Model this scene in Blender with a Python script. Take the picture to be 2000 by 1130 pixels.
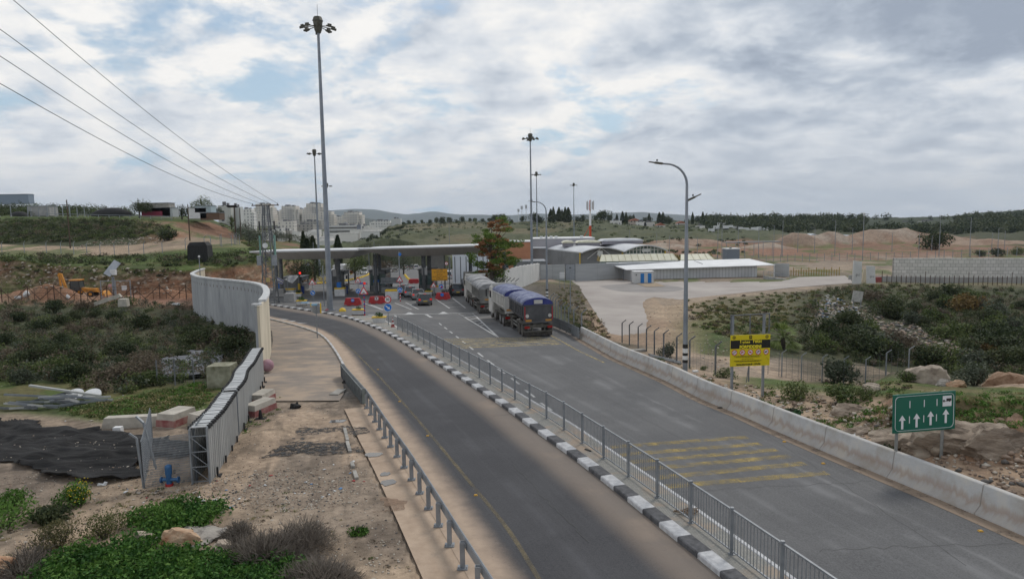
import bpy,bmesh,math,random
import numpy as np
from mathutils import Vector,Matrix
random.seed(7);np.random.seed(7)
R=math.radians
scene=bpy.context.scene
for o in list(bpy.data.objects):bpy.data.objects.remove(o)
# ------------------------------------------------------------------ camera
F,CX,CY,EYE=1330.0,1000.0,565.0,8.25
PITCH,ROLL=math.atan(135.0/F),0.016
cam_d=bpy.data.cameras.new('camera');cam=bpy.data.objects.new('camera',cam_d)
scene.collection.objects.link(cam);scene.camera=cam
cam_d.sensor_width=36.0;cam_d.lens=36.0*F/2000.0
cam_d.clip_start=0.3;cam_d.clip_end=30000
RM=(Matrix.Rotation(math.pi/2-PITCH,4,'X')@Matrix.Rotation(-ROLL,4,'Z'))
cam.matrix_world=Matrix.Translation((0,0,EYE))@RM
R3=np.array(RM.to_3x3())
# ------------------------------------------------------------------ sky, sun, exposure
SUN_EL,SUN_AZ=46.0,35.0
world=bpy.data.worlds.new('World');scene.world=world;world.use_nodes=True
def build_world():
 nt=world.node_tree;N=nt.nodes;L=nt.links;N.clear()
 out=N.new('ShaderNodeOutputWorld');bg=N.new('ShaderNodeBackground');bg.inputs[1].default_value=0.1
 sky=N.new('ShaderNodeTexSky');sky.sky_type='NISHITA';sky.sun_disc=False
 sky.sun_elevation=R(SUN_EL);sky.sun_rotation=R(SUN_AZ);sky.air_density=1.0;sky.dust_density=1.5
 tc=N.new('ShaderNodeTexCoord');sep=N.new('ShaderNodeSeparateXYZ');L.new(tc.outputs['Generated'],sep.inputs[0])
 def M(op,a,b=None,clamp=False,c=None):
  n=N.new('ShaderNodeMath');n.operation=op;n.use_clamp=clamp
  for i,v in enumerate((a,b,c)):
   if v is None:continue
   if isinstance(v,(int,float)):n.inputs[i].default_value=v
   else:L.new(v,n.inputs[i])
  return n.outputs[0]
 zc=M('ADD',M('MAXIMUM',sep.outputs[2],0.0),0.26)
 px,py=M('DIVIDE',sep.outputs[0],zc),M('DIVIDE',sep.outputs[1],zc)
 cb=N.new('ShaderNodeCombineXYZ');L.new(px,cb.inputs[0]);L.new(py,cb.inputs[1])
 def noise(scale,detail,rough,off,dist=0.0):
  mp=N.new('ShaderNodeMapping');mp.inputs['Location'].default_value=off;L.new(cb.outputs[0],mp.inputs[0])
  n=N.new('ShaderNodeTexNoise');n.inputs['Scale'].default_value=scale;n.inputs['Detail'].default_value=detail
  n.inputs['Roughness'].default_value=rough;n.inputs['Distortion'].default_value=dist
  L.new(mp.outputs[0],n.inputs[0]);return n.outputs[0]
 def ramp(v,a,b):
  n=N.new('ShaderNodeMapRange');n.interpolation_type='SMOOTHSTEP';n.inputs[1].default_value=a;n.inputs[2].default_value=b
  L.new(v,n.inputs[0]);return n.outputs[0]
 def field(off):
  o=lambda x,y:(x+off[0],y+off[1],0)
  n1=noise(3.1,8,.55,o(3.1,1.7),.25);n2=noise(1.0,3,.5,o(8.4,2.2));n3=noise(10,7,.62,o(1.2,5.5),.1)
  return M('ADD',M('ADD',M('MULTIPLY',n1,.50),M('MULTIPLY',n2,.34)),M('MULTIPLY',n3,.16))
 f0=field((0,0));f1=field((.055,.085))
 nb=noise(.62,4,.5,(4.4,7.7,0),.1)
 side=ramp(M('ADD',sep.outputs[0],M('MULTIPLY',M('SUBTRACT',nb,.5),.6)),-.05,.42);high=ramp(M('ADD',sep.outputs[2],M('MULTIPLY',M('SUBTRACT',f0,.5),.25)),.14,.21)
 cover=M('ADD',f0,M('MULTIPLY',side,.11))
 cover=M('ADD',cover,M('MULTIPLY',ramp(sep.outputs[2],.16,.02),.05))
 mask=ramp(cover,.405,.51)
 relief=M('MULTIPLY',M('SUBTRACT',f0,f1),4.0)
 thick=M('MULTIPLY',ramp(M('ADD',cover,M('MULTIPLY',M('SUBTRACT',nb,.5),.35)),.50,.70),M('ADD',.46,M('MULTIPLY',M('MULTIPLY',side,high),.55)))
 bel=M('ADD',M('SUBTRACT',.83,thick),M('MULTIPLY',relief,.9),clamp=True)
 cr=N.new('ShaderNodeValToRGB');L.new(bel,cr.inputs[0])
 e=cr.color_ramp.elements;e[0].position=0;e[0].color=(.29,.335,.41,1);e[1].position=1;e[1].color=(.84,.825,.80,1)
 m=e.new(.35);m.color=(.42,.47,.54,1);m=e.new(.66);m.color=(.63,.66,.70,1)
 cm=N.new('ShaderNodeMix');cm.data_type='RGBA';cm.blend_type='MULTIPLY';cm.inputs[0].default_value=1
 L.new(cr.outputs[0],cm.inputs[6]);cm.inputs[7].default_value=(CLOUD,CLOUD,CLOUD,1)
 hz=N.new('ShaderNodeMix');hz.data_type='RGBA';L.new(M('MULTIPLY',ramp(sep.outputs[2],.15,.0),.7),hz.inputs[0])
 L.new(cm.outputs[2],hz.inputs[6]);hz.inputs[7].default_value=(.60*CLOUD,.625*CLOUD,.66*CLOUD,1)
 mx=N.new('ShaderNodeMix');mx.data_type='RGBA';L.new(mask,mx.inputs[0])
 skyc=N.new('ShaderNodeMix');skyc.data_type='RGBA';skyc.blend_type='MULTIPLY';skyc.inputs[0].default_value=1
 L.new(sky.outputs[0],skyc.inputs[6]);skyc.inputs[7].default_value=(1.0,1.05,1.05,1)
 sm=N.new('ShaderNodeMix');sm.data_type='RGBA';L.new(ramp(sep.outputs[2],.45,.0),sm.inputs[0]);L.new(skyc.outputs[2],sm.inputs[6]);sm.inputs[7].default_value=(.42*CLOUD,.555*CLOUD,.67*CLOUD,1)
 L.new(sm.outputs[2],mx.inputs[6]);L.new(hz.outputs[2],mx.inputs[7])
 L.new(mx.outputs[2],bg.inputs[0]);L.new(bg.outputs[0],out.inputs[0])
CLOUD=10.8
build_world()
sun_d=bpy.data.lights.new('sun','SUN');sun_d.energy=1.5;sun_d.angle=R(14);sun_d.color=(1,.95,.88)
sun=bpy.data.objects.new('sun',sun_d);scene.collection.objects.link(sun)
_sd=Vector((math.sin(R(SUN_AZ))*math.cos(R(SUN_EL)),math.cos(R(SUN_AZ))*math.cos(R(SUN_EL)),math.sin(R(SUN_EL))))
sun.rotation_euler=_sd.to_track_quat('Z','Y').to_euler();sun.location=_sd*100
scene.view_settings.view_transform='Standard';scene.view_settings.look='None'
scene.view_settings.exposure=0.14;scene.view_settings.gamma=1.0
scene.cycles.max_bounces=5;scene.cycles.diffuse_bounces=3;scene.cycles.glossy_bounces=2
scene.cycles.transparent_max_bounces=12;scene.cycles.volume_bounces=0
scene.cycles.use_denoising=True
scene.render.film_transparent=False
# ------------------------------------------------------------------ survey: pixel <-> world
def ray(px,py):
 d=R3@np.array([(px-CX)/F,(CY-py)/F,-1.0]);return d/d[1]
def zp(Y,h=0.0):return-.027*Y-.02*max(0.0,Y-110)+h
def zpv(Y):return-.027*Y-.02*np.maximum(0.0,Y-110)
def W(px,py,h=0.0):
 d=ray(px,py);t=(EYE-h)/(-d[2]-.027)if-d[2]>.0275 else 1e9
 if t>110 or t<0:t=(EYE-2.2-h)/max(1e-4,(-d[2]-.047))
 return Vector((d[0]*t,t,EYE+d[2]*t))
def at(px,py,Y):
 d=ray(px,py);return Vector((d[0]*Y,Y,EYE+d[2]*Y))
def zy(Y):return-2.4-.0187*Y
def WY(px,py,h=0.0):
 d=ray(px,py);t=(EYE+2.4-h)/(-d[2]-.0187);return Vector((d[0]*t,t,EYE+d[2]*t))
def z_for(u,Y,py):
 a=R3.T@np.array([u*Y,Y,-EYE]);b=R3.T@np.array([0,0,1.0])
 k=(CY-py)/F
 return(-k*a[2]-a[1])/(b[1]+k*b[2])
def proj(P):
 c=R3.T@(np.array(P)-np.array([0,0,EYE]));return CX+F*c[0]/-c[2],CY-F*c[1]/-c[2]
def ucol(px):return(px-CX)/F*.9949
# ------------------------------------------------------------------ noise
def _h(ix,iy,s):
 n=(ix*374761393+iy*668265263+s*974634777)&0x7fffffff
 n=((n^(n>>13))*1274126177)&0x7fffffff
 return((n^(n>>16))&0xffff)/65535.0
def vnoise(x,y,s=0):
 x=np.asarray(x,float);y=np.asarray(y,float)
 ix=np.floor(x).astype(np.int64);iy=np.floor(y).astype(np.int64);fx=x-ix;fy=y-iy
 fx=fx*fx*(3-2*fx);fy=fy*fy*(3-2*fy)
 a=_h(ix,iy,s);b=_h(ix+1,iy,s);c=_h(ix,iy+1,s);d=_h(ix+1,iy+1,s)
 return(a+(b-a)*fx)*(1-fy)+(c+(d-c)*fx)*fy
def fbm(x,y,o=4,s=0):
 r=0;a=.5;t=0
 for i in range(o):
  r=r+a*vnoise(x*2**i,y*2**i,s+i*17);t+=a;a*=.5
 return r/t
# ------------------------------------------------------------------ mesh builder
COL=scene.collection
class MB:
 def __init__(s):s.v=[];s.f=[];s.m=[];s.mi=0;s.T=Matrix.Identity(4)
 def add(s,vs,fs):
  n=len(s.v);T=s.T
  s.v+=[tuple(T@Vector(p))for p in vs];s.f+=[tuple(i+n for i in f)for f in fs];s.m+=[s.mi]*len(fs);return s
 def mat(s,i):s.mi=i;return s
 def box(s,c,d,rz=0.0,M=None,taper=1.0):
  x,y,z=d[0]/2,d[1]/2,d[2]/2;ps=[]
  for(a,b,e)in((-1,-1,-1),(1,-1,-1),(1,1,-1),(-1,1,-1),(-1,-1,1),(1,-1,1),(1,1,1),(-1,1,1)):
   t=taper if e>0 else 1;p=Vector((a*x*t,b*y*t,e*z))
   if M is not None:p=M@p
   if rz:p=Matrix.Rotation(rz,3,'Z')@p
   ps.append(p+Vector(c))
  return s.add(ps,[(0,3,2,1),(4,5,6,7),(0,1,5,4),(1,2,6,5),(2,3,7,6),(3,0,4,7)])
 def bar(s,a,b,w,h=None,up=(0,0,1)):
  a=Vector(a);b=Vector(b);h=h or w;d=b-a;L=d.length
  if L<1e-6:return s
  d.normalize();u=Vector(up)
  if abs(d.dot(u))>.98:u=Vector((1,0,0))
  x=d.cross(u).normalized();z=x.cross(d).normalized();ps=[]
  for p in(a,b):
   for(i,j)in((-1,-1),(1,-1),(1,1),(-1,1)):ps.append(p+x*(i*w/2)+z*(j*h/2))
  return s.add(ps,[(0,1,2,3),(7,6,5,4),(0,4,5,1),(1,5,6,2),(2,6,7,3),(3,7,4,0)])
 def cyl(s,a,b,r0,r1=None,n=10,caps=True):
  a=Vector(a);b=Vector(b);r1=r0 if r1 is None else r1;d=(b-a)
  if d.length<1e-6:return s
  d.normalize();u=Vector((0,0,1))if abs(d.z)<.95 else Vector((1,0,0))
  x=d.cross(u).normalized();y=d.cross(x).normalized();ps=[]
  for p,r in((a,r0),(b,r1)):
   for i in range(n):t=2*math.pi*i/n;ps.append(p+x*(r*math.cos(t))+y*(r*math.sin(t)))
  fs=[(i,(i+1)%n,n+(i+1)%n,n+i)for i in range(n)]
  if caps:fs+=[tuple(range(n))[::-1],tuple(range(n,2*n))]
  return s.add(ps,fs)
 def tube(s,pts,r,n=6):
  rs=r if isinstance(r,(list,tuple))else[r]*len(pts);pts=[Vector(p)for p in pts];ps=[]
  for k,p in enumerate(pts):
   d=(pts[min(k+1,len(pts)-1)]-pts[max(k-1,0)]).normalized();u=Vector((0,0,1))if abs(d.z)<.95 else Vector((1,0,0))
   x=d.cross(u).normalized();y=d.cross(x).normalized()
   for i in range(n):t=2*math.pi*i/n;ps.append(p+x*(rs[k]*math.cos(t))+y*(rs[k]*math.sin(t)))
  fs=[]
  for k in range(len(pts)-1):
   for i in range(n):j=(i+1)%n;fs.append((k*n+i,k*n+j,k*n+n+j,k*n+n+i))
  fs+=[tuple(range(n))[::-1],tuple(range((len(pts)-1)*n,len(pts)*n))]
  return s.add(ps,fs)
 def prism(s,poly,a,b,ax='y'):
  def mk(p,t):return(t,p[0],p[1])if ax=='x' else((p[0],t,p[1])if ax=='y' else(p[0],p[1],t))
  n=len(poly);ps=[mk(p,a)for p in poly]+[mk(p,b)for p in poly]
  return s.add(ps,[tuple(range(n)),tuple(range(2*n-1,n-1,-1))]+[(i,n+i,n+(i+1)%n,(i+1)%n)for i in range(n)])
 def sweep(s,path,prof,closed=True):
  path=[Vector(p)for p in path];n=len(prof);ps=[]
  for k,p in enumerate(path):
   d=path[min(k+1,len(path)-1)]-path[max(k-1,0)];d.z=0;d.normalize();x=Vector((d.y,-d.x,0))
   for(a,b)in prof:ps.append(p+x*a+Vector((0,0,b)))
  fs=[]
  for k in range(len(path)-1):
   for i in range(n if closed else n-1):j=(i+1)%n;fs.append((k*n+i,k*n+n+i,k*n+n+j,k*n+j))
  if closed:fs+=[tuple(range(n)),tuple(range(len(path)*n-1,(len(path)-1)*n-1,-1))]
  return s.add(ps,fs)
 def ball(s,c,r,n=10,m=6,half=False):
  r=r if isinstance(r,(tuple,list))else(r,r,r);ps=[];fs=[];lo=0 if half else-math.pi/2
  for j in range(m+1):
   t=lo+(math.pi/2-lo)*j/m
   for i in range(n):q=2*math.pi*i/n;ps.append((c[0]+r[0]*math.cos(t)*math.cos(q),c[1]+r[1]*math.cos(t)*math.sin(q),c[2]+r[2]*math.sin(t)))
  for j in range(m):
   for i in range(n):k=(i+1)%n;fs.append((j*n+i,j*n+k,(j+1)*n+k,(j+1)*n+i))
  return s.add(ps,fs)
 def loft(s,secs,caps=True):
  n=len(secs[0]);ps=[p for sec in secs for p in sec];fs=[]
  for k in range(len(secs)-1):
   for i in range(n):j=(i+1)%n;fs.append((k*n+i,k*n+j,k*n+n+j,k*n+n+i))
  if caps:fs+=[tuple(range(n))[::-1],tuple(range((len(secs)-1)*n,len(secs)*n))]
  return s.add(ps,fs)
 def build(s,name,mats,parent=None,smooth=False,fix=True):
  me=bpy.data.meshes.new(name);me.from_pydata(s.v,[],s.f)
  mats=mats if isinstance(mats,(list,tuple))else[mats]
  for m in mats:me.materials.append(m)
  if len(mats)>1:me.polygons.foreach_set('material_index',s.m)
  if fix:
   bm=bmesh.new();bm.from_mesh(me);bmesh.ops.recalc_face_normals(bm,faces=bm.faces);bm.to_mesh(me);bm.free()
  if smooth:
   me.polygons.foreach_set('use_smooth',[True]*len(me.polygons))
   try:me.set_sharp_from_angle(angle=R(38))
   except Exception:pass
  me.update();o=bpy.data.objects.new(name,me);COL.objects.link(o)
  if parent:o.parent=parent
  return o
def np_mesh(name,v,f,mat,parent=None,smooth=False):
 v=np.asarray(v,np.float32);f=np.asarray(f,np.int32);me=bpy.data.meshes.new(name)
 me.vertices.add(len(v));me.vertices.foreach_set('co',v.ravel());k=f.shape[1]
 me.loops.add(f.size);me.loops.foreach_set('vertex_index',f.ravel())
 me.polygons.add(len(f));me.polygons.foreach_set('loop_start',np.arange(0,f.size,k,dtype=np.int32))
 try:me.polygons.foreach_set('loop_total',np.full(len(f),k,np.int32))
 except Exception:pass
 me.update(calc_edges=True);me.validate()
 if smooth:me.polygons.foreach_set('use_smooth',np.ones(len(f),bool))
 for m in(mat if isinstance(mat,(list,tuple))else[mat]):me.materials.append(m)
 o=bpy.data.objects.new(name,me);COL.objects.link(o)
 if parent:o.parent=parent
 return o
def tag(o,label=None,cat=None,group=None,kind=None):
 if label:o['label']=label
 if cat:o['category']=cat
 if group:o['group']=group
 if kind:o['kind']=kind
 return o
def thing(name,label,cat,loc=(0,0,0),rz=0.0,group=None):
 o=bpy.data.objects.new(name,None);o.empty_display_size=.3;COL.objects.link(o)
 o.location=loc;o.rotation_euler=(0,0,rz);return tag(o,label,cat,group)
def dup(o,loc=None,rz=None,label=None,group=None,scale=None,_p=None):
 kids=list(o.children);c=o.copy();COL.objects.link(c)
 if _p is not None:c.parent=_p
 else:
  if loc is not None:c.location=loc
  if rz is not None:c.rotation_euler=(0,0,rz)
  if scale is not None:c.scale=scale if isinstance(scale,(tuple,list))else(scale,)*3
  if label:c['label']=label
  if group:c['group']=group
 for k in kids:dup(k,_p=c)
 return c
# ------------------------------------------------------------------ materials
MATS={}
def mat(name,c1,c2=None,rough=.8,scale=3.0,metal=0.0,bump=0.0,bscale=None,c3=None,coord='OBJ',detail=6,emit=None,estr=1.0,lo=.35,hi=.65,spec=.5,stretch=None,alpha=None,coat=0.0):
 if name in MATS:return MATS[name]
 m=bpy.data.materials.new(name);m.use_nodes=True;nt=m.node_tree;N=nt.nodes;L=nt.links
 b=N['Principled BSDF'];b.inputs['Roughness'].default_value=rough;b.inputs['Metallic'].default_value=metal
 b.inputs['Specular IOR Level'].default_value=spec;b.inputs['Base Color'].default_value=(*c1,1)
 if coat:b.inputs['Coat Weight'].default_value=coat
 if emit:b.inputs['Emission Color'].default_value=(*emit,1);b.inputs['Emission Strength'].default_value=estr
 if alpha is not None:b.inputs['Alpha'].default_value=alpha
 if c2 or bump:
  if coord=='POS':g=N.new('ShaderNodeNewGeometry');src=g.outputs['Position']
  else:g=N.new('ShaderNodeTexCoord');src=g.outputs['Object']
  if stretch:
   mp=N.new('ShaderNodeMapping');mp.inputs['Scale'].default_value=stretch;L.new(src,mp.inputs[0]);src=mp.outputs[0]
  n=N.new('ShaderNodeTexNoise');n.inputs['Scale'].default_value=scale;n.inputs['Detail'].default_value=detail;n.inputs['Roughness'].default_value=.62
  L.new(src,n.inputs[0])
  if c2:
   r=N.new('ShaderNodeValToRGB');e=r.color_ramp.elements;e[0].position=lo;e[0].color=(*c1,1);e[1].position=hi;e[1].color=(*c2,1)
   if c3:q=e.new((lo+hi)/2);q.color=(*c3,1)
   L.new(n.outputs[0],r.inputs[0]);L.new(r.outputs[0],b.inputs['Base Color'])
  if bump:
   nb=N.new('ShaderNodeTexNoise');nb.inputs['Scale'].default_value=bscale or scale*6;nb.inputs['Detail'].default_value=6;L.new(src,nb.inputs[0])
   bp=N.new('ShaderNodeBump');bp.inputs['Strength'].default_value=min(1,bump);bp.inputs['Distance'].default_value=.05*max(1,bump)
   L.new(nb.outputs[0],bp.inputs['Height']);L.new(bp.outputs[0],b.inputs['Normal'])
 MATS[name]=m;return m
def leafmat(name,c1,c2,c3=None,rough=.75,bright=.0):
 if name in MATS:return MATS[name]
 m=bpy.data.materials.new(name);m.use_nodes=True;nt=m.node_tree;N=nt.nodes;L=nt.links
 b=N['Principled BSDF'];b.inputs['Roughness'].default_value=rough;b.inputs['Specular IOR Level'].default_value=.25
 g=N.new('ShaderNodeNewGeometry');oi=N.new('ShaderNodeObjectInfo');no=N.new('ShaderNodeTexNoise');no.inputs['Scale'].default_value=1.3
 tc=N.new('ShaderNodeTexCoord');L.new(tc.outputs['Object'],no.inputs[0])
 a=N.new('ShaderNodeMath');a.operation='MULTIPLY_ADD';L.new(g.outputs['Random Per Island'],a.inputs[0]);a.inputs[1].default_value=.5;L.new(no.outputs[0],a.inputs[2])
 a2=N.new('ShaderNodeMath');a2.operation='MULTIPLY_ADD';L.new(oi.outputs['Random'],a2.inputs[0]);a2.inputs[1].default_value=.35;L.new(a.outputs[0],a2.inputs[2])
 r=N.new('ShaderNodeValToRGB');e=r.color_ramp.elements;e[0].position=.55;e[0].color=(*c1,1);e[1].position=1.15 if False else 1.0;e[1].color=(*c2,1)
 if c3:q=e.new(.93);q.color=(*c2,1);e[-1].color=(*c3,1)
 L.new(a2.outputs[0],r.inputs[0]);L.new(r.outputs[0],b.inputs['Base Color'])
 tr=N.new('ShaderNodeBsdfTranslucent');L.new(r.outputs[0],tr.inputs[0]);mx=N.new('ShaderNodeMixShader');mx.inputs[0].default_value=.25
 L.new(b.outputs[0],mx.inputs[1]);L.new(tr.outputs[0],mx.inputs[2]);L.new(mx.outputs[0],N['Material Output'].inputs[0])
 MATS[name]=m;return m
steel=mat('galvanised_steel',(.20,.22,.245),(.30,.32,.34),rough=.5,metal=.35,scale=2)
steel_d=mat('weathered_steel',(.10,.11,.12),(.19,.20,.21),rough=.6,metal=.3,scale=3)
rust=mat('rusty_iron',(.045,.03,.022),(.10,.055,.035),rough=.9,scale=4)
conc=mat('concrete',(.30,.30,.30),(.42,.41,.395),rough=.9,scale=.7,bump=.25,bscale=20,coord='POS')
conc_w=mat('weathered_concrete',(.20,.19,.175),(.42,.40,.36),rough=.92,scale=1.4,bump=.3,bscale=14,coord='POS')
white_p=mat('white_paint',(.60,.61,.61),(.74,.74,.73),rough=.6,scale=2)
yellow_p=mat('yellow_paint',(.62,.40,.02),(.75,.50,.03),rough=.55,scale=4)
black_r=mat('black_rubber',(.015,.015,.016),(.03,.03,.03),rough=.85,scale=6)
dirty_rub=mat('dusty_rubber',(.045,.042,.04),(.11,.10,.09),rough=.95,scale=5)
glass_d=mat('dark_glass',(.012,.018,.022),rough=.08,spec=.8)
red_p=mat('red_plastic',(.36,.025,.03),(.50,.04,.045),rough=.5,scale=3)
blue_p=mat('blue_paint',(.01,.14,.50),rough=.4)
sign_w=mat('sign_white',(.72,.73,.74),rough=.35)
sign_r=mat('sign_red',(.55,.02,.03),rough=.35)
sign_b=mat('sign_blue',(.012,.17,.58),rough=.35)
black_p=mat('black_paint',(.012,.012,.013),rough=.5)
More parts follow.
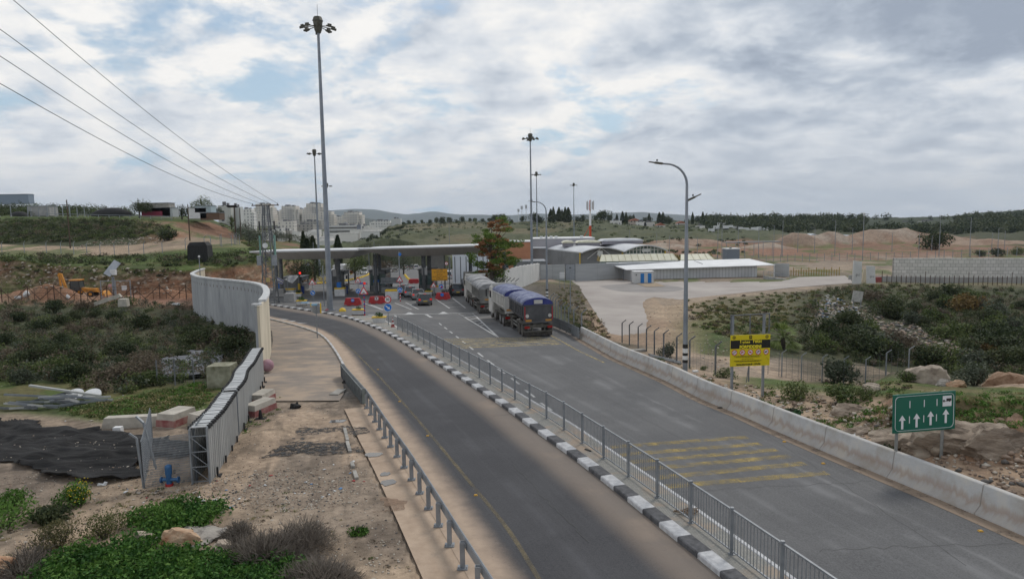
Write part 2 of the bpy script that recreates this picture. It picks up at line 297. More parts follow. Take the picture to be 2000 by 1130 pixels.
# ------------------------------------------------------------------ terrain
KC=dict(d=(.30,.215,.15),p=(.36,.27,.19),g=(.085,.115,.035),s=(.06,.065,.035),r=(.23,.125,.075),c=(.27,.215,.165),e=(.25,.14,.095),h=(.085,.095,.052),f=(.035,.05,.03),k=(.15,.14,.13),q=(.10,.085,.06),m=(.14,.125,.075))
P=lambda r:('p',r)
Z=lambda v:('z',v)
YD=lambda v=0:('y',v)
CO=[(-700,[(4,0,'c'),(26,0,'c'),(34,0,'g'),(44,0,'s'),(65,-.9,'s'),(108,-.2,'e'),(124,0,'r'),(128,P(512),'g'),(150,P(500),'p'),(172,P(480),'s'),(200,P(434),'g'),(320,P(418),'g'),(450,Z(12),'g'),(800,Z(6),'h'),(1500,Z(0),'h'),(3000,Z(-20),'h'),(9000,Z(-60),'h')]),(0,[(4,0,'c'),(26,0,'c'),(34,0,'g'),(43,0,'s'),(65,-.9,'s'),(108,-.2,'e'),(124,0,'r'),(128,P(503),'g'),(150,P(496),'p'),(172,P(474),'s'),(200,P(425),'g'),(320,P(412),'g'),(450,Z(12),'g'),(800,Z(6),'h'),(1500,Z(0),'h'),(3000,Z(-20),'h'),(9000,Z(-60),'h')]),(70,[(4,0,'c'),(26,0,'c'),(33,0,'g'),(42,0,'s'),(65,-1,'s'),(106,-.2,'e'),(123,0,'r'),(126,P(513),'g'),(150,P(497),'p'),(172,P(478),'s'),(198,P(424),'g'),(320,P(414),'g'),(450,Z(12),'g'),(800,Z(6),'h'),(1500,Z(0),'h'),(3000,Z(-20),'h'),(9000,Z(-60),'h')]),(150,[(4,0,'c'),(26,0,'c'),(32,0,'g'),(41,0,'s'),(65,-1.1,'s'),(104,-.2,'e'),(120,0,'r'),(124,P(520),'g'),(148,P(498),'p'),(172,P(482),'s'),(198,P(426),'g'),(320,P(416),'g'),(450,Z(11),'g'),(800,Z(5),'h'),(1500,Z(0),'h'),(3000,Z(-20),'h'),(9000,Z(-60),'h')]),(260,[(4,0,'c'),(26,0,'c'),(31,0,'g'),(40,0,'s'),(62,-1.2,'s'),(100,-.2,'e'),(118,0,'r'),(121,P(525),'g'),(146,P(495),'p'),(172,P(478),'s'),(198,P(427),'g'),(310,P(420),'g'),(450,Z(9),'g'),(800,Z(4),'h'),(1500,Z(0),'h'),(3000,Z(-20),'h'),(9000,Z(-60),'h')]),(340,[(4,0,'c'),(26,0,'c'),(31,0,'g'),(40,0,'s'),(60,-1.2,'s'),(96,-.2,'e'),(118,0,'r'),(121,P(528),'g'),(146,P(484),'p'),(180,P(466),'r'),(205,P(430),'g'),(300,P(423),'g'),(450,Z(6),'g'),(800,Z(2),'h'),(1500,Z(0),'h'),(3000,Z(-20),'h'),(9000,Z(-60),'h')]),(410,[(4,0,'c'),(26,0,'c'),(31,0,'g'),(40,0,'s'),(58,-1.1,'s'),(92,-.2,'e'),(120,0,'r'),(123,P(523),'g'),(150,P(478),'p'),(200,P(460),'r'),(225,P(432),'g'),(290,P(425),'g'),(420,Z(0),'h'),(700,Z(-4),'h'),(1100,Z(6),'h'),(3000,Z(-20),'h'),(9000,Z(-60),'h')]),(455,[(4,0,'c'),(26,0,'c'),(32,0,'g'),(40,0,'s'),(58,-.9,'s'),(88,-.2,'k'),(122,0,'r'),(126,P(515),'g'),(155,P(477),'p'),(215,P(464),'r'),(235,P(448),'g'),(280,P(444),'g'),(420,Z(-4),'h'),(700,Z(-4),'h'),(1100,Z(14),'h'),(3000,Z(-20),'h'),(9000,Z(-60),'h')]),(490,[(4,0,'c'),(26,0,'c'),(34,0,'c'),(42,0,'s'),(58,-.6,'s'),(84,0,'k'),(124,0,'r'),(129,P(512),'g'),(155,P(482),'g'),(215,P(474),'g'),(235,P(470),'g'),(280,P(468),'g'),(420,Z(-6),'h'),(700,Z(-4),'h'),(1100,Z(14),'h'),(3000,Z(-20),'h'),(9000,Z(-60),'h')]),(525,[(4,0,'c'),(26,0,'c'),(36,0,'c'),(44,0,'k'),(58,0,'k'),(84,0,'k'),(132,0,'r'),(138,P(506),'g'),(160,P(483),'g'),(215,P(474),'g'),(235,P(472),'r'),(280,P(470),'g'),(420,Z(-6),'h'),(700,Z(-4),'h'),(1100,Z(14),'h'),(3000,Z(-20),'h'),(9000,Z(-60),'h')]),(580,[(4,0,'c'),(26,0,'c'),(36,0,'c'),(44,0,'k'),(58,0,'k'),(84,0,'k'),(150,0,'r'),(162,P(506),'g'),(185,P(490),'r'),(215,P(478),'r'),(235,P(474),'g'),(280,P(472),'g'),(420,Z(-7),'h'),(700,Z(-4),'h'),(1100,Z(13),'h'),(3000,Z(-20),'h'),(9000,Z(-60),'h')]),(640,[(4,0,'c'),(26,0,'c'),(36,0,'k'),(44,0,'k'),(58,0,'k'),(84,0,'k'),(170,0,'r'),(200,P(520),'s'),(235,P(500),'s'),(260,P(492),'s'),(290,P(486),'g'),(330,P(482),'g'),(450,Z(-7.5),'h'),(700,Z(-4),'h'),(1100,Z(12),'h'),(3000,Z(-20),'h'),(9000,Z(-60),'h')]),(690,[(4,0,'c'),(26,0,'c'),(36,0,'k'),(44,0,'k'),(58,0,'k'),(84,0,'k'),(150,0,'k'),(200,0,'s'),(235,P(508),'s'),(280,P(492),'h'),(330,P(484),'h'),(380,P(478),'h'),(480,Z(-5.5),'h'),(720,Z(-1),'h'),(1100,Z(7),'h'),(3000,Z(-20),'h'),(9000,Z(-60),'h')]),(730,[(4,0,'c'),(26,0,'c'),(36,0,'k'),(44,0,'k'),(58,0,'k'),(84,0,'k'),(150,0,'k'),(230,0,'k'),(270,P(512),'h'),(310,P(490),'h'),(360,P(476),'h'),(420,P(466),'h'),(500,P(459),'h'),(720,P(448),'h'),(1100,Z(3),'h'),(3000,Z(-20),'h'),(9000,Z(-60),'h')]),(790,[(4,0,'c'),(26,0,'k'),(36,0,'k'),(44,0,'k'),(58,0,'k'),(84,0,'k'),(150,0,'k'),(240,0,'k'),(270,P(514),'h'),(310,P(492),'h'),(360,P(475),'h'),(430,P(462),'h'),(520,P(448),'m'),(700,P(438),'h'),(1100,Z(0),'h'),(3000,Z(-20),'h'),(9000,Z(-60),'h')]),(900,[(4,0,'k'),(26,0,'k'),(36,0,'k'),(44,0,'k'),(58,0,'k'),(84,0,'k'),(150,0,'k'),(230,0,'k'),(260,P(514),'h'),(310,P(492),'h'),(370,P(472),'m'),(430,P(458),'h'),(520,P(444),'m'),(680,P(434),'s'),(1100,Z(0),'h'),(3000,Z(-20),'h'),(9000,Z(-60),'h')]),(1010,[(4,0,'k'),(26,0,'k'),(36,0,'k'),(44,0,'k'),(66,0,'k'),(90,0,'k'),(150,0,'k'),(210,0,'c'),(250,P(512),'h'),(310,P(488),'h'),(370,P(470),'h'),(440,P(456),'m'),(520,P(444),'h'),(700,P(435),'s'),(1100,Z(0),'h'),(3000,Z(-20),'h'),(9000,Z(-60),'h')]),(1075,[(4,0,'k'),(60,0,'k'),(63,0,'c'),(67,.1,'s'),(72,.1,'s'),(84,.1,'q'),(140,.1,'c'),(190,Z(-5.5),'c'),(250,P(505),'c'),(310,P(486),'h'),(370,P(470),'h'),(440,P(456),'m'),(530,P(443),'h'),(700,P(433),'s'),(1100,Z(0),'h'),(3000,Z(-20),'h'),(9000,Z(-60),'h')]),(1112,[(4,0,'k'),(59,0,'c'),(61,-.05,'s'),(66,-.4,'s'),(74,-.8,'s'),(92,-.6,'q'),(145,YD(0),'c'),(190,Z(-5.5),'c'),(250,P(503),'c'),(310,P(486),'h'),(370,P(470),'h'),(440,P(456),'h'),(530,P(443),'m'),(700,P(432),'s'),(1100,Z(0),'h'),(3000,Z(-20),'h'),(9000,Z(-60),'h')]),(1135,[(4,0,'k'),(55,0,'c'),(57,-.05,'s'),(63,-.6,'s'),(74,-1.5,'q'),(92,YD(.05),'q'),(146,YD(0),'c'),(190,Z(-5.5),'c'),(250,P(503),'c'),(310,P(486),'h'),(370,P(470),'h'),(440,P(455),'h'),(530,P(442),'h'),(700,P(431),'s'),(1100,Z(0),'h'),(3000,Z(-20),'h'),(9000,Z(-60),'h')]),(1165,[(4,0,'k'),(50,0,'c'),(52,-.05,'s'),(60,-1,'q'),(68,YD(.1),'d'),(92,YD(),'c'),(147,YD(0),'c'),(190,Z(-5.5),'c'),(250,P(503),'c'),(310,P(486),'h'),(370,P(470),'h'),(440,P(455),'h'),(540,P(442),'h'),(700,P(430),'s'),(1100,Z(0),'h'),(3000,Z(-20),'h'),(9000,Z(-60),'h')]),(1220,[(4,0,'k'),(44.5,0,'c'),(47,-.05,'d'),(55,-1,'q'),(64,YD(.1),'d'),(92,YD(),'c'),(148,YD(0),'c'),(190,Z(-5.5),'c'),(250,P(500),'e'),(310,P(484),'h'),(370,P(470),'h'),(440,P(456),'h'),(560,P(443),'h'),(720,P(432),'s'),(1100,Z(2),'f'),(3000,Z(-20),'h'),(9000,Z(-60),'h')]),(1300,[(4,0,'k'),(38.7,0,'d'),(43,-.1,'d'),(50,-.9,'c'),(60,YD(.3),'d'),(80,YD(.25),'p'),(97,YD(),'c'),(190,Z(-5.5),'c'),(250,P(498),'e'),(310,P(482),'e'),(370,P(470),'h'),(440,P(457),'h'),(580,P(444),'h'),(760,P(434),'f'),(1100,Z(2),'f'),(3000,Z(-20),'h'),(9000,Z(-60),'h')]),(1400,[(4,0,'k'),(32.5,0,'d'),(38,0,'d'),(44,-.8,'c'),(55,Z(-2.9),'g'),(80,YD(.5),'m'),(106,YD(),'c'),(190,Z(-5.5),'c'),(245,P(498),'e'),(310,P(482),'e'),(370,P(468),'h'),(440,P(457),'h'),(600,P(446),'f'),(800,P(430),'f'),(1100,Z(2),'f'),(3000,Z(-20),'h'),(9000,Z(-60),'h')]),(1500,[(4,0,'k'),(28.8,0,'d'),(37,-.1,'g'),(45,Z(-2.5),'c'),(60,Z(-4.2),'s'),(86,Z(-4.4),'m'),(114,YD(),'c'),(185,Z(-5.6),'c'),(245,P(498),'e'),(310,P(484),'e'),(360,P(470),'h'),(440,P(457),'h'),(600,P(448),'f'),(850,P(428),'f'),(1100,Z(2),'f'),(3000,Z(-20),'h'),(9000,Z(-60),'h')]),(1600,[(4,0,'k'),(25.8,0,'d'),(35,.1,'g'),(45,Z(-2.8),'q'),(63,Z(-5.2),'s'),(92,Z(-5.2),'s'),(122,YD(),'c'),(180,Z(-5.7),'c'),(240,P(498),'e'),(300,P(486),'e'),(350,P(474),'e'),(440,P(462),'s'),(600,P(450),'f'),(850,P(427),'f'),(1100,Z(2),'f'),(3000,Z(-20),'h'),(9000,Z(-60),'h')]),(1700,[(4,0,'k'),(23.6,.1,'d'),(33,.5,'g'),(46,Z(-3.4),'q'),(66,Z(-6.2),'s'),(96,Z(-6.2),'s'),(130,YD(-.1),'m'),(160,Z(-6),'c'),(230,P(496),'e'),(300,P(484),'e'),(350,P(474),'e'),(440,P(464),'s'),(600,P(452),'f'),(850,P(428),'f'),(1100,Z(2),'f'),(3000,Z(-20),'h'),(9000,Z(-60),'h')]),(1760,[(4,0,'k'),(22.6,.1,'r'),(30,1.0,'g'),(40,-.2,'q'),(60,Z(-6.2),'s'),(98,Z(-6.6),'s'),(134,Z(-5.8),'m'),(152,Z(-6.3),'c'),(230,P(495),'e'),(300,P(483),'e'),(350,P(474),'e'),(440,P(464),'s'),(600,P(452),'f'),(850,P(427),'f'),(1100,Z(2),'f'),(3000,Z(-20),'h'),(9000,Z(-60),'h')]),(1840,[(4,0,'k'),(21.3,.1,'r'),(27,1.3,'g'),(36,.1,'s'),(60,Z(-6.4),'s'),(100,Z(-7),'s'),(138,Z(-6.5),'m'),(150,Z(-6.8),'c'),(230,P(494),'e'),(300,P(484),'e'),(350,P(474),'e'),(440,P(464),'s'),(600,P(452),'f'),(850,P(427),'f'),(1100,Z(2),'f'),(3000,Z(-20),'h'),(9000,Z(-60),'h')]),(1920,[(4,0,'k'),(20.1,.2,'r'),(26,1.6,'g'),(35,.1,'s'),(60,Z(-6),'s'),(100,Z(-7.4),'s'),(142,Z(-6.9),'m'),(150,Z(-6.9),'c'),(230,P(492),'e'),(300,P(482),'e'),(350,P(474),'s'),(440,P(464),'s'),(600,P(450),'f'),(850,P(424),'f'),(1100,Z(8),'f'),(3000,Z(-20),'h'),(9000,Z(-60),'h')]),(2010,[(4,0,'k'),(19.0,.2,'r'),(25,1.7,'g'),(34,.3,'r'),(55,Z(-5.6),'s'),(100,Z(-7.6),'s'),(144,Z(-7.1),'m'),(150,Z(-7.1),'c'),(230,P(490),'e'),(300,P(480),'s'),(350,P(472),'s'),(440,P(462),'s'),(600,P(446),'f'),(850,P(420),'f'),(1100,Z(12),'f'),(3000,Z(-20),'h'),(9000,Z(-60),'h')]),(2800,[(4,0,'k'),(13,.2,'r'),(22,1.7,'g'),(34,.3,'r'),(55,Z(-5.6),'s'),(100,Z(-7.6),'s'),(144,Z(-7.1),'m'),(150,Z(-7.1),'c'),(230,P(480),'e'),(300,P(472),'s'),(350,P(466),'s'),(440,P(458),'s'),(600,P(440),'f'),(850,P(415),'f'),(1100,Z(12),'f'),(3000,Z(-20),'h'),(9000,Z(-60),'h')]),]
US=np.array([ucol(c[0])for c in CO]);NK=len(CO[0][1])
KY=np.zeros((len(CO),NK));KZ=KY.copy();KCOL=np.zeros((len(CO),NK,3));KN=KY.copy()
for i,(px,ks)in enumerate(CO):
 for j,(Y,v,k)in enumerate(ks):
  if isinstance(v,tuple):
   z={'y':lambda a:zy(Y)+a,'z':lambda a:a,'p':lambda a:z_for(US[i],Y,a)}[v[0]](v[1])
  else:z=zp(Y,v)
  KY[i,j]=Y;KZ[i,j]=z;KCOL[i,j]=KC[k];KN[i,j]={'s':.22,'g':.10,'d':.04,'p':.03,'r':.5,'c':.03,'e':.12,'h':.5,'f':.8,'k':0,'q':.25,'m':.15}[k]
for i,c in enumerate(CO):
 if c[0]>=1000:KN[i,1]=.01
def inpoly(x,y,poly):
 r=np.zeros(np.shape(x),bool);n=len(poly);j=n-1
 for i in range(n):
  xi,yi=poly[i][0],poly[i][1];xj,yj=poly[j][0],poly[j][1]
  with np.errstate(divide='ignore',invalid='ignore'):
   c=((yi>y)!=(yj>y))&(x<(xj-xi)*(y-yi)/(yj-yi+1e-12)+xi)
  r^=c;j=i
 return r
LEFT_E=[(W(*p))for p in[(505,619),(527,623),(556,630),(586,638),(622,650),(637.5,661),(648,673),(662,693),(674,715),(686,742),(705,778),(745,844),(789,912),(846,1008),(907,1114),(985,1250),(1090,1430)]]
KERB=[(W(*p))for p in[(470,588),(500,592),(527,596),(568.5,602.5),(604,608),(639,613),(676.5,621),(710,632),(745.5,647),(780,666),(803,680),(873,724),(929,760),(988,799),(1048,845),(1108,887),(1150,919),(1193,953),(1286,1028),(1397,1118),(1500,1205),(1640,1325)]]
FENCE=[(W(*p))for p in[(777,645.6),(797,656.5),(895,716.6),(930,737),(971.7,762.8),(1020,793.5),(1082,831),(1114,854),(1149.5,880.6),(1190,910),(1238,945),(1291,984.4),(1352.4,1032.4),(1428.3,1091),(1522,1165),(1650,1268)]]
BARR=[(W(*p))for p in[(1127.8,659),(1200,700),(1300,743.8),(1375,782.5),(1450,812.5),(1507.5,838.8),(1625,889),(1750,940.5),(1875,993),(2000,1048),(2130,1106),(2290,1180)]]
def resamp(path,n):
 d=[0]
 for a,b in zip(path,path[1:]):d.append(d[-1]+(b-a).length)
 ts=np.linspace(0,d[-1],n);xs=np.array([tuple(p)for p in path])
 return[Vector((np.interp(t,d,xs[:,0]),np.interp(t,d,xs[:,1]),np.interp(t,d,xs[:,2])))for t in ts]
def smooth(path,it=3):
 for _ in range(it):path=[path[0]]+[(path[i-1]+path[i]*2+path[i+1])/4 for i in range(1,len(path)-1)]+[path[-1]]
 return path
def plen(path):return sum((b-a).length for a,b in zip(path,path[1:]))
def offset(path,d):
 r=[]
 for k,p in enumerate(path):
  t=path[min(k+1,len(path)-1)]-path[max(k-1,0)];t.z=0;t.normalize();q=p+Vector((t.y,-t.x,0))*d;q.z=zp(q.y)+(p.z-zp(p.y));r.append(q)
 return r
LEFT_E=smooth(resamp(LEFT_E,90));KERB=smooth(resamp(KERB,110));FENCE=smooth(resamp(FENCE,80),2);BARR=smooth(resamp(BARR,80),2)
WKERB=offset(FENCE,-.75)
STUB=[W(*p)for p in[(777,645.6),(751,629),(731,619.5)]]
RIGHT_L=smooth(resamp([W(728,616),W(745,624),W(765,634)]+WKERB[2:],110),2)
RIGHT_R=smooth(resamp([W(1081,636),W(1127.8,657)]+BARR[1:],110),2)
PLAZA=[W(*p)for p in[(500,588),(527,593),(604,604),(676,617),(715,630),(740,640),(1000,676),(1138,662),(1081,634),(1060,612),(1010,575),(985,552),(955,545),(950,532),(880,524),(850,519),(760,517),(700,519),(675,525),(640,532),(604,548),(560,556),(520,563),(500,570)]]
YARD=[WY(*p)for p in[(1115,547.5),(1130,560),(1190,652.5),(1210,655),(1262,651),(1266,625),(1255,592.5),(1263,584),(1277,580),(1330,585),(1415,575),(1540,562),(1600,557),(1665,552.5),(1662,546),(1650,538),(1560,541),(1525,549),(1470,550),(1240,549),(1200,546)]]
FOOT=[W(*p)for p in[(524,650),(527,625),(556,631.5),(586,640),(622,652),(637,663),(648,676),(662,696),(673,718),(670,740),(672,768),(663,782),(538,783),(520,770),(512,745),(521,714),(529,690),(533,665),(531,645)]]
BWALL=[*BARR,*offset(BARR,-.95)[::-1]]
ROADS=[BWALL,[*[p for p in LEFT_E if p.y<34],*offset([p for p in LEFT_E if p.y<34],1.15)[::-1]],[*LEFT_E,*KERB[::-1]],[*RIGHT_L,*RIGHT_R[::-1]],PLAZA,FOOT,[*KERB[6:],*RIGHT_L[::-1]]]
NU,SUB=560,[46,26,22,26,26,34,26,22,22,24,14,12,12,12,6,6]
ucs=np.concatenate([np.linspace(US[0],ucol(-60),40)[:-1],np.linspace(ucol(-60),ucol(2080),NU),np.linspace(ucol(2080),US[-1],40)[1:]])
rows=[]
for j in range(NK-1):
 for k in range(SUB[j]):rows.append((j,k/SUB[j]))
rows.append((NK-2,1.0))
Yk=np.stack([np.interp(ucs,US,KY[:,j])for j in range(NK)]);Zk=np.stack([np.interp(ucs,US,KZ[:,j])for j in range(NK)])
Nk=np.stack([np.interp(ucs,US,KN[:,j])for j in range(NK)]);Ck=np.stack([np.stack([np.interp(ucs,US,KCOL[:,j,c])for c in range(3)],-1)for j in range(NK)])
gY,gZ,gN,gC=[],[],[],[]
for(j,t)in rows:
 tt=t if j!=0 else t**1.6
 a,b=Yk[j],Yk[j+1];gY.append(a+(b-a)*tt);gZ.append(Zk[j]+(Zk[j+1]-Zk[j])*tt)
 w=0 if t<.5 else 0
 gN.append(Nk[j]+(Nk[j+1]-Nk[j])*max(0,(t-.75)*4));gC.append(Ck[j]+(Ck[j+1]-Ck[j])*max(0,(t-.8)*5))
gY=np.array(gY);gZ=np.array(gZ);gN=np.array(gN);gC=np.array(gC);gX=ucs[None,:]*gY
base_z=zpv(gY)
n1=fbm(gX/3.1,gY/3.1,4,1)-.5;n2=fbm(gX/14,gY/14,3,9)-.5;n3=fbm(gX/.7,gY/.7,3,5)-.5
far=np.clip((gY-200)/300,0,1)
gZ=gZ+gN*(n1*2+n2*2.2*np.clip(gY/60,0,2)+n3*.6)*1.0+far*n2*5*np.clip((1500-gY)/900,0,1)
def bump(cx,cy,rx,ry,h,pw=1.0,rot=0.0):
 global gZ
 dx,dy=gX-cx,gY-cy;c,s=math.cos(rot),math.sin(rot)
 q=((dx*c+dy*s)/rx)**2+((-dx*s+dy*c)/ry)**2;wgt=np.clip(1-np.sqrt(q),0,1)**pw
 gZ=gZ+h*wgt;return wgt
def paint(wgt,col,k=1.0):
 global gC
 w3=np.clip(wgt*k,0,1)[...,None];gC=gC*(1-w3)+np.array(col)*w3
SP=[(1545,466,330,17,9,6.2),(1580,470,325,11,8,4.6),(1618,468,335,20,10,6.8),(1700,466,345,34,16,7.8),(1770,470,350,24,12,5.5),(1850,474,350,28,12,5.6),(1500,478,300,16,10,2.8),(1920,480,330,30,14,3.6),(1285,480,300,22,14,3.5),(1340,474,330,24,12,4.0),(1240,486,270,16,10,2.5)]
SPW=[]
for k,(px,py,Y,rx,ry,h)in enumerate(SP):
 q=at(px,py,Y);wg=bump(q.x,Y,rx,ry,h*.86,1.15)
 SPW.append((wg,[(.33,.27,.215),(.29,.215,.16)][k%2]))
for hx,hY,hr,hh in((20,107,4,1.0),(60,107,5,1.3),(95,106,5,1.5),(125,106,6,1.3),(300,106,4,1.0),(345,106,5,1.2)):q=at(hx,570,hY);paint(bump(q.x,hY,hr,2.2,hh,.8)*3,(.26,.14,.085))
q=W(470,905);wg=bump(q.x-.3,q.y+3.2,1.1,4.5,.32);
rk=np.clip(1-np.abs((gY-(np.interp(ucs,US,KY[:,1])+4.4)[None,:])/3.4),0,1)*np.clip((ucs[None,:]-ucol(1660))/.08,0,1)
gZ=gZ+rk*((fbm(gX/1.6,gY/1.2,5,33)-.45)*1.9+(np.abs(fbm(gX/.55,gY/.5,4,41)-.5))*1.1)
cl=np.zeros_like(gZ);s0=sum(SUB[:6]);s1=sum(SUB[:7]);cl[s0:s1]=np.sin(np.linspace(0,math.pi,s1-s0))[:,None]
cl=cl*np.clip((ucol(575)-ucs[None,:])/.03,0,1)
gYs=gY+cl*(fbm(ucs[None,:]*90+gY*0,gZ*.9,4,78)-.5)*2.2
mask=np.zeros(gX.shape,bool)
near=gY<260
for poly in ROADS:mask|=inpoly(gX,gY,poly)
gZ=np.where(mask,zpv(gY)-.09,gZ)
my=inpoly(gX,gY,YARD);gZ=np.where(my,-2.4-.0187*gY-.06,gZ)
def patch(sc,s,lo,hi):return np.clip((fbm(gX/sc,gY/sc,5,s)-lo)/(hi-lo),0,1)
isg=np.clip((gC[...,1]-gC[...,0])*40,0,1)
isd=np.clip((gC[...,0]-gC[...,1])*18,0,1)*(gY<400)
scl=np.clip(gY/60,.6,6)
pa=np.clip((fbm(gX/(2.2*1),gY/2.2,5,11)-.48)/.12,0,1);pb=np.clip((fbm(gX/6.5,gY/6.5,5,12)-.5)/.12,0,1);pc=np.clip((fbm(gX/26,gY/20,5,13)-.48)/.14,0,1)
def mixc(c,w):
 global gC
 gC=gC*(1-w[...,None])+np.array(c)*w[...,None]
mixc((.17,.125,.07),isg*pa*.55*(gY<130));mixc((.05,.07,.028),isg*pb*.6*(gY<260));
mixc((.13,.125,.07),isg*pc*.8*(gY>230)*(gY<900)*(ucs[None,:]<ucol(1400)));mixc((.05,.06,.035),isg*(np.clip((fbm(gX/9,gY/14,5,19)-.5)/.07,0,1))*.85*(gY>200)*(gY<900))
mixc((.17,.135,.105),isd*pa*.5*(gY<60));mixc((.40,.30,.215),isd*np.clip((fbm(gX/2.6+9,gY/5,5,14)-.47)/.08,0,1)*.75*(gY<60)*(gX>-14));mixc((.13,.105,.085),isd*np.clip((fbm(gX/.5,gY/.9,4,15)-.56)/.06,0,1)*.5*(gY<45));mixc((.38,.29,.20),isd*pb*.35)
mixc((.085,.075,.055),isd*pc*.35*(gY>120));mixc((.16,.07,.045),isd*pb*.5*(gY>200))
mixc((.09,.12,.04),isd*np.clip((fbm(gX/7,gY/10,5,29)-.52)/.06,0,1)*.8*(gY>120)*(gY<420))
for wg,c_ in SPW:paint(wg*3.5,c_)
mixc((.20,.115,.075),isd*np.clip((fbm(gX/3,gY/12,5,47)-.5)/.08,0,1)*.5*(gY>200))
mixc((.13,.09,.06),cl*np.clip((fbm(ucs[None,:]*120+gY*0,gZ*1.8,5,91)-.48)/.1,0,1)*.8)
mixc((.34,.26,.18),cl*np.clip((fbm(ucs[None,:]*160+gY*0,gZ*2.4,5,92)-.55)/.08,0,1)*.7)
NR,NC=gX.shape
V=np.stack([gX,gYs,gZ],-1).reshape(-1,3)
ii=np.arange(NR*NC).reshape(NR,NC)
Fq=np.stack([ii[:-1,:-1],ii[:-1,1:],ii[1:,1:],ii[1:,:-1]],-1).reshape(-1,4)
def ground_material():
 m=bpy.data.materials.new('ground');m.use_nodes=True;nt=m.node_tree;N=nt.nodes;L=nt.links;b=N['Principled BSDF']
 b.inputs['Roughness'].default_value=.95;b.inputs['Specular IOR Level'].default_value=.15
 at_=N.new('ShaderNodeAttribute');at_.attribute_name='cover';g=N.new('ShaderNodeNewGeometry')
 n=N.new('ShaderNodeTexNoise');n.inputs['Scale'].default_value=2.6;n.inputs['Detail'].default_value=10;n.inputs['Roughness'].default_value=.72;L.new(g.outputs[0],n.inputs[0])
 n2=N.new('ShaderNodeTexNoise');n2.inputs['Scale'].default_value=.35;n2.inputs['Detail'].default_value=8;n2.inputs['Roughness'].default_value=.7;L.new(g.outputs[0],n2.inputs[0])
 r=N.new('ShaderNodeMapRange');r.inputs[1].default_value=.3;r.inputs[2].default_value=.72;r.inputs[3].default_value=.55;r.inputs[4].default_value=1.5;L.new(n.outputs[0],r.inputs[0])
 r2=N.new('ShaderNodeMapRange');r2.inputs[1].default_value=.3;r2.inputs[2].default_value=.7;r2.inputs[3].default_value=.75;r2.inputs[4].default_value=1.25;L.new(n2.outputs[0],r2.inputs[0])
 mu=N.new('ShaderNodeMath');mu.operation='MULTIPLY';L.new(r.outputs[0],mu.inputs[0]);L.new(r2.outputs[0],mu.inputs[1])
 sc=N.new('ShaderNodeVectorMath');sc.operation='SCALE';L.new(at_.outputs[0],sc.inputs[0]);L.new(mu.outputs[0],sc.inputs[3])
 vo=N.new('ShaderNodeTexVoronoi');vo.inputs['Scale'].default_value=3.2;L.new(g.outputs[0],vo.inputs[0])
 lt=N.new('ShaderNodeMapRange');lt.inputs[1].default_value=.20;lt.inputs[2].default_value=.14;L.new(vo.outputs['Distance'],lt.inputs[0])
 rn=N.new('ShaderNodeMapRange');rn.inputs[1].default_value=.8;rn.inputs[2].default_value=.84;L.new(n2.outputs[0],rn.inputs[0]);rn.inputs[1].default_value=.46;rn.inputs[2].default_value=.58
 vc=N.new('ShaderNodeSeparateColor');L.new(vo.outputs['Color'],vc.inputs[0]);rc=N.new('ShaderNodeMath');rc.operation='GREATER_THAN';L.new(vc.outputs[0],rc.inputs[0]);rc.inputs[1].default_value=.6
 m1=N.new('ShaderNodeMath');m1.operation='MULTIPLY';L.new(lt.outputs[0],m1.inputs[0]);L.new(rn.outputs[0],m1.inputs[1])
 m2=N.new('ShaderNodeMath');m2.operation='MULTIPLY';L.new(m1.outputs[0],m2.inputs[0]);L.new(rc.outputs[0],m2.inputs[1])
 mx=N.new('ShaderNodeMix');mx.data_type='RGBA';L.new(m2.outputs[0],mx.inputs[0]);L.new(sc.outputs[0],mx.inputs[6]);mx.inputs[7].default_value=(.42,.37,.30,1)
 L.new(mx.outputs[2],b.inputs['Base Color'])
 bp=N.new('ShaderNodeBump');bp.inputs['Strength'].default_value=.7;bp.inputs['Distance'].default_value=.12;L.new(n.outputs[0],bp.inputs['Height']);L.new(bp.outputs[0],b.inputs['Normal'])
 return m
ground=np_mesh('ground',V,Fq,ground_material(),smooth=True);tag(ground,kind='structure')
ca=ground.data.color_attributes.new('cover','FLOAT_COLOR','POINT')
ca.data.foreach_set('color',np.concatenate([np.clip(gC,.01,.8),np.ones((NR,NC,1))],-1).astype(np.float32).ravel())
apron=MB().add([(-9000,-3000,-8),(9000,-3000,-8),(9000,4,-3.2),(-9000,4,-3.2)],[(0,1,2,3)])
apron.v=[(-9000,-3000,-.5),(9000,-3000,-.5),(9000,4.05,-.2),(-9000,4.05,-.2)]
tag(apron.build('near_ground',mat('near_dirt',KC['c'],KC['d'],scale=.5,coord='POS')),kind='structure')
def tz(X,Y):
 u=X/Y;c=np.interp(u,ucs,np.arange(NC));i=int(min(NC-2,max(0,c)));f=c-i
 col=gZ[:,i]*(1-f)+gZ[:,i+1]*f;yy=gY[:,i]*(1-f)+gY[:,i+1]*f
 return float(np.interp(Y,yy,col))
def T(px,py,near=5,far=2500):
 d=ray(px,py);c=np.interp(d[0],ucs,np.arange(NC));i=int(min(NC-2,max(0,c)));f=c-i
 col=gZ[:,i]*(1-f)+gZ[:,i+1]*f;yy=gY[:,i]*(1-f)+gY[:,i+1]*f
 ok=(EYE+d[2]*yy<=col)&(yy>near)
 if not ok.any():return None
 k=int(np.argmax(ok));k=max(k,1)
 a0=EYE+d[2]*yy[k-1]-col[k-1];a1=EYE+d[2]*yy[k]-col[k];t=a0/(a0-a1+1e-9)if a0>0 else 1
 Y=yy[k-1]+(yy[k]-yy[k-1])*t
 if Y>far:return None
 return Vector((d[0]*Y,Y,col[k-1]+(col[k]-col[k-1])*t))
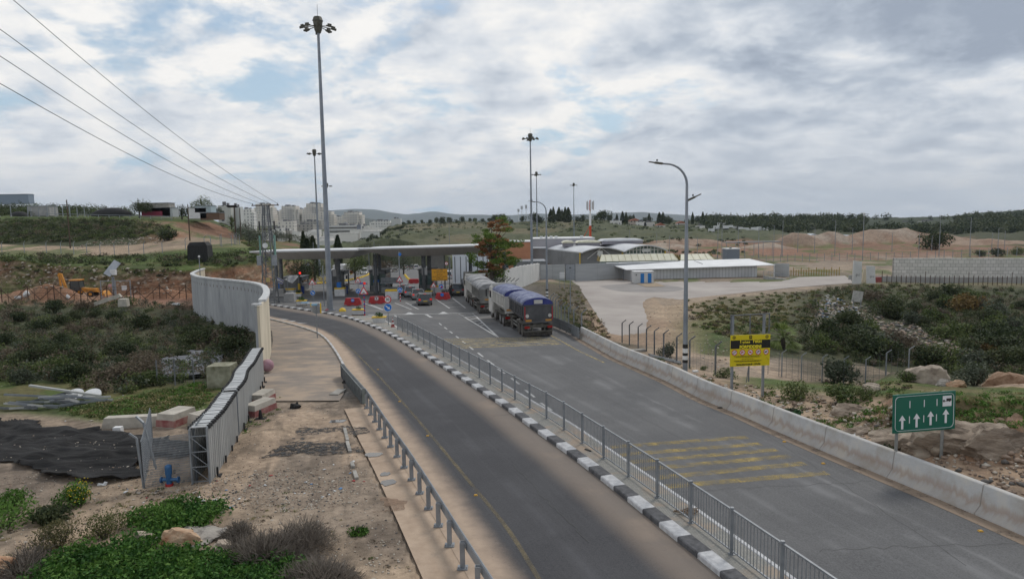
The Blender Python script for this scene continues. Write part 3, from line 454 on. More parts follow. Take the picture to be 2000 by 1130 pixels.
def ridge(name,Y,pts,depth,col,s,wob):
 xs=np.linspace(pts[0][0],pts[-1][0],260);ys=np.interp(xs,[p[0]for p in pts],[p[1]for p in pts]);vs=[];n=len(xs)
 for x,y in zip(xs,ys):
  q=at(x,y,Y);top=q.z+(fbm(x/40.,Y*.01,4,s)-.5)*wob
  for(dy,fz)in((-depth,-.2),(-depth*.5,.55),(-depth*.2,.85),(0,1),(depth,.3)):vs.append((q.x*(Y+dy)/Y,Y+dy,-60+(top+60)*fz+(fbm(x/15.,dy*.01,4,s+3)-.5)*wob*.8*(abs(dy)>0)))
 v=np.array(vs);f=[]
 for i in range(n-1):
  for k in range(4):f.append((i*5+k,(i+1)*5+k,(i+1)*5+k+1,i*5+k+1))
 o=np_mesh(name,v,np.array(f),mat(name+'_scrub',col,tuple(c*1.35 for c in col),scale=.004,coord='POS',rough=1),smooth=True);tag(o,kind='structure');return o
ridge('hills',9500,[(-400,436),(300,436),(560,428),(640,412),(700,408),(735,409),(790,417),(850,413),(900,418),(1000,420),(1060,417),(1150,418),(1240,414),(1290,417),(1340,421),(1420,424),(1520,428),(1600,425),(1680,424),(1750,427),(1850,424),(2000,426),(2500,424)],2500,(.05,.06,.045),3,45)
ridge('hills',3200,[(560,446),(640,430),(700,425),(760,432),(820,440),(900,446),(1300,440),(1500,433),(1640,430),(1800,430),(1900,424),(1960,420),(2060,419),(2500,417)],800,(.04,.05,.035),13,14)
# ------------------------------------------------------------------ roads
def strip(name,L,Rr,m,lift=.004,nx=10):
 n=min(len(L),len(Rr));L=resamp(L,n);Rr=resamp(Rr,n);v=[];uv=[];acc=0
 for k in range(n):
  if k:acc+=((L[k]-L[k-1]).length+(Rr[k]-Rr[k-1]).length)/2
  for i in range(nx+1):
   t=i/nx;p=L[k].lerp(Rr[k],t);v.append((p.x,p.y,zp(p.y)+lift));uv.append((t,acc/10))
 f=[(k*(nx+1)+i,k*(nx+1)+i+1,(k+1)*(nx+1)+i+1,(k+1)*(nx+1)+i)for k in range(n-1)for i in range(nx)]
 o=np_mesh(name,v,f,m);fix_up(o);ul=o.data.uv_layers.new(name='across');lu=np.zeros(len(o.data.loops),np.int32);o.data.loops.foreach_get('vertex_index',lu)
 ul.data.foreach_set('uv',np.array(uv,np.float32)[lu].ravel());return o
def fix_up(o):
 bm=bmesh.new();bm.from_mesh(o.data)
 for f in bm.faces:
  if f.normal.z<0:f.normal_flip()
 bm.to_mesh(o.data);bm.free()
def sheet(name,pts,m,lift=.004,plane='r',cell=2.5):
 bm=bmesh.new();vs=[bm.verts.new((p.x,p.y,0))for p in pts];bm.faces.new(vs)
 ys=[p.y for p in pts];y=min(ys)+cell
 while y<max(ys):
  bmesh.ops.bisect_plane(bm,geom=bm.verts[:]+bm.edges[:]+bm.faces[:],plane_co=(0,y,0),plane_no=(0,1,0));y+=cell*(1 if y<100 else 3)
 bmesh.ops.triangulate(bm,faces=bm.faces[:])
 for v in bm.verts:v.co.z=(zp(v.co.y)if plane=='r' else zy(v.co.y))+lift
 bm.normal_update()
 for f in bm.faces:
  if f.normal.z<0:f.normal_flip()
 me=bpy.data.meshes.new(name);bm.to_mesh(me);bm.free();me.materials.append(m);o=bpy.data.objects.new(name,me);COL.objects.link(o);return o
def road_material(name,dark,light,sand,bands,streaks=(),grain=.5):
 """bands: (a, b, c, d) across the carriageway: sand up to a, fading out by b, back from c, full at d"""
 m=bpy.data.materials.new(name);m.use_nodes=True;nt=m.node_tree;N=nt.nodes;L=nt.links;b=N['Principled BSDF']
 b.inputs['Roughness'].default_value=.88;b.inputs['Specular IOR Level'].default_value=.35
 uv=N.new('ShaderNodeUVMap');uv.uv_map='across';sp=N.new('ShaderNodeSeparateXYZ');L.new(uv.outputs[0],sp.inputs[0]);g=N.new('ShaderNodeNewGeometry')
 def noise(s,d=6,r=.6,src=None):
  n=N.new('ShaderNodeTexNoise');n.inputs['Scale'].default_value=s;n.inputs['Detail'].default_value=d;n.inputs['Roughness'].default_value=r;L.new(src or g.outputs[0],n.inputs[0]);return n.outputs[0]
 def M(op,a,c=None,cl=False):
  n=N.new('ShaderNodeMath');n.operation=op;n.use_clamp=cl
  for i,v in enumerate((a,c)):
   if v is None:continue
   if isinstance(v,(int,float)):n.inputs[i].default_value=v
   else:L.new(v,n.inputs[i])
  return n.outputs[0]
 def rng(v,a,c,o0=0,o1=1):
  n=N.new('ShaderNodeMapRange');n.interpolation_type='SMOOTHSTEP';L.new(v,n.inputs[0])
  for i,q in((1,a),(2,c),(3,o0),(4,o1)):n.inputs[i].default_value=q
  return n.outputs[0]
 def mix(fac,A,B):
  n=N.new('ShaderNodeMix');n.data_type='RGBA'
  for i,v in((0,fac),(6,A),(7,B)):
   if isinstance(v,tuple):n.inputs[i].default_value=(*v,1)
   elif isinstance(v,(int,float)):n.inputs[i].default_value=v
   else:L.new(v,n.inputs[i])
  return n.outputs[2]
 nb=noise(.35,5);nf=noise(22,6,.8);nm=noise(1.6,7,.65)
 c=mix(rng(nb,.35,.65),dark,light);c=mix(rng(nf,.40,.66,0,grain),c,tuple(x*1.6 for x in light));c=mix(rng(nf,.47,.32,0,.6),c,tuple(x*.5 for x in dark))
 t=M('ADD',sp.outputs[0],M('MULTIPLY',M('SUBTRACT',nm,.5),.04));t=M('ADD',t,M('MULTIPLY',M('SUBTRACT',nb,.5),.015))
 a0,a1,a2,a3=bands
 sL,sR=rng(t,a1,a0),rng(t,a2,a3);sd=M('MAXIMUM',sL,M('MULTIPLY',sR,.78))
 for(s0,w,k)in streaks:
  st=M('MULTIPLY',rng(M('ABSOLUTE',M('SUBTRACT',t,s0)),w,0),M('MULTIPLY',rng(nb,.38,.62),k));c=mix(st,c,tuple(x*2.0 for x in light))
 mpn=N.new('ShaderNodeMapping');mpn.inputs['Scale'].default_value=(34,.5,1);L.new(uv.outputs[0],mpn.inputs[0]);st=noise(1,5,.6,mpn.outputs[0])
 c=mix(rng(st,.5,.8,0,.35),c,tuple(x*1.8 for x in light))
 c=mix(rng(st,.42,.2,0,.35),c,tuple(x*.75 for x in dark))
 sn=mix(rng(nm,.35,.65),sand,tuple(x*.84 for x in sand));sn=mix(M('MULTIPLY',sR,rng(nb,.3,.5,.55,.9)),sn,(.20,.17,.145))
 c=mix(M('MULTIPLY',sd,rng(noise(9,6,.7),.1,.42)),c,sn)
 L.new(c,b.inputs['Base Color'])
 bp=N.new('ShaderNodeBump');bp.inputs['Strength'].default_value=.5;bp.inputs['Distance'].default_value=.012;L.new(nf,bp.inputs['Height']);L.new(bp.outputs[0],b.inputs['Normal'])
 return m
SAND=(.44,.335,.25)
exit_m=road_material('exit_asphalt',(.042,.042,.046),(.056,.056,.060),SAND,(.11,.26,.72,.94),((.5,.05,.3),))
tag(strip('road',LEFT_E,KERB,exit_m,nx=16),kind='structure')
ledge=[p for p in LEFT_E if p.y<34]
tag(strip('sandy_ledge',offset(ledge,1.05),offset(ledge,.0),mat('ledge_sand',(.34,.25,.18),(.47,.36,.265),scale=1.1,coord='POS',bump=.3,bscale=18,rough=.95),lift=-.006,nx=3),kind='structure')
right_m=road_material('right_asphalt',(.088,.088,.090),(.112,.112,.113),(.26,.20,.15),(-.3,-.1,.955,.985),((.62,.05,.5),(.72,.02,.55),(.30,.04,.3)))
tag(strip('road',RIGHT_L,RIGHT_R,right_m,lift=.009,nx=16),kind='structure')
plaza_m=mat('plaza_asphalt',(.10,.10,.10),(.165,.155,.145),scale=.22,coord='POS',bump=.2,bscale=60,c3=(.12,.12,.12),rough=.9)
tag(sheet('plaza_road',PLAZA,plaza_m,.004),kind='structure')
sandy=mat('sandy_concrete',(.215,.185,.16),(.38,.295,.22),scale=.55,coord='POS',bump=.3,bscale=30,stretch=(.75,1.25,1),c3=(.27,.225,.185),rough=.95,lo=.38,hi=.62)
tag(sheet('footpath',FOOT,sandy,.012),kind='structure')
fk=MB();e=offset(LEFT_E[:55],.0)
yard_m=mat('yard_concrete',(.30,.265,.24),(.40,.36,.325),scale=.12,coord='POS',bump=.15,bscale=25,rough=.9)
tag(sheet('yard_pavement',YARD,yard_m,.004,'y'),kind='structure')
pat=[WY(*p)for p in[(1170,559),(1190,556),(1240,553),(1290,555),(1330,560),(1340,564),(1320,569),(1270,571),(1215,570),(1190,565)]]
tag(sheet('yard_patch',resamp(smooth(resamp(pat+[pat[0]],60),6),40)[:-1],mat('patch_asphalt',(.19,.175,.165),(.25,.23,.215),scale=.3,coord='POS'),.009,'y'),kind='structure')
kw=mat('kerb_white',(.40,.40,.41),(.60,.60,.60),scale=5,coord='POS',rough=.8);kb=mat('kerb_black',(.05,.05,.055),(.12,.12,.125),scale=5,coord='POS',rough=.8)
def striped_kerb(name,path,w,h,seg,side=1,m=None,kind='structure'):
 n=int(plen(path)/seg);pts=resamp(path,n*3+1);b=MB();prof=[(0,-.05),(0,h-.03),(.03*side,h),(w*side,h),(w*side,-.05)]
 for k in range(n):
  b.mat(k%2);b.sweep(pts[k*3:k*3+4],prof)
 return tag(b.build(name,m or[kw,kb]),kind=kind)
striped_kerb('kerb',KERB,.42,.16,1.0,-1)
ck=mat('kerb_concrete',(.34,.34,.33),(.48,.47,.45),scale=4,coord='POS')
striped_kerb('kerb',offset(FENCE,-.62),.14,.13,2.0,-1,[kw,kw])
pav=bpy.data.materials.new('median_paving');pav.use_nodes=True
def _pav():
 nt=pav.node_tree;N=nt.nodes;L=nt.links;b=N['Principled BSDF'];b.inputs['Roughness'].default_value=.9;g=N.new('ShaderNodeNewGeometry');mp=N.new('ShaderNodeMapping');mp.inputs['Rotation'].default_value=(0,0,.72);L.new(g.outputs[0],mp.inputs[0])
 br=N.new('ShaderNodeTexBrick');br.inputs['Scale'].default_value=4.5;br.inputs['Mortar Size'].default_value=.02;br.inputs[1].default_value=(.24,.24,.22,1);br.inputs[2].default_value=(.31,.30,.275,1);br.inputs[3].default_value=(.13,.12,.10,1);L.new(mp.outputs[0],br.inputs[0])
 n=N.new('ShaderNodeTexNoise');n.inputs['Scale'].default_value=.8;n.inputs['Detail'].default_value=8;L.new(g.outputs[0],n.inputs[0]);r=N.new('ShaderNodeMapRange');r.inputs[1].default_value=.5;r.inputs[2].default_value=.68;L.new(n.outputs[0],r.inputs[0])
 mx=N.new('ShaderNodeMix');mx.data_type='RGBA';L.new(r.outputs[0],mx.inputs[0]);L.new(br.outputs[0],mx.inputs[6]);mx.inputs[7].default_value=(.34,.26,.19,1);L.new(mx.outputs[2],b.inputs['Base Color'])
_pav()
K2=[p for p in KERB if p.y<74];ML=offset(K2,-.40);MRr=[q for q in offset(FENCE,-.60)]
ML=resamp(ML,80);MRr=resamp([W(733,618.5),W(752,628)]+MRr,80)
med=strip('median_pavement',ML,MRr,pav,lift=.135,nx=4);tag(med,kind='structure')
striped_kerb('kerb',[W(733,619),W(752,629),W(772,640),W(786,649)],.14,.14,3,-1,[kw,kw])
striped_kerb('kerb',LEFT_E[:46],.16,.13,.9,1,[kw,ck])
paint_w=mat('marking_white',(.36,.36,.355),(.56,.56,.55),scale=3,coord='POS',rough=.8);
def worn(name,c,lo,hi,sc=1.2):
 m=bpy.data.materials.new(name);m.use_nodes=True;nt=m.node_tree;N=nt.nodes;L=nt.links;b=N['Principled BSDF'];b.inputs['Roughness'].default_value=.85;g=N.new('ShaderNodeNewGeometry')
 n=N.new('ShaderNodeTexNoise');n.inputs['Scale'].default_value=sc;n.inputs['Detail'].default_value=10;n.inputs['Roughness'].default_value=.75;L.new(g.outputs[0],n.inputs[0])
 r=N.new('ShaderNodeMapRange');r.inputs[1].default_value=lo;r.inputs[2].default_value=hi;L.new(n.outputs[0],r.inputs[0]);L.new(r.outputs[0],b.inputs['Alpha']);b.inputs['Base Color'].default_value=(*c,1);return m
paint_y=worn('marking_yellow',(.42,.31,.10),.38,.74,2.2);paint_y2=worn('marking_yellow_far',(.52,.40,.16),.36,.70,1.5);paint_l=worn('marking_edge',(.19,.155,.09),.30,.75,1.0)
def mark(pts,w,m,lift=.014,name='road_marking',closed=False):
 pts=[W(*p)if not isinstance(p,Vector)else p for p in pts];L_=[];
 a=offset(pts,-w/2);c=offset(pts,w/2);v=[];f=[]
 for p,q in zip(a,c):v+=[(p.x,p.y,zp(p.y)+lift),(q.x,q.y,zp(q.y)+lift)]
 for k in range(len(pts)-1):f.append((2*k,2*k+1,2*k+3,2*k+2))
 return v,f
class Marks:
 def __init__(s,m,name='road_marking'):s.b=MB();s.m=m;s.n=name
 def line(s,pts,w,lift=.014):v,f=mark(pts,w,None,lift);s.b.add(v,f);return s
 def poly(s,pts,lift=.014):ps=[W(*p)for p in pts];s.b.add([(p.x,p.y,zp(p.y)+lift)for p in ps],[tuple(range(len(ps)))]);return s
 def done(s):
  o=s.b.build(s.n,s.m,fix=False);fix_up(o);return tag(o,kind='structure')
ys=Marks(paint_y)
for(a,b)in[((1193,873),(1459,853.5)),((1211.5,888),(1485.5,866.5)),((1227,902.5),(1516.5,878)),((1248.6,916.5),(1544.5,890.5)),((1272,934),(1572,904.5)),((1295,950.5),(1615.6,923))]:
 n=10;A,B=W(*a),W(*b);ys.line([A.lerp(B,k/n)for k in range(n+1)],.40)
ys.done()
y2=Marks(paint_y2)
for(x0,y0,x1,y1)in[(30,950,1320,922),(80,972,1440,938),(110,992,1490,955),(150,1012,1530,972),(190,1035,1550,990),(210,1060,1570,1008)]:
 A,B=W(860+x0/6.647,520+y0/6.647),W(860+x1/6.647,520+y1/6.647);y2.line([A.lerp(B,k/10)for k in range(11)],.34)
y2.line([(1076,655),(1100,668),(1130,685),(1180,708)],.14);y2.done()
le=Marks(paint_l);yl=[W(*p)for p in[(652,650),(668,666),(681.8,678.6),(690,684),(741.6,735.7),(809,811),(873,887),(936.6,964.6),(996,1034),(1052,1130),(1150,1290)]]
le.line(smooth(resamp(yl,60),3),.13,.010);le.done()
wm=Marks(paint_w)
rc_=random.Random(4);cr_=Marks(mat('road_crack',(.045,.045,.045),(.07,.07,.07),scale=4),'road_crack')
for(a,b)in[((1440,812),(1890,1105)),((1120,742),(1420,905)),((1330,960),(1700,940)),((930,640),(1110,735)),((960,812),(1120,800)),((1000,905),(1150,1060)),((1600,1075),(1990,1060)),((820,760),(905,752))]:
 A,B=W(*a),W(*b);n=26;cr_.line([A.lerp(B,k/n)+Vector((rc_.gauss(0,.035),rc_.gauss(0,.05),0))for k in range(n+1)],.022,.0125)
cr_.done()
for(x,y)in[(0,750),(70,803),(140,857),(220,918),(305,985),(395,1055)]:
 p=Vector((860+x/6.647,520+y/6.647));wm.line([(p.x-2.6,p.y-1.9),(p.x+2.6,p.y+1.9)],.13)
for(x0,y0,x1,y1)in[(678,0,690,7),(712,22,738,42),(758,58,790,82),(808,100,845,124),(875,146,915,176),(945,205,990,240),(1020,268,1075,305)]:
 wm.line([(650+x0/2.512,680+y0/2.512),(650+x1/2.512,680+y1/2.512)],.13)
wm.line([(718.7,615),(931,610.8)],.3)
Z8=lambda x,y:(860+x/6.647,520+y/6.647)
Z6=lambda x,y:(660+x/6.647,450+y/6.647)
for a,b in[((240,615),(750,920)),((415,605),(750,920)),((-60,425),(120,545)),((155,410),(325,540)),((265,635),(425,618)),((320,660),(450,645)),((385,690),(480,672)),((440,715),(510,700)),((490,745),(545,732)),((520,770),(570,760)),((0,452),(160,440)),((40,478),(200,466)),((75,500),(240,490)),((110,530),(290,518))]:
 wm.line([Z8(*a),Z8(*b)],.16)
for a,b in[((740,940),(955,1025)),((880,935),(1045,1022)),((800,965),(960,958)),((860,990),(990,990)),((330,940),(580,1030)),((420,960),(590,1028)),((1565,1080),(1650,1128)),((1740,1070),(1810,1128)),((180,998),(240,996)),((1130,1090),(1225,1128)),((90,765),(210,765)),((300,760),(400,765))]:
 wm.line([Z6(*a),Z6(*b)],.16)
for(x,y)in[(930,1075),(1370,1068)]:wm.poly([Z6(x-70,y+18),Z6(x-15,y-12),Z6(x+10,y-12),Z6(x+75,y+14)],.018)
wm.poly([Z6(1130,1090),Z6(1165,1090),Z6(1228,1128),Z6(1190,1128)],.019)
Z5=lambda x,y:(480+x/5.65,560+y/5.65)
for tri in[[(360,355),(480,358),(420,366)],[(460,375),(560,376),(510,384)],[(560,397),(690,399),(590,404)]]:wm.poly([Z5(*p)for p in tri])
for a,b in[((625,45),(800,40)),((860,45),(960,40)),((290,368),(340,372)),((780,148),(960,155)),((1350,305),(1560,312)),((1640,315),(1670,332))]:wm.line([Z5(*a),Z5(*b)],.16)
wm.done()
# ------------------------------------------------------------------ walls
wall_c=mat('wall_concrete',(.27,.28,.29),(.40,.41,.415),scale=.6,bump=.2,bscale=12,c3=(.33,.34,.35),rough=.9,stretch=(1,1,.35))
cream=mat('cream_render',(.50,.44,.33),(.66,.59,.46),scale=.8,bump=.2,bscale=10,rough=.9,stretch=(1,1,.3))
spot_m=mat('dark_spot',(.12,.11,.095),(.20,.185,.16),scale=6)  # flat dark discs, one per panel near the top of the gully face
WP=[Vector(p)for p in[(-15.95,42.2,0),(-16.8,45.5,0),(-18,49.5,0),(-19.7,54.5,0),(-22.3,61,0),(-25,66,0),(-28.5,70.3,0),(-33,75,0),(-37,80,0),(-41.5,88,0),(-45,97,0),(-48,106,0)]]
WP=resamp(smooth(resamp(WP,60),3),64)
wroot=thing('concrete_wall','tall curving concrete wall, cream towards the road and grey towards the gully','wall',(WP[0].x,WP[0].y,zp(42)))
def wl(p,h):return Vector((p.x-wroot.location.x,p.y-wroot.location.y,zp(p.y,h)-wroot.location.z))
fa,fb,cop=MB(),MB(),MB();WR=offset(WP,.16);WL=offset(WP,-.16)
for k in range(len(WP)-1):
 a,b=WP[k],WP[k+1];d=(b-a);d.z=0;L_=d.length;d.normalize();nx=Vector((d.y,-d.x,0));g=.02
 hh=4.3+.03*math.sin(k*1.7)
 for(mb,s0,s1)in((fa,0.0,.15),(fb,-.15,0.0)):
  ps=[]
  for(t,e)in((a+d*g,0),(b-d*g,0)):
   for(s,z)in((s0,-1.2),(s1,-1.2),(s1,hh),(s0,hh)):q=t+nx*s;ps.append(Vector((q.x-wroot.location.x,q.y-wroot.location.y,zp(q.y,z)-wroot.location.z)))
  mb.add(ps,[(0,1,2,3),(7,6,5,4),(0,4,5,1),(1,5,6,2),(2,6,7,3),(3,7,4,0)])
 if k%2==0 or True:
  m_=a+(b-a)*.5-nx*.155;zz=zp(m_.y,3.62)-wroot.location.z;c=Vector((m_.x-wroot.location.x,m_.y-wroot.location.y,zz))
  fb.mat(1).add([c+d*(.13*math.cos(t))+Vector((0,0,.17*math.sin(t)-.05*math.cos(3*t)))for t in[i*math.pi/5 for i in range(10)]],[tuple(range(10))]).mat(0)
cop.sweep([wl(p,4.30)for k,p in enumerate(WP)][3:],[(-.24,0),(.24,0),(.24,.16),(-.24,.16)])
cop.box(wl(WP[0]+Vector((-.05,.12,0)),4.42),(.5,.42,.1))
fa.build('road_face',cream,wroot);fb.build('gully_face',[wall_c,spot_m],wroot);cop.build('coping',mat('coping_plaster',(.42,.43,.44),(.60,.60,.58),scale=2,coord='POS'),wroot)
sl_m=mat('slat_steel',(.25,.26,.26),(.38,.39,.385),rough=.55,metal=.2,scale=1.2,stretch=(3,3,.4));
def slat_screen(label,pts,h0=1.9):
 pts=smooth(resamp([Vector((a,b,0))for a,b in pts],30),3);n=int(plen(pts)/.26);pts=resamp(pts,n+1)
 r=thing('slatted_screen',label,'screen',(pts[0].x,pts[0].y,zp(pts[0].y)),group='slatted steel screens beside the dirt lot')
 o0=r.location;lf,rt,tp,cp,pg=MB(),MB(),MB(),MB(),MB()
 for k in range(n):
  a,b=pts[k],pts[k+1];d=(b-a).normalized();x=Vector((d.y,-d.x,0));m_=(a+b)/2;zz=zp(m_.y)-o0.z;ang=math.atan2(d.y,d.x)
  hh=h0+random.uniform(-.015,.015)
  for mb,s in((rt,0),(lf,-.56)):
   c=m_+x*s;mb.box((c.x-o0.x,c.y-o0.y,zz+hh/2+.02),(.215,.05,hh),ang)
   mb.box((c.x-o0.x-x.x*.03,c.y-o0.y-x.y*.03,zz+hh/2),(.26,.018,hh-.15),ang)
  c=m_-x*.28;tp.box((c.x-o0.x,c.y-o0.y,zz+hh+.035),(.16,.60,.03),ang)
  for s,cp in((.03,rt),(-.59,lf)):c=m_+x*s;cp.mat(1).cyl((c.x-o0.x,c.y-o0.y,zz+hh-.03),(c.x-o0.x,c.y-o0.y,zz+hh+.085),.078,.065,8).mat(0)
  if k%5==2:
   c=m_+x*.1;pg=rt.mat(1);pg.bar((c.x-o0.x,c.y-o0.y,zz),(c.x-o0.x,c.y-o0.y,zz+.34),.06,.05);pg.box((c.x-o0.x+x.x*.08,c.y-o0.y,zz+.03),(.3,.1,.05),ang).mat(0)
 rt.build('side_panel',[sl_m,black_r],r);lf.build('side_panel',[sl_m,black_r],r);tp.build('top_slats',mat('pale_slats',(.42,.43,.43),(.52,.53,.53),rough=.5,scale=4),r);0
 a=pts[0];d=(pts[1]-pts[0]).normalized();x=Vector((d.y,-d.x,0));br=MB()
 q=a-o0-d*.06;q.z=0;q2=q-x*.56
 for z in(.1,.62,1.15,1.7):br.bar(q+Vector((0,0,z)),q2+Vector((0,0,z)),.03)
 for z0,z1 in((.1,.62),(.62,1.15),(1.15,1.7)):br.bar(q+Vector((0,0,z0)),q2+Vector((0,0,z1)),.022)
 br.bar(q,q+Vector((0,0,h0)),.05);br.bar(q2,q2+Vector((0,0,h0)),.05);br.build('end_brace',steel,r)
 return r
slat_screen('near grey slatted steel screen with an open braced end beside the mesh fence',[(-10.55,22.8),(-11,25.2),(-11.75,28.2)],1.95)
slat_screen('far grey slatted steel screen that bends towards the cream wall',[(-11.9,28.7),(-12.35,30.8),(-13.2,33.2),(-13.6,35.2),(-14.3,37.6),(-15.0,40.2)],1.95)
br=thing('concrete_barrier','long low concrete crash barrier along the right edge of the road','barrier',(BARR[0].x,BARR[0].y,zp(BARR[0].y)))
jm=mat('barrier_concrete',(.36,.335,.30),(.50,.47,.42),scale=.9,coord='POS',bump=.25,bscale=16,c3=(.43,.425,.415),rough=.9)
def _jm():
 nt=jm.node_tree;N=nt.nodes;L=nt.links;b=N['Principled BSDF'];src=b.inputs['Base Color'].links[0].from_socket
 uv=N.new('ShaderNodeUVMap');uv.uv_map='along';sp=N.new('ShaderNodeSeparateXYZ');L.new(uv.outputs[0],sp.inputs[0]);mp=N.new('ShaderNodeMapping');mp.inputs['Scale'].default_value=(3.5,.5,1);L.new(uv.outputs[0],mp.inputs[0])
 n=N.new('ShaderNodeTexNoise');n.inputs['Scale'].default_value=1;n.inputs['Detail'].default_value=7;n.inputs['Roughness'].default_value=.65;L.new(mp.outputs[0],n.inputs[0])
 a=N.new('ShaderNodeMath');a.operation='MULTIPLY_ADD';L.new(n.outputs[0],a.inputs[0]);a.inputs[1].default_value=.75;L.new(sp.outputs[1],a.inputs[2])
 r=N.new('ShaderNodeValToRGB');L.new(a.outputs[0],r.inputs[0]);e=r.color_ramp.elements;e[0].position=.30;e[0].color=(.35,.35,.35,1);e[1].position=1.0;e[1].color=(0,0,0,1)
 for p,v in((.45,.12),(.58,.25),(.70,.68),(.80,.5),(.92,.06)):q=e.new(p);q.color=(v,v,v,1)
 mx=N.new('ShaderNodeMix');mx.data_type='RGBA';L.new(r.outputs[0],mx.inputs[0]);L.new(src,mx.inputs[6]);mx.inputs[7].default_value=(.29,.21,.155,1);L.new(mx.outputs[2],b.inputs['Base Color'])
_jm()
prof=[(0,0),(0,.06),(-.19,.27),(-.27,.86),(-.30,.89),(-.46,.89),(-.49,.86),(-.57,.27),(-.76,.06),(-.76,0)]
prof=[(-a,b)for a,b in prof]
pb=smooth(resamp([Vector((p.x,p.y,0))for p in BARR],120),2);n=len(prof);vs,fs,uvs=[],[],[];acc=0
for k,p in enumerate(pb):
 d=pb[min(k+1,len(pb)-1)]-pb[max(k-1,0)];d.normalize();x=Vector((-d.y,d.x,0));acc+=(pb[k]-pb[k-1]).length if k else 0
 for(a,h)in prof:q=p+x*a;vs.append((q.x-br.location.x,q.y-br.location.y,zp(p.y,h)-br.location.z));uvs.append((acc,h))
for k in range(len(pb)-1):
 for i in range(n-1):fs.append((k*n+i,k*n+i+1,k*n+n+i+1,k*n+n+i))
bo=np_mesh('barrier_body',vs,fs,jm,br);ul=bo.data.uv_layers.new(name='along');lu=np.zeros(len(bo.data.loops),np.int32);bo.data.loops.foreach_get('vertex_index',lu);ul.data.foreach_set('uv',np.array(uvs,np.float32)[lu].ravel())
e=MB();e.add([vs[i]for i in range(n)],[tuple(range(n))]);e.build('end_cap',conc,br)
jn=MB()
for k in range(6,120,9):
 d=(pb[k]-pb[k-1]).normalized();x=Vector((-d.y,d.x,0));p=pb[k]
 ring=[p+x*(a-.004 if a<.4 else a)for a,h in prof[:6]]
 for i in range(5):jn.bar((ring[i].x-br.location.x,ring[i].y-br.location.y,zp(p.y,prof[i][1]+.002)-br.location.z),(ring[i+1].x-br.location.x,ring[i+1].y-br.location.y,zp(p.y,prof[i+1][1]+.002)-br.location.z),.014)
jn.build('joint_grooves',mat('joint_grime',(.27,.25,.225)),br)
dm=worn('verge_dust',(.24,.18,.13),.25,.5,2.0)
v,f=mark(offset(BARR,.22)[1:],.55,None,.018);mb=MB();mb.add(v,f);o=mb.build('road_dust',dm,fix=False);fix_up(o);tag(o,kind='structure')
def w_beam(mb,pts,z,s=1):
 mb.sweep([p+Vector((0,0,z))for p in pts],[(0,-.155),(.045*s,-.12),(.045*s,-.05),(0,-.02),(0,.02),(.045*s,.05),(.045*s,.12),(0,.155),(-.02*s,.12),(-.02*s,-.12)])
gp=smooth(resamp([W(*p)for p in[(1078,638),(1098,646),(1118,656),(1131,664)]],14),1);gr=thing('crash_rail','triple steel crash rail leading into the concrete barrier','guard rail',(gp[0].x,gp[0].y,zp(gp[0].y)))
loc=lambda r,p:Vector((p.x-r.location.x,p.y-r.location.y,p.z-r.location.z))
for z in(.28,.56,.84):m_=MB();w_beam(m_,[loc(gr,p)for p in gp],z,-1);m_.build('rail',steel,gr)
for k in range(0,14,3):q=loc(gr,gp[k])+Vector((.12,0,0));MB().bar(q,q+Vector((0,0,.95)),.12,.09).build('post',steel_d,gr)
GR=[W(*p)for p in[(709,785),(715.7,794.6),(745.5,844.4),(789.3,912),(815.2,954.7),(845.9,1007.6),(884,1075),(906.8,1114),(950,1188),(1010,1292)]]
GR=smooth(resamp(GR,60),2);gl=thing('guard_rail','grey steel guard rail on square posts between the sandy road edge and the dirt lot','guard rail',(GR[0].x,GR[0].y,zp(GR[0].y)))
m_=MB();w_beam(m_,[loc(gl,p+Vector((.10,.05,0)))for p in GR],.60,-1);m_.build('rail',steel,gl)
npst=int(plen(GR)/1.33);PS=resamp(GR,npst+1)
for p in PS:
 q=loc(gl,p);po=MB();po.add([(q.x+a,q.y+b,q.z+z)for z in(0,.70)for a,b in((-.06,-.06),(.06,-.06),(.06,-.045),(-.045,-.045),(-.045,.045),(.06,.045),(.06,.06),(-.06,.06))],[(0,1,2,3,4,5,6,7)[::-1],(8,9,10,11,12,13,14,15)]+[(i,(i+1)%8,8+(i+1)%8,8+i)for i in range(8)])
 po.box((q.x,q.y,q.z+.02),(.26,.24,.03));po.cyl((q.x+.1,q.y-.08,q.z+.03),(q.x+.1,q.y-.08,q.z+.08),.018,n=6);po.cyl((q.x-.1,q.y-.08,q.z+.03),(q.x-.1,q.y-.08,q.z+.08),.018,n=6)
 po.box((q.x+.065,q.y,q.z+.6),(.07,.07,.1));po.build('post',steel,gl)
tk=thing('steel_road_barrier','short solid ribbed steel barrier at the top end of the guard rail','barrier',tuple(W(672,738)))
TB=[loc(tk,p)for p in smooth(resamp([W(670,735),W(674,742),W(705,780),W(711,788)],14),1)];b_=MB()
b_.sweep(TB,[(-.11,0),(.11,0),(.11,.76),(-.11,.76)]);b_.build('panel',mat('ribbed_steel',(.20,.23,.22),(.28,.31,.30),rough=.55,metal=.15,scale=1.5),tk)
rb=MB()
for k,p in enumerate(resamp(TB,30)):rb.box((p.x,p.y,p.z+.775),(.05,.26,.03),.9);rb.box((p.x-.1,p.y-.07,p.z+.38),(.03,.03,.74))
rb.build('ribs',steel_d,tk)
cz=worn('edge_shadow_gap',(.10,.075,.055),.2,.45,2.5)
FN=resamp(FENCE,int(plen(FENCE)/2.0)+1)
fn_m=mat('railing_steel',(.19,.205,.22),(.27,.285,.30),rough=.5,metal=.25,scale=3,coord='POS')
rr=thing('median_railing','long grey railing of thin upright bars down the middle of the road','railing',(FN[0].x,FN[0].y,zp(FN[0].y,.13)))
RH=1.18
def rl(p,h=0):return Vector((p.x-rr.location.x,p.y-rr.location.y,zp(p.y,.13+h)-rr.location.z))
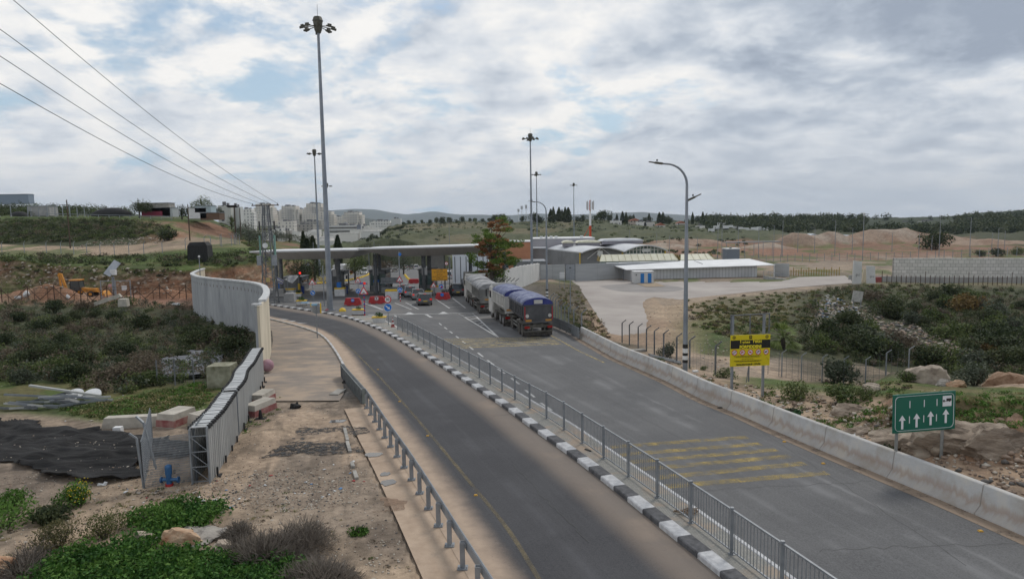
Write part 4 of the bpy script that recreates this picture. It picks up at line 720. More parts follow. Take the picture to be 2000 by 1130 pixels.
for k in range(len(FN)-1):
 a,b=FN[k],FN[k+1];pm=MB();n_=15
 pm.bar(rl(a,RH),rl(b,RH),.055,.045);pm.bar(rl(a,.11),rl(b,.11),.04,.035)
 for i in range(1,n_):q=a.lerp(b,i/n_);pm.bar(rl(q,.11),rl(q,RH),.017)
 pm.build('railing_panel',fn_m,rr)
for p in FN:
 pm=MB();pm.bar(rl(p,-.01),rl(p,RH+.05),.075,.075);pm.box(rl(p,.01),(.16,.14,.02));pm.box(rl(p,RH+.06),(.085,.085,.02));pm.build('post',fn_m,rr)
# ------------------------------------------------------------------ checkpoint canopy
can_w=mat('canopy_white',(.60,.61,.62),(.74,.745,.75),scale=.4,rough=.55,stretch=(.2,1,1));can_u=mat('canopy_soffit',(.58,.56,.53),(.68,.66,.63),scale=.3,rough=.7,stretch=(3,.2,1))
def canopy(label,x0,x1,y0,y1,zl,cols,tilt=0):
 r=thing('checkpoint_canopy',label,'canopy',((x0+x1)/2,(y0+y1)/2,zp((y0+y1)/2)),group='white canopy roofs over the checkpoint lanes');o=r.location
 def q(x,y,z):return(x-o.x,y-o.y,z-o.z)
 n=12;ztop=lambda x,t:zl+(x-x0)/(x1-x0)*tilt+.20+.10*math.sin(math.pi*t)**.9-.5*t
 m_=MB();m_.add([q(x,y0+(y1-y0)*t,ztop(x,t))for t in[i/n for i in range(n+1)]for x in(x0+1.0*(0<t<1),x1-.4*(0<t<1))],[(2*i,2*i+1,2*i+3,2*i+2)for i in range(n)])
 zz=[zl,zl+tilt]
 m_.add([q(x0,y0,zl),q(x1,y0,zz[1]),q(x1,y0,zz[1]+.20),q(x0,y0,zl+.20),q(x0,y1,zl-.5),q(x1,y1,zz[1]-.5),q(x1,y1,zz[1]-.3),q(x0,y1,zl-.3)],[(0,1,2,3),(4,7,6,5),(0,3,7,4),(1,5,6,2)])
 m_.build('roof_shell',can_w,r)
 m_=MB();a,b,c,d=x0+4.0,x1-2.2,y0+4.0,y1-4.0;zb=zl-1.35
 m_.add([q(x0,y0,zl),q(x1,y0,zz[1]),q(x1,y1,zz[1]-.5),q(x0,y1,zl-.5),q(a,c,zb),q(b,c,zb+tilt),q(b,d,zb+tilt),q(a,d,zb)],[(0,1,5,4),(1,2,6,5),(2,3,7,6),(3,0,4,7),(4,5,6,7)]);m_.build('soffit',can_u,r)
 for(x,y,rad)in cols:m_=MB();m_.cyl(q(x,y,zp(y)),q(x,y,zb+.3),rad,n=14);m_.cyl(q(x,y,zp(y)),q(x,y,zp(y)+.4),rad*1.35,n=14);m_.build('column',steel_d,r,smooth=True)
 return r
U=lambda px,Y:ucol(px)*Y
canopy('left hand white canopy roof, with the pointed end at the rocky bank',U(486,100),U(698,100),100,119,4.15,[(U(546,106),106,.32),(U(537,116),116,.32),(U(659,107),107,.34),(U(656,118),118,.3)],.05)
canopy('right hand white canopy roof, reaching behind the tree with rusty leaves',U(701,100.5),U(1000,100.5),100.5,120,4.3,[(U(732,107),107,.3),(U(740,109),109,.3),(U(827,107),107,.34),(U(838,110),110,.34),(U(919,112),112,.3),(U(985,110),110,.3)],.25)
# ------------------------------------------------------------------ booths
booth_m=mat('booth_cladding',(.12,.13,.14),(.19,.20,.205),rough=.6,scale=1);booth_f=mat('booth_frame',(.05,.055,.06),rough=.5)
gl_b=mat('booth_glass',(.03,.06,.06),(.10,.16,.15),rough=.12,scale=.5,spec=.8)
papr=mat('notice_paper',(.42,.43,.45),(.62,.62,.62),scale=9,rough=.6,stretch=(1,1,3));
def booth(px,py,w,d,h,label,glass=True,posters=1,body=None):
 p=W(px,py);r=thing('guard_booth',label,'booth',tuple(p+Vector((0,d/2,0))),0,'guard booths under the canopy')
 MB().box((0,0,.11),(w+.9,d+1.2,.2)).build('island_base',conc_w,r)
 b_=MB();b_.box((0,0,.2+.5),(w,d,1.0));b_.box((0,0,h-.25),(w,d,.5))
 for sx in(-1,1):
  for sy in(-1,1):b_.box((sx*(w/2-.09),sy*(d/2-.09),h/2+.2),(.18,.18,h-.7))
 b_.build('walls',body or booth_m,r)
 MB().box((0,0,h+.06),(w+.3,d+.3,.13)).build('roof',booth_f,r)
 if glass:
  for(cx,cy,sx,sy)in((0,-d/2+.06,w-.36,.04),(-w/2+.06,0,.04,d-.36),(w/2-.06,0,.04,d-.36)):
   wn=MB();wn.box((cx,cy,(1.2+h-.5)/2),(sx,sy,h-1.7));wo=wn.build('window',gl_b,r)
   fr=MB();fr.box((cx,cy,1.72),(sx+.02 if sx>.1 else .08,sy+.02 if sy>.1 else .08,.07))
   fr.box((cx+(w*.02 if sx>.1 else 0),cy,(1.2+h-.5)/2),(.08,.08,h-1.7));fr.build('frame',booth_f,wo)
 else:MB().box((0,-d/2+.05,(1.2+h-.5)/2),(w-.36,.05,h-1.7)).build('wall_panel',booth_m,r)
 if posters:
  MB().box((-w*.1,-d/2-.35,h-.15),(.85,.04,1.15)).build('notice_board',papr,r)
  MB().cyl((-w*.1,-d/2-.3,.2),(-w*.1,-d/2-.3,h-.5),.04,n=8).build('notice_post',steel,r)
 return r
booth(571,571,3.2,4,2.45,'low dark booth under the left end of the canopy behind the flags',False,0)
booth(660,571,2.2,3.5,3.4,'narrow dark booth right of the tall lamp mast',False,1)
bc=booth(739,572,2.65,4,3.55,'glazed grey booth with a yellow bollard and blue box in the middle of the canopy')
booth(834,571,2.5,4,3.55,'glazed dark booth partly hidden by the orange sign')
def small(name,label,cat,parts,loc,rz=0,group=None):
 r=thing(name,label,cat,loc,rz,group)
 for nm,mb,m_ in parts:mb.build(nm,m_,r)
 return r
o=W(716.5,572.5);small('bollard','tall yellow bollard at the foot of the middle booth','bollard',[('post',MB().cyl((0,0,.1),(0,0,1.25),.14,n=12),yellow_p),('cap',MB().ball((0,0,1.25),(.14,.14,.06),12,3,True),black_p)],tuple(W(730,571)))
small('ticket_box','white box with a blue top before the middle booth','box',[('cabinet',MB().box((0,0,.95),(.75,.6,1.5)),papr),('top',MB().box((0,0,1.86),(.85,.7,.32)),blue_p),('panel',MB().box((0,-.32,1.5),(.6,.03,.42)),mat('ochre_panel',(.36,.26,.10),(.30,.20,.08),scale=9))],tuple(W(737,572)+Vector((0,-.4,.1))))
small('guard_kiosk','small grey counter kiosk behind the white barrier block, next to the middle booth','kiosk',[('counter',MB().box((0,0,1.0),(2.9,.8,.7)),booth_m),('desk',MB().box((0,0,2.0),(3.1,1.4,.10)),steel),('legs',MB().box((-1.3,0,1.5),(.1,.1,1)).box((1.3,0,1.5),(.1,.1,1)),steel_d),('hatch',MB().box((0,-.1,2.45),(2.9,.9,.65)),steel_d)],tuple(W(765.5,578)))
blkw=mat('white_block',(.52,.53,.54),(.68,.68,.67),scale=2,rough=.8)
def white_block(px,py,w,h,label,stripe=True,d=1.1,name='barrier_block',rz=0):
 parts=[('block',MB().box((0,0,h/2),(w,d,h)),blkw)]
 if stripe:parts.append(('yellow_rim',MB().box((0,0,h-.09),(w+.02,d+.02,.2)),yellow_p))
 return small(name,label,'concrete block',parts,tuple(W(px,py)+Vector((0,d/2,0))),rz,'white blocks with yellow rims')
white_block(764.7,584,1.75,1.3,'white concrete block before the small grey kiosk',True)
white_block(663.5,578,1.55,1.25,'white concrete block before the narrow booth by the lamp mast')
white_block(558.5,577,.85,1.05,'white block with yellow rim, left of the pair below the flag')
white_block(569,577,.85,1.05,'white block with yellow rim, right of the pair below the flag')
white_block(852,572,1.7,1.1,'white block with yellow rim behind the red barrier and orange sign')
small('concrete_block','large bare grey concrete block on the sandy island below the flags','concrete block',[('block',MB().box((0,0,.6),(1.55,1.2,1.2),taper=.86),conc),],tuple(W(567,589)))
small('concrete_block','plain grey concrete block left of the pair of white blocks','concrete block',[('block',MB().box((0,0,.55),(1.2,1.2,1.1),taper=.9),conc),],tuple(W(549.5,578)))
small('barrel','blue container beside the flags at the foot of the lattice tower','container',[('body',MB().box((0,0,.7),(.75,.7,1.4)),blue_p),('lid',MB().box((0,0,1.43),(.8,.75,.06)),blue_p)],tuple(W(550,570)))
small('barrel','blue container on the white block before the narrow booth','container',[('body',MB().box((0,0,.38),(.6,.6,.76)),blue_p),('lid',MB().box((0,0,.79),(.65,.65,.05)),blue_p)],tuple(W(661.5,578)+Vector((0,.55,1.25))))
for(a,b,z,lb)in((W(592,573),W(655,573),1.05,'thin barrier arm lowered across the left lane'),(W(677,573),W(722,573),1.0,'thin barrier arm lowered across the lane left of the middle booth')):
 r=thing('boom_barrier',lb,'boom barrier',tuple(a),0,'lowered boom barriers');d_=b-a;d_.z=0
 MB().bar((0,0,z+.55),(d_.x*.93,d_.y,z+.55),.11,.09).build('arm',mat('arm_paint',(.22,.08,.07),(.40,.36,.34),scale=1.2,lo=.48,hi=.52),r);MB().box((0,0,.6),(.35,.4,1.2)).build('housing',mat('navy_paint',(.02,.05,.22)),r)
# ------------------------------------------------------------------ masts and lamps
mast_m=mat('mast_steel',(.20,.225,.26),(.29,.315,.345),rough=.5,metal=.3,scale=.8,coord='POS');lamp_b=mat('lamp_bronze',(.05,.048,.035),(.09,.085,.06),rough=.55)
def mast(label,base,H,group='tall floodlight masts',k=1.0,spike=True):
 r=thing('floodlight_mast',label,'light mast',tuple(base),0,group)
 m_=MB();m_.cyl((0,0,0),(0,0,H*.5),.36*k,.24*k,14);m_.cyl((0,0,H*.5),(0,0,H-1.2),.24*k,.15*k,14);m_.cyl((0,0,0),(0,0,.12),.55*k,n=14);m_.build('pole',mast_m,r,smooth=True)
 m_=MB();m_.cyl((0,0,H-1.6),(0,0,H-.55),.42,.55,10);m_.cyl((0,0,H-.55),(0,0,H-.1),.62,.45,10);m_.cyl((0,0,H-1.9),(0,0,H-1.5),.3,.42,10);m_.build('head_frame',lamp_b,r)
 if spike:MB().cyl((0,0,H-.1),(0,0,H+1.3),.025,n=5).build('lightning_rod',steel_d,r)
 for i in range(8):
  t=i*math.pi/4+.3;rr_=1.75;c=(math.cos(t)*rr_,math.sin(t)*rr_,H-1.35+.08*math.sin(i*2.3));m_=MB()
  m_.bar((math.cos(t)*.4,math.sin(t)*.4,H-1.15),c,.07);M_=Matrix.Rotation(t,3,'Z')@Matrix.Rotation(.25,3,'Y');m_.box(c,(.62,.5,.16),M=M_);m_.box((c[0],c[1],c[2]+.17),(.36,.3,.22),M=M_)
  m_.build('floodlight',lamp_b,r)
 return r
mast('huge floodlight mast, the tallest in view, rising beside the exit road',W(645,606),34.2)
def far_mast(label,px,top,H,zb):
 rel=(430+.016*(1000-px))-top;Y=(H+zb-EYE)*F/rel;b=at(px,top,Y);return mast(label,Vector((b.x,Y,zb)),b.z-zb)
far_mast('floodlight mast seen just left of the tallest mast, behind the canopy',613.5,291,35,-6.2)
far_mast('floodlight mast right of the tree, by the orange building',1035.5,260,34,-5)
far_mast('floodlight mast just right of the one by the orange building',1047.5,335,34,-6)
far_mast('floodlight mast standing alone over the grey flat roof',1120.5,357,34,-6)
far_mast('small distant floodlight mast showing right of the tallest mast',638,357,30,-6)
def street_lamp(label,base,H=12.6):
 r=thing('street_lamp',label,'street lamp',tuple(base),0,'street lamps with a curved arm');a=[]
 for i in range(9):t=i/8*math.pi/2;a.append((-1.25+1.25*math.cos(t),0,H-1.35+1.25*math.sin(t)))
 m_=MB();m_.cyl((0,0,0),(0,0,H*.25),.155,.135,12);m_.tube([(0,0,H*.25),(0,0,H-2.4)]+a+[(-1.55,0,H-.08)],[.135,.085]+[.075-.002*i for i in range(9)]+[.05],10);m_.build('pole',mast_m,r,smooth=True)
 for(p0,p1)in(((-1.45,0,H-.09),(-2.25,0,H+.03)),((.06,0,H-2.25),(.82,0,H-1.9))):
  m_=MB();a_,b_=Vector(p0),Vector(p1);m_.bar(a_,a_.lerp(b_,.55),.26,.11);m_.bar(a_.lerp(b_,.5),b_,.22,.055);lh=m_.build('lamp_head',lamp_b,r)
  c=a_.lerp(b_,.4)+Vector((0,0,.1));MB().cyl(c,c+Vector((0,0,.11)),.045,n=8).build('sensor',black_p,lh)
 m_=MB()
 for z0,z1,mi in((.62,.80,1),(.80,1.05,0),(1.05,1.22,1),(1.22,1.50,0),(1.50,1.75,1)):m_.mat(mi).cyl((0,0,z0),(0,0,z1),.162,n=12)
 m_.build('painted_bands',[white_p,black_p],r);return r
street_lamp('large near street lamp with black and white bands behind the concrete barrier',W(1338,727))
street_lamp('further street lamp by the perimeter wall behind the trucks',Vector((U(1069,88),88,tz(U(1069,88),88))),13.1)
pt=W(523+6,585);pt=Vector((U(523,92),92,zp(92)));tw=thing('lattice_tower','grey steel lattice power tower standing by the left end of the canopy','pylon',tuple(pt));Ht=(at(515,401,92).z-pt.z)
m_=MB()
for sx in(-1,1):
 for sy in(-1,1):m_.bar((sx*.85,sy*.85,0),(sx*.30,sy*.30,Ht),.13)
m_.build('legs',steel_d,tw)
m_=MB();nlev=16
for k in range(nlev):
 a,b=k/nlev,(k+1)/nlev;wa,wb=.85-.55*a,.85-.55*b
 for s in(-1,1):
  q=1 if k%2 else-1
  m_.bar((-wa*q,s*wa,a*Ht),(wb*q,s*wb,b*Ht),.06);m_.bar((s*wa,-wa*q,a*Ht),(s*wb,wb*q,b*Ht),.06)
  m_.bar((-wa,s*wa,a*Ht),(wa,s*wa,a*Ht),.05)
m_.build('bracing',steel_d,tw)
m_=MB();m_.bar((-1.9,0,Ht),(1.75,0,Ht),.16,.12);m_.bar((-1.0,0,Ht-3.2),(1.0,0,Ht-3.2),.12);m_.build('crossarm',rust,tw)
for x in(-1.75,-.6,.6,1.6):MB().cyl((x,0,Ht+.06),(x,0,Ht+.26),.07,.05,8).build('insulator',black_p,tw)
for x in(-1.0,1.0):MB().box((x,0,Ht-2.7),(.16,.16,1.2)).build('surge_arrester',black_p,tw)
MB().box((-.85,-.55,Ht-5.3),(.18,.2,2.6)).box((1.05,-.3,Ht-5.3),(.2,.25,2.7)).build('antenna_panels',mat('pale_green_paint',(.14,.26,.22),(.2,.33,.28),scale=3),tw)
MB().box((-1.0,-.6,5.9),(.6,.4,1.3)).build('equipment_box',steel,tw);MB().box((1.0,-.6,5.9),(.6,.4,1.4)).build('equipment_box',steel,tw)
MB().box((.1,-.9,3.3),(.5,.06,.55)).build('warning_plate',mat('faded_yellow',(.48,.38,.16)),tw);MB().cyl((-.0,-.95,7.9),(-.0,-1.05,7.9),.35,n=16).build('dish',white_p,tw)
tp=Vector((pt.x,pt.y,pt.z+Ht+.2))
wire_m=mat('wire',(.03,.03,.035))
for i,(x,end)in enumerate(((-1.75,(0,165)),(-.6,(0,112)),(.6,(0,60)),(1.6,(22,0)))):
 a=tp+Vector((x,0,0));d=ray(*end);e_=Vector((d[0]*34,34,EYE+d[2]*34));far_e=a+(e_-a)*1.4;pts=[]
 for k in range(25):t=k/24;p=a.lerp(far_e,t);p.z-=1.6*math.sin(math.pi*t);pts.append(p)
 dz=(e_.z-[p for p in pts][17].z);m_=MB();pts=[Vector((p.x,p.y,p.z+dz*min(1,(i_/17.14))))for i_,p in enumerate(pts)];m_.tube(pts,.021,4)
 w_=m_.build('power_line',wire_m);tag(w_,['lowest power line reaching the left edge of the view','second lowest power line from the lattice tower','second highest power line from the lattice tower','highest power line, leaving the view at its top left corner'][i],'cable','power lines from the lattice tower')
# ------------------------------------------------------------------ vehicles (local +Y is forward)
def paint(name,c,rough=.3,dirt=.25):
 return mat(name,c,tuple(a*(1-dirt)+b*dirt for a,b in zip(c,(.22,.19,.16))),rough=rough,scale=1.5,coat=.4)
tail_m=mat('tail_light_lit',(.5,.01,.01),emit=(1,.05,.03),estr=.3);tail_o=mat('tail_light',(.30,.015,.015),rough=.25);head_m=mat('headlight_lit',(.8,.8,.7),emit=(1,.9,.7),estr=1.5)
rim_m=mat('wheel_rim',(.28,.28,.29),rough=.4,metal=.6);plate_y=mat('number_plate',(.62,.45,.06),rough=.5);tyre_m=mat('tyre',(.018,.018,.018),(.04,.038,.035),rough=.9,scale=5)
def wheel(r,x,y,rad,w,m=tyre_m,rim=rim_m):
 s=1 if x>0 else-1;a=MB();a.cyl((x-s*w/2,y,rad),(x+s*w/2,y,rad),rad,n=16);o=a.build('wheel',m,r,smooth=True)
 b=MB();b.cyl((x+s*(w/2-.02),y,rad),(x+s*(w/2+.015),y,rad),rad*.62,rad*.5,12);b.build('rim',rim,o);return o
def ring(w,z0,z1,y,tw=None,c=.12):
 tw=w if tw is None else tw
 return[(-w+c*.6,y,z0),(w-c*.6,y,z0),(w,y,z0+c),(w,y,(z0+z1)/2),(tw,y,z1-c*.6),(tw-c,y,z1),(-tw+c,y,z1),(-tw,y,z1-c*.6),(-w,y,(z0+z1)/2),(-w,y,z0+c)]
def car(label,loc,rz,colour,L=4.1,Wd=1.76,H=1.48,kind='hatch',brake=True,group='cars queueing for the checkpoint',name='car',front_lit=False):
 r=thing(name,label,'car' if name=='car' else 'van',tuple(loc),rz,group);w=Wd/2;bl=.92 if H<1.6 else 1.05;h=L/2
 body=MB();secs=[ring(w*.86,.34,.62,-h,c=.08),ring(w*.97,.27,bl-.02,-h+.14),ring(w,.24,bl,-h+.7),ring(w,.24,bl,0),ring(w*.99,.24,bl-.03,h-1.15),ring(w*.96,.25,bl-.18 if kind!='van' else bl-.05,h-.35),ring(w*.82,.30,.66,h,c=.08)]
 body.loft(secs);body.build('body',colour,r,smooth=True)
 ry=-h+(.10 if kind in('hatch','van','suv')else .85);fy=h-(1.25 if kind!='van' else .95)
 g=MB();g.loft([[(-w*.93,ry+.0,bl-.04),(w*.93,ry,bl-.04),(w*.95,0,bl-.04),(w*.9,fy+.25,bl-.04),(-w*.9,fy+.25,bl-.04),(-w*.95,0,bl-.04)],[(-w*.74,ry+.34,H-.04),(w*.74,ry+.34,H-.04),(w*.80,0,H-.04),(w*.72,fy-.5,H-.06),(-w*.72,fy-.5,H-.06),(-w*.80,0,H-.04)]])
 g.build('windows',glass_d,r)
 t=MB();t.loft([[(-w*.77,ry+.30,H-.05),(w*.77,ry+.30,H-.05),(w*.82,0,H-.05),(w*.74,fy-.42,H-.07),(-w*.74,fy-.42,H-.07),(-w*.82,0,H-.05)],[(-w*.66,ry+.42,H+.005),(w*.66,ry+.42,H+.005),(w*.70,0,H+.02),(w*.62,fy-.62,H-.01),(-w*.62,fy-.62,H-.01),(-w*.70,0,H+.02)]])
 for s in(-1,1):
  t.bar((s*w*.93,ry+.02,bl-.03),(s*w*.75,ry+.36,H-.05),.12,.10);t.bar((s*w*.955,-.25,bl-.03),(s*w*.81,-.2,H-.05),.03,.09);t.bar((s*w*.9,fy+.22,bl-.03),(s*w*.73,fy-.48,H-.06),.06,.06)
 t.build('roof',colour,r,smooth=True)
 for s in(-1,1):
  for y in(-h+.78,h-.82):wheel(r,s*(w-.11),y,.31 if H<1.6 else .34,.2)
  MB().box((s*(w*.78),-h+.075,bl-.12),(.26,.10,.20)).build('tail_light',tail_m if brake else tail_o,r)
  MB().box((s*(w*.72),h-.10,.66),(.30,.16,.13)).build('headlight',head_m if front_lit else glass_d,r)
  MB().box((s*(w+.08),fy-.02,bl+.05),(.16,.10,.11)).build('mirror',colour,r)
 if brake:MB().box((0,ry+.33,H-.045),(.34,.05,.04)).build('brake_light',tail_m,r)
 MB().box((0,-h+.02,.40),(Wd*.86,.14,.24)).build('bumper',black_r if kind=='suv' else colour,r);MB().box((0,h-.03,.38),(Wd*.84,.12,.2)).build('bumper',black_r if kind=='suv' else colour,r)
 MB().box((0,-h-.055,.60 if kind!='van' else .5),(.50,.015,.12)).build('number_plate',plate_y,r);return r
hd=math.atan2(.21,1)
g_dark=paint('graphite_paint',(.06,.064,.07));g_grey=paint('grey_paint',(.17,.18,.19));g_sil=paint('silver_paint',(.40,.42,.44));g_wht=paint('white_car_paint',(.62,.62,.61));g_black=paint('black_car_paint',(.02,.022,.026))
def along(px,py,dx=0):return W(px,py)+Vector((dx,0,0))
def rear(px,py,L):p=W(px,py);return p+Vector((-math.sin(hd),math.cos(hd),0))*L/2
car('dark grey hatchback with lit brake lights, last in the queue of cars',rear(831,597,3.95),hd,g_dark,3.95,1.82,1.5)
car('dark saloon just in front of the last hatchback in the queue',rear(818,586.5,4.3),hd*1.0,g_grey,4.3,1.8,1.45,kind='saloon')
car('silver grey hatchback in front of the dark saloon in the queue',rear(802,580.5,4.0),hd,paint('blue_grey_paint',(.22,.25,.29)),4.0,1.8,1.5)
car('white car first in the queue beside the middle booth',rear(789,575.5,4.0),hd,g_wht,4.0,1.78,1.5)
car('muddy black off-road car beside the standing person in black',rear(896,578,4.3),hd*.8,g_black,4.4,1.85,1.72,kind='suv',brake=False,group='dark car')
def minivan(label,loc,rz,col,brake=False,flit=False):return car(label,loc,rz,col,4.5,1.86,1.9,kind='van',brake=brake,group='vans and cars beyond the canopy',name='van',front_lit=flit)
minivan('white van with lit headlights driving towards the camera beyond the canopy',W(712,535),math.pi+.15,g_wht,flit=True)
minivan('pale grey van under the canopy right of the orange sign',W(875,544),.1,g_sil)
FARG='vans and cars beyond the canopy'
car('silver car beyond the canopy, left of the lane of yellow humps',W(771,531),.1,g_sil,4.2,1.8,1.45,kind='saloon',brake=False,group=FARG)
car('silver car with red tail lights left of the far dark van',W(793,524),.15,g_sil,4.2,1.8,1.45,kind='saloon',group=FARG)
minivan('far grey van in the middle of the three beyond the canopy',W(803.5,525),.15,paint('taupe_paint',(.17,.16,.15)))
minivan('far white van rightmost of the three beyond the canopy',W(813,525.5),.15,g_wht)
car('distant white car at the far end of the road',W(735,523),.1,g_wht,4.2,1.8,1.5,brake=False,group=FARG)
car('distant grey car at the far end of the road, right of the white one',W(762,520.5),.1,g_grey,4.2,1.8,1.5,brake=False,group=FARG)
rig_w=mat('dusty_white_paint',(.42,.41,.38),(.60,.59,.56),rough=.6,scale=.9,bump=.05);rig_g=mat('dusty_grey_paint',(.13,.13,.125),(.24,.235,.22),rough=.7,scale=1.1);rig_d=mat('graphite_body_paint',(.045,.047,.052),(.10,.10,.105),rough=.5,scale=.9);rig_c=mat('dirty_chassis',(.05,.047,.04),(.15,.14,.12),rough=.9,scale=2)
tarp_b=mat('blue_tarpaulin',(.085,.10,.19),(.27,.29,.38),rough=.8,scale=1.6,c3=(.15,.17,.27),bump=1.0,bscale=4);tarp_g=mat('grey_tarpaulin',(.17,.175,.185),(.38,.38,.38),rough=.8,scale=1.2,bump=1.0,bscale=4);panel_b=mat('blue_end_panel',(.02,.03,.16),(.04,.05,.22),rough=.6)
def hopper(r,y0,y1,bm_,tarp,endm,w=1.25,zb=1.15,zt=2.75,ribs=7,ribm=None):
 b=MB();pf=[(-w*.62,zb),(w*.62,zb),(w*.96,zb+.55),(w,zt),(-w,zt),(-w*.96,zb+.55)];b.loft([[(x,y0,z)for x,z in pf],[(x,y1-.25,z)for x,z in pf],[(x*.97,y1,max(z,zb+.35))for x,z in pf]]);b.build('dump_body',bm_,r)
 q=MB()
 for i in range(ribs):
  y=y0+(y1-y0)*(i+.5)/ribs
  for s in(-1,1):q.bar((s*(w+.03),y,zb+.6),(s*(w+.03),y,zt-.06),.09,.07)
 for s in(-1,1):q.bar((s*(w+.03),y0,zt-.03),(s*(w+.03),y1,zt-.03),.10,.10);q.bar((s*(w+.01),y0,zb+.55),(s*(w+.01),y1,zb+.55),.07,.07)
 q.build('body_ribs',ribm or bm_,r)
 n,k=22,12;v=[]
 for i in range(n+1):
  t=i/n;y=y0+(y1-y0)*t;hh=.62+.10*math.sin(t*3.1)+(.035 if i%2 else 0)
  for j in range(k+1):a=math.pi*j/k;x=-(w+.06)*math.cos(a);v.append((x,y,zt-.06+hh*math.sin(a)**.8+(.0 if 0<j<k else-.06)))
 f=[(i*(k+1)+j,i*(k+1)+j+1,(i+1)*(k+1)+j+1,(i+1)*(k+1)+j)for i in range(n)for j in range(k)]
 MB().add(v,f).build('tarpaulin',tarp,r)
 arc=[(-(w+.02)*math.cos(math.pi*j/12),zt-.05+.60*math.sin(math.pi*j/12)**.8)for j in range(13)];MB().prism(arc,y0-.03,y0+.06).build('tarp_end',endm,r)
def plates(r,y,z,x=.78):
 for s in(-1,1):MB().box((s*x,y,z),(.52,.02,.17)).build('warning_plate',mat('orange_reflector',(.42,.19,.05),(.55,.28,.06),scale=7),r)
def underrun(r,y,lamps=True):
 b=MB();b.box((0,y+.12,.93),(2.42,.18,.26));b.box((0,y+.05,.50),(2.42,.10,.14));b.box((-.55,y+.2,.72),(.1,.3,.4)).box((.55,y+.2,.72),(.1,.3,.4));b.build('rear_bumper',rig_c,r)
 for s in(-1,1):MB().box((s*.98,y+.0,.86),(.42,.06,.19)).build('tail_light',tail_o,r)
 for k in range(4):MB().box((-.93+.62*k,y+.18,.30),(.56,.03,.36)).build('mudflap',dirty_rub,r)
def trailer(label,loc,rz,bm_,tarp,endm,dark=False,ribs=7):
 r=thing('dump_trailer',label,'trailer',tuple(loc),rz,'tarpaulin covered dump trailers');L_=6.3
 hopper(r,.1,L_,bm_,tarp,endm,ribs=ribs,ribm=rig_g if not dark else rig_d)
 tg=MB();tg.box((0,.04,1.98),(2.5,.10,1.52));t_=tg.build('tailgate',bm_,r)
 b=MB();b.bar((-1.21,-.03,1.25),(-1.21,-.03,2.72),.08).bar((1.21,-.03,1.25),(1.21,-.03,2.72),.08).bar((-1.2,-.03,2.70),(1.2,-.03,2.70),.10).bar((-1.2,-.03,1.28),(1.2,-.03,1.28),.12);b.build('tailgate_frame',rig_g if not dark else rig_d,t_)
 if dark:
  for s in(-1,1):
   MB().box((s*1.17,-.085,2.05),(.05,.02,1.1)).build('red_strip',sign_r,r);c=MB();c.cyl((s*.97,-.02,1.82),(s*.97,-.07,1.82),.15,n=14);c.build('speed_disc',rig_w,r)
  MB().box((0,.045,2.98),(.72,.12,.32)).build('end_placard',rig_w,r)
 plates(r,-.05,1.43 if dark else 1.6,.86 if dark else .45)
 underrun(r,0);c=MB();c.box((0,3.2,1.02),(.9,6.2,.22));c.box((0,6.9,.95),(.12,1.6,.14));c.bar((0,7.7,.9),(-.45,6.2,.95),.1).bar((0,7.7,.9),(.45,6.2,.95),.1);c.build('chassis',rig_c,r)
 for s in(-1,1):
  for y in(.85,2.15,5.15):wheel(r,s*1.05,y,.51,.38,dirty_rub,rig_c)
  MB().box((s*1.1,1.5,1.12),(.42,2.6,.06)).build('mudguard',rig_c,r);MB().box((s*1.1,5.15,1.12),(.42,1.2,.06)).build('mudguard',rig_c,r)
  c=MB();c.bar((s*1.22,2.8,.6),(s*1.22,4.5,.6),.05,.12).bar((s*1.22,2.8,.9),(s*1.22,4.5,.9),.05,.12);c.build('side_guard',rig_g,r)
 return r
def tipper(label,loc,rz,bm_,tarp,endm,cabm,plate=True):
 r=thing('tipper_truck',label,'truck',tuple(loc),rz,'white tipper trucks');hopper(r,.1,5.9,bm_,tarp,endm,zb=1.3,zt=2.95)
 MB().box((0,.04,2.1),(2.5,.10,1.6)).build('tailgate',bm_,r);plates(r,-.04,1.62,.85)
 if endm is panel_b:MB().box((.1,.045,3.18),(.95,.12,.3)).build('end_placard',mat('cream_placard',(.45,.44,.36)),r)
 underrun(r,.15);c=MB();c.box((0,4.2,.95),(.85,8.0,.26));c.cyl((.95,4.6,.8),(.95,5.6,.8),.28,n=12);c.box((-1,4.9,.75),(.4,1.2,.5));c.build('chassis',rig_c,r)
 for s in(-1,1):
  for y in(1.1,2.45,5.0,6.9):wheel(r,s*1.05,y,.51,.36,dirty_rub,rim_m)
  c=MB();c.box((s*1.1,1.8,1.14),(.42,2.7,.06));c.build('mudguard',rig_c,r)
 cb=MB();cb.loft([[(-1.24,6.3,.55),(1.24,6.3,.55),(1.24,8.35,.55),(-1.24,8.35,.55)],[(-1.24,6.3,2.0),(1.24,6.3,2.0),(1.24,8.4,1.9),(-1.24,8.4,1.9)],[(-1.22,6.3,3.15),(1.22,6.3,3.15),(1.18,8.05,3.1),(-1.18,8.05,3.1)],[(-1.05,6.4,3.42),(1.05,6.4,3.42),(1.0,7.6,3.45),(-1.0,7.6,3.45)]]);cb.build('cab',cabm,r)
 MB().box((0,8.24,2.45),(2.1,.12,.85)).build('windscreen',glass_d,r)
 for s in(-1,1):MB().box((s*1.225,7.4,2.4),(.04,.9,.7)).build('side_window',glass_d,r);m_=MB();m_.bar((s*1.2,8.2,2.9),(s*1.5,8.3,2.8),.05);m_.box((s*1.5,8.3,2.45),(.12,.22,.75));m_.build('mirror',black_p,r)
 m_=MB()
 for s in(-1,1):m_.bar((s*1.15,6.15,1.2),(s*1.15,6.15,3.55),.12)
 m_.bar((-1.3,6.1,3.55),(1.3,6.1,3.55),.26,.2);m_.build('headboard',cabm,r)
 return r
def at_rear(px,py):return W(px,py)
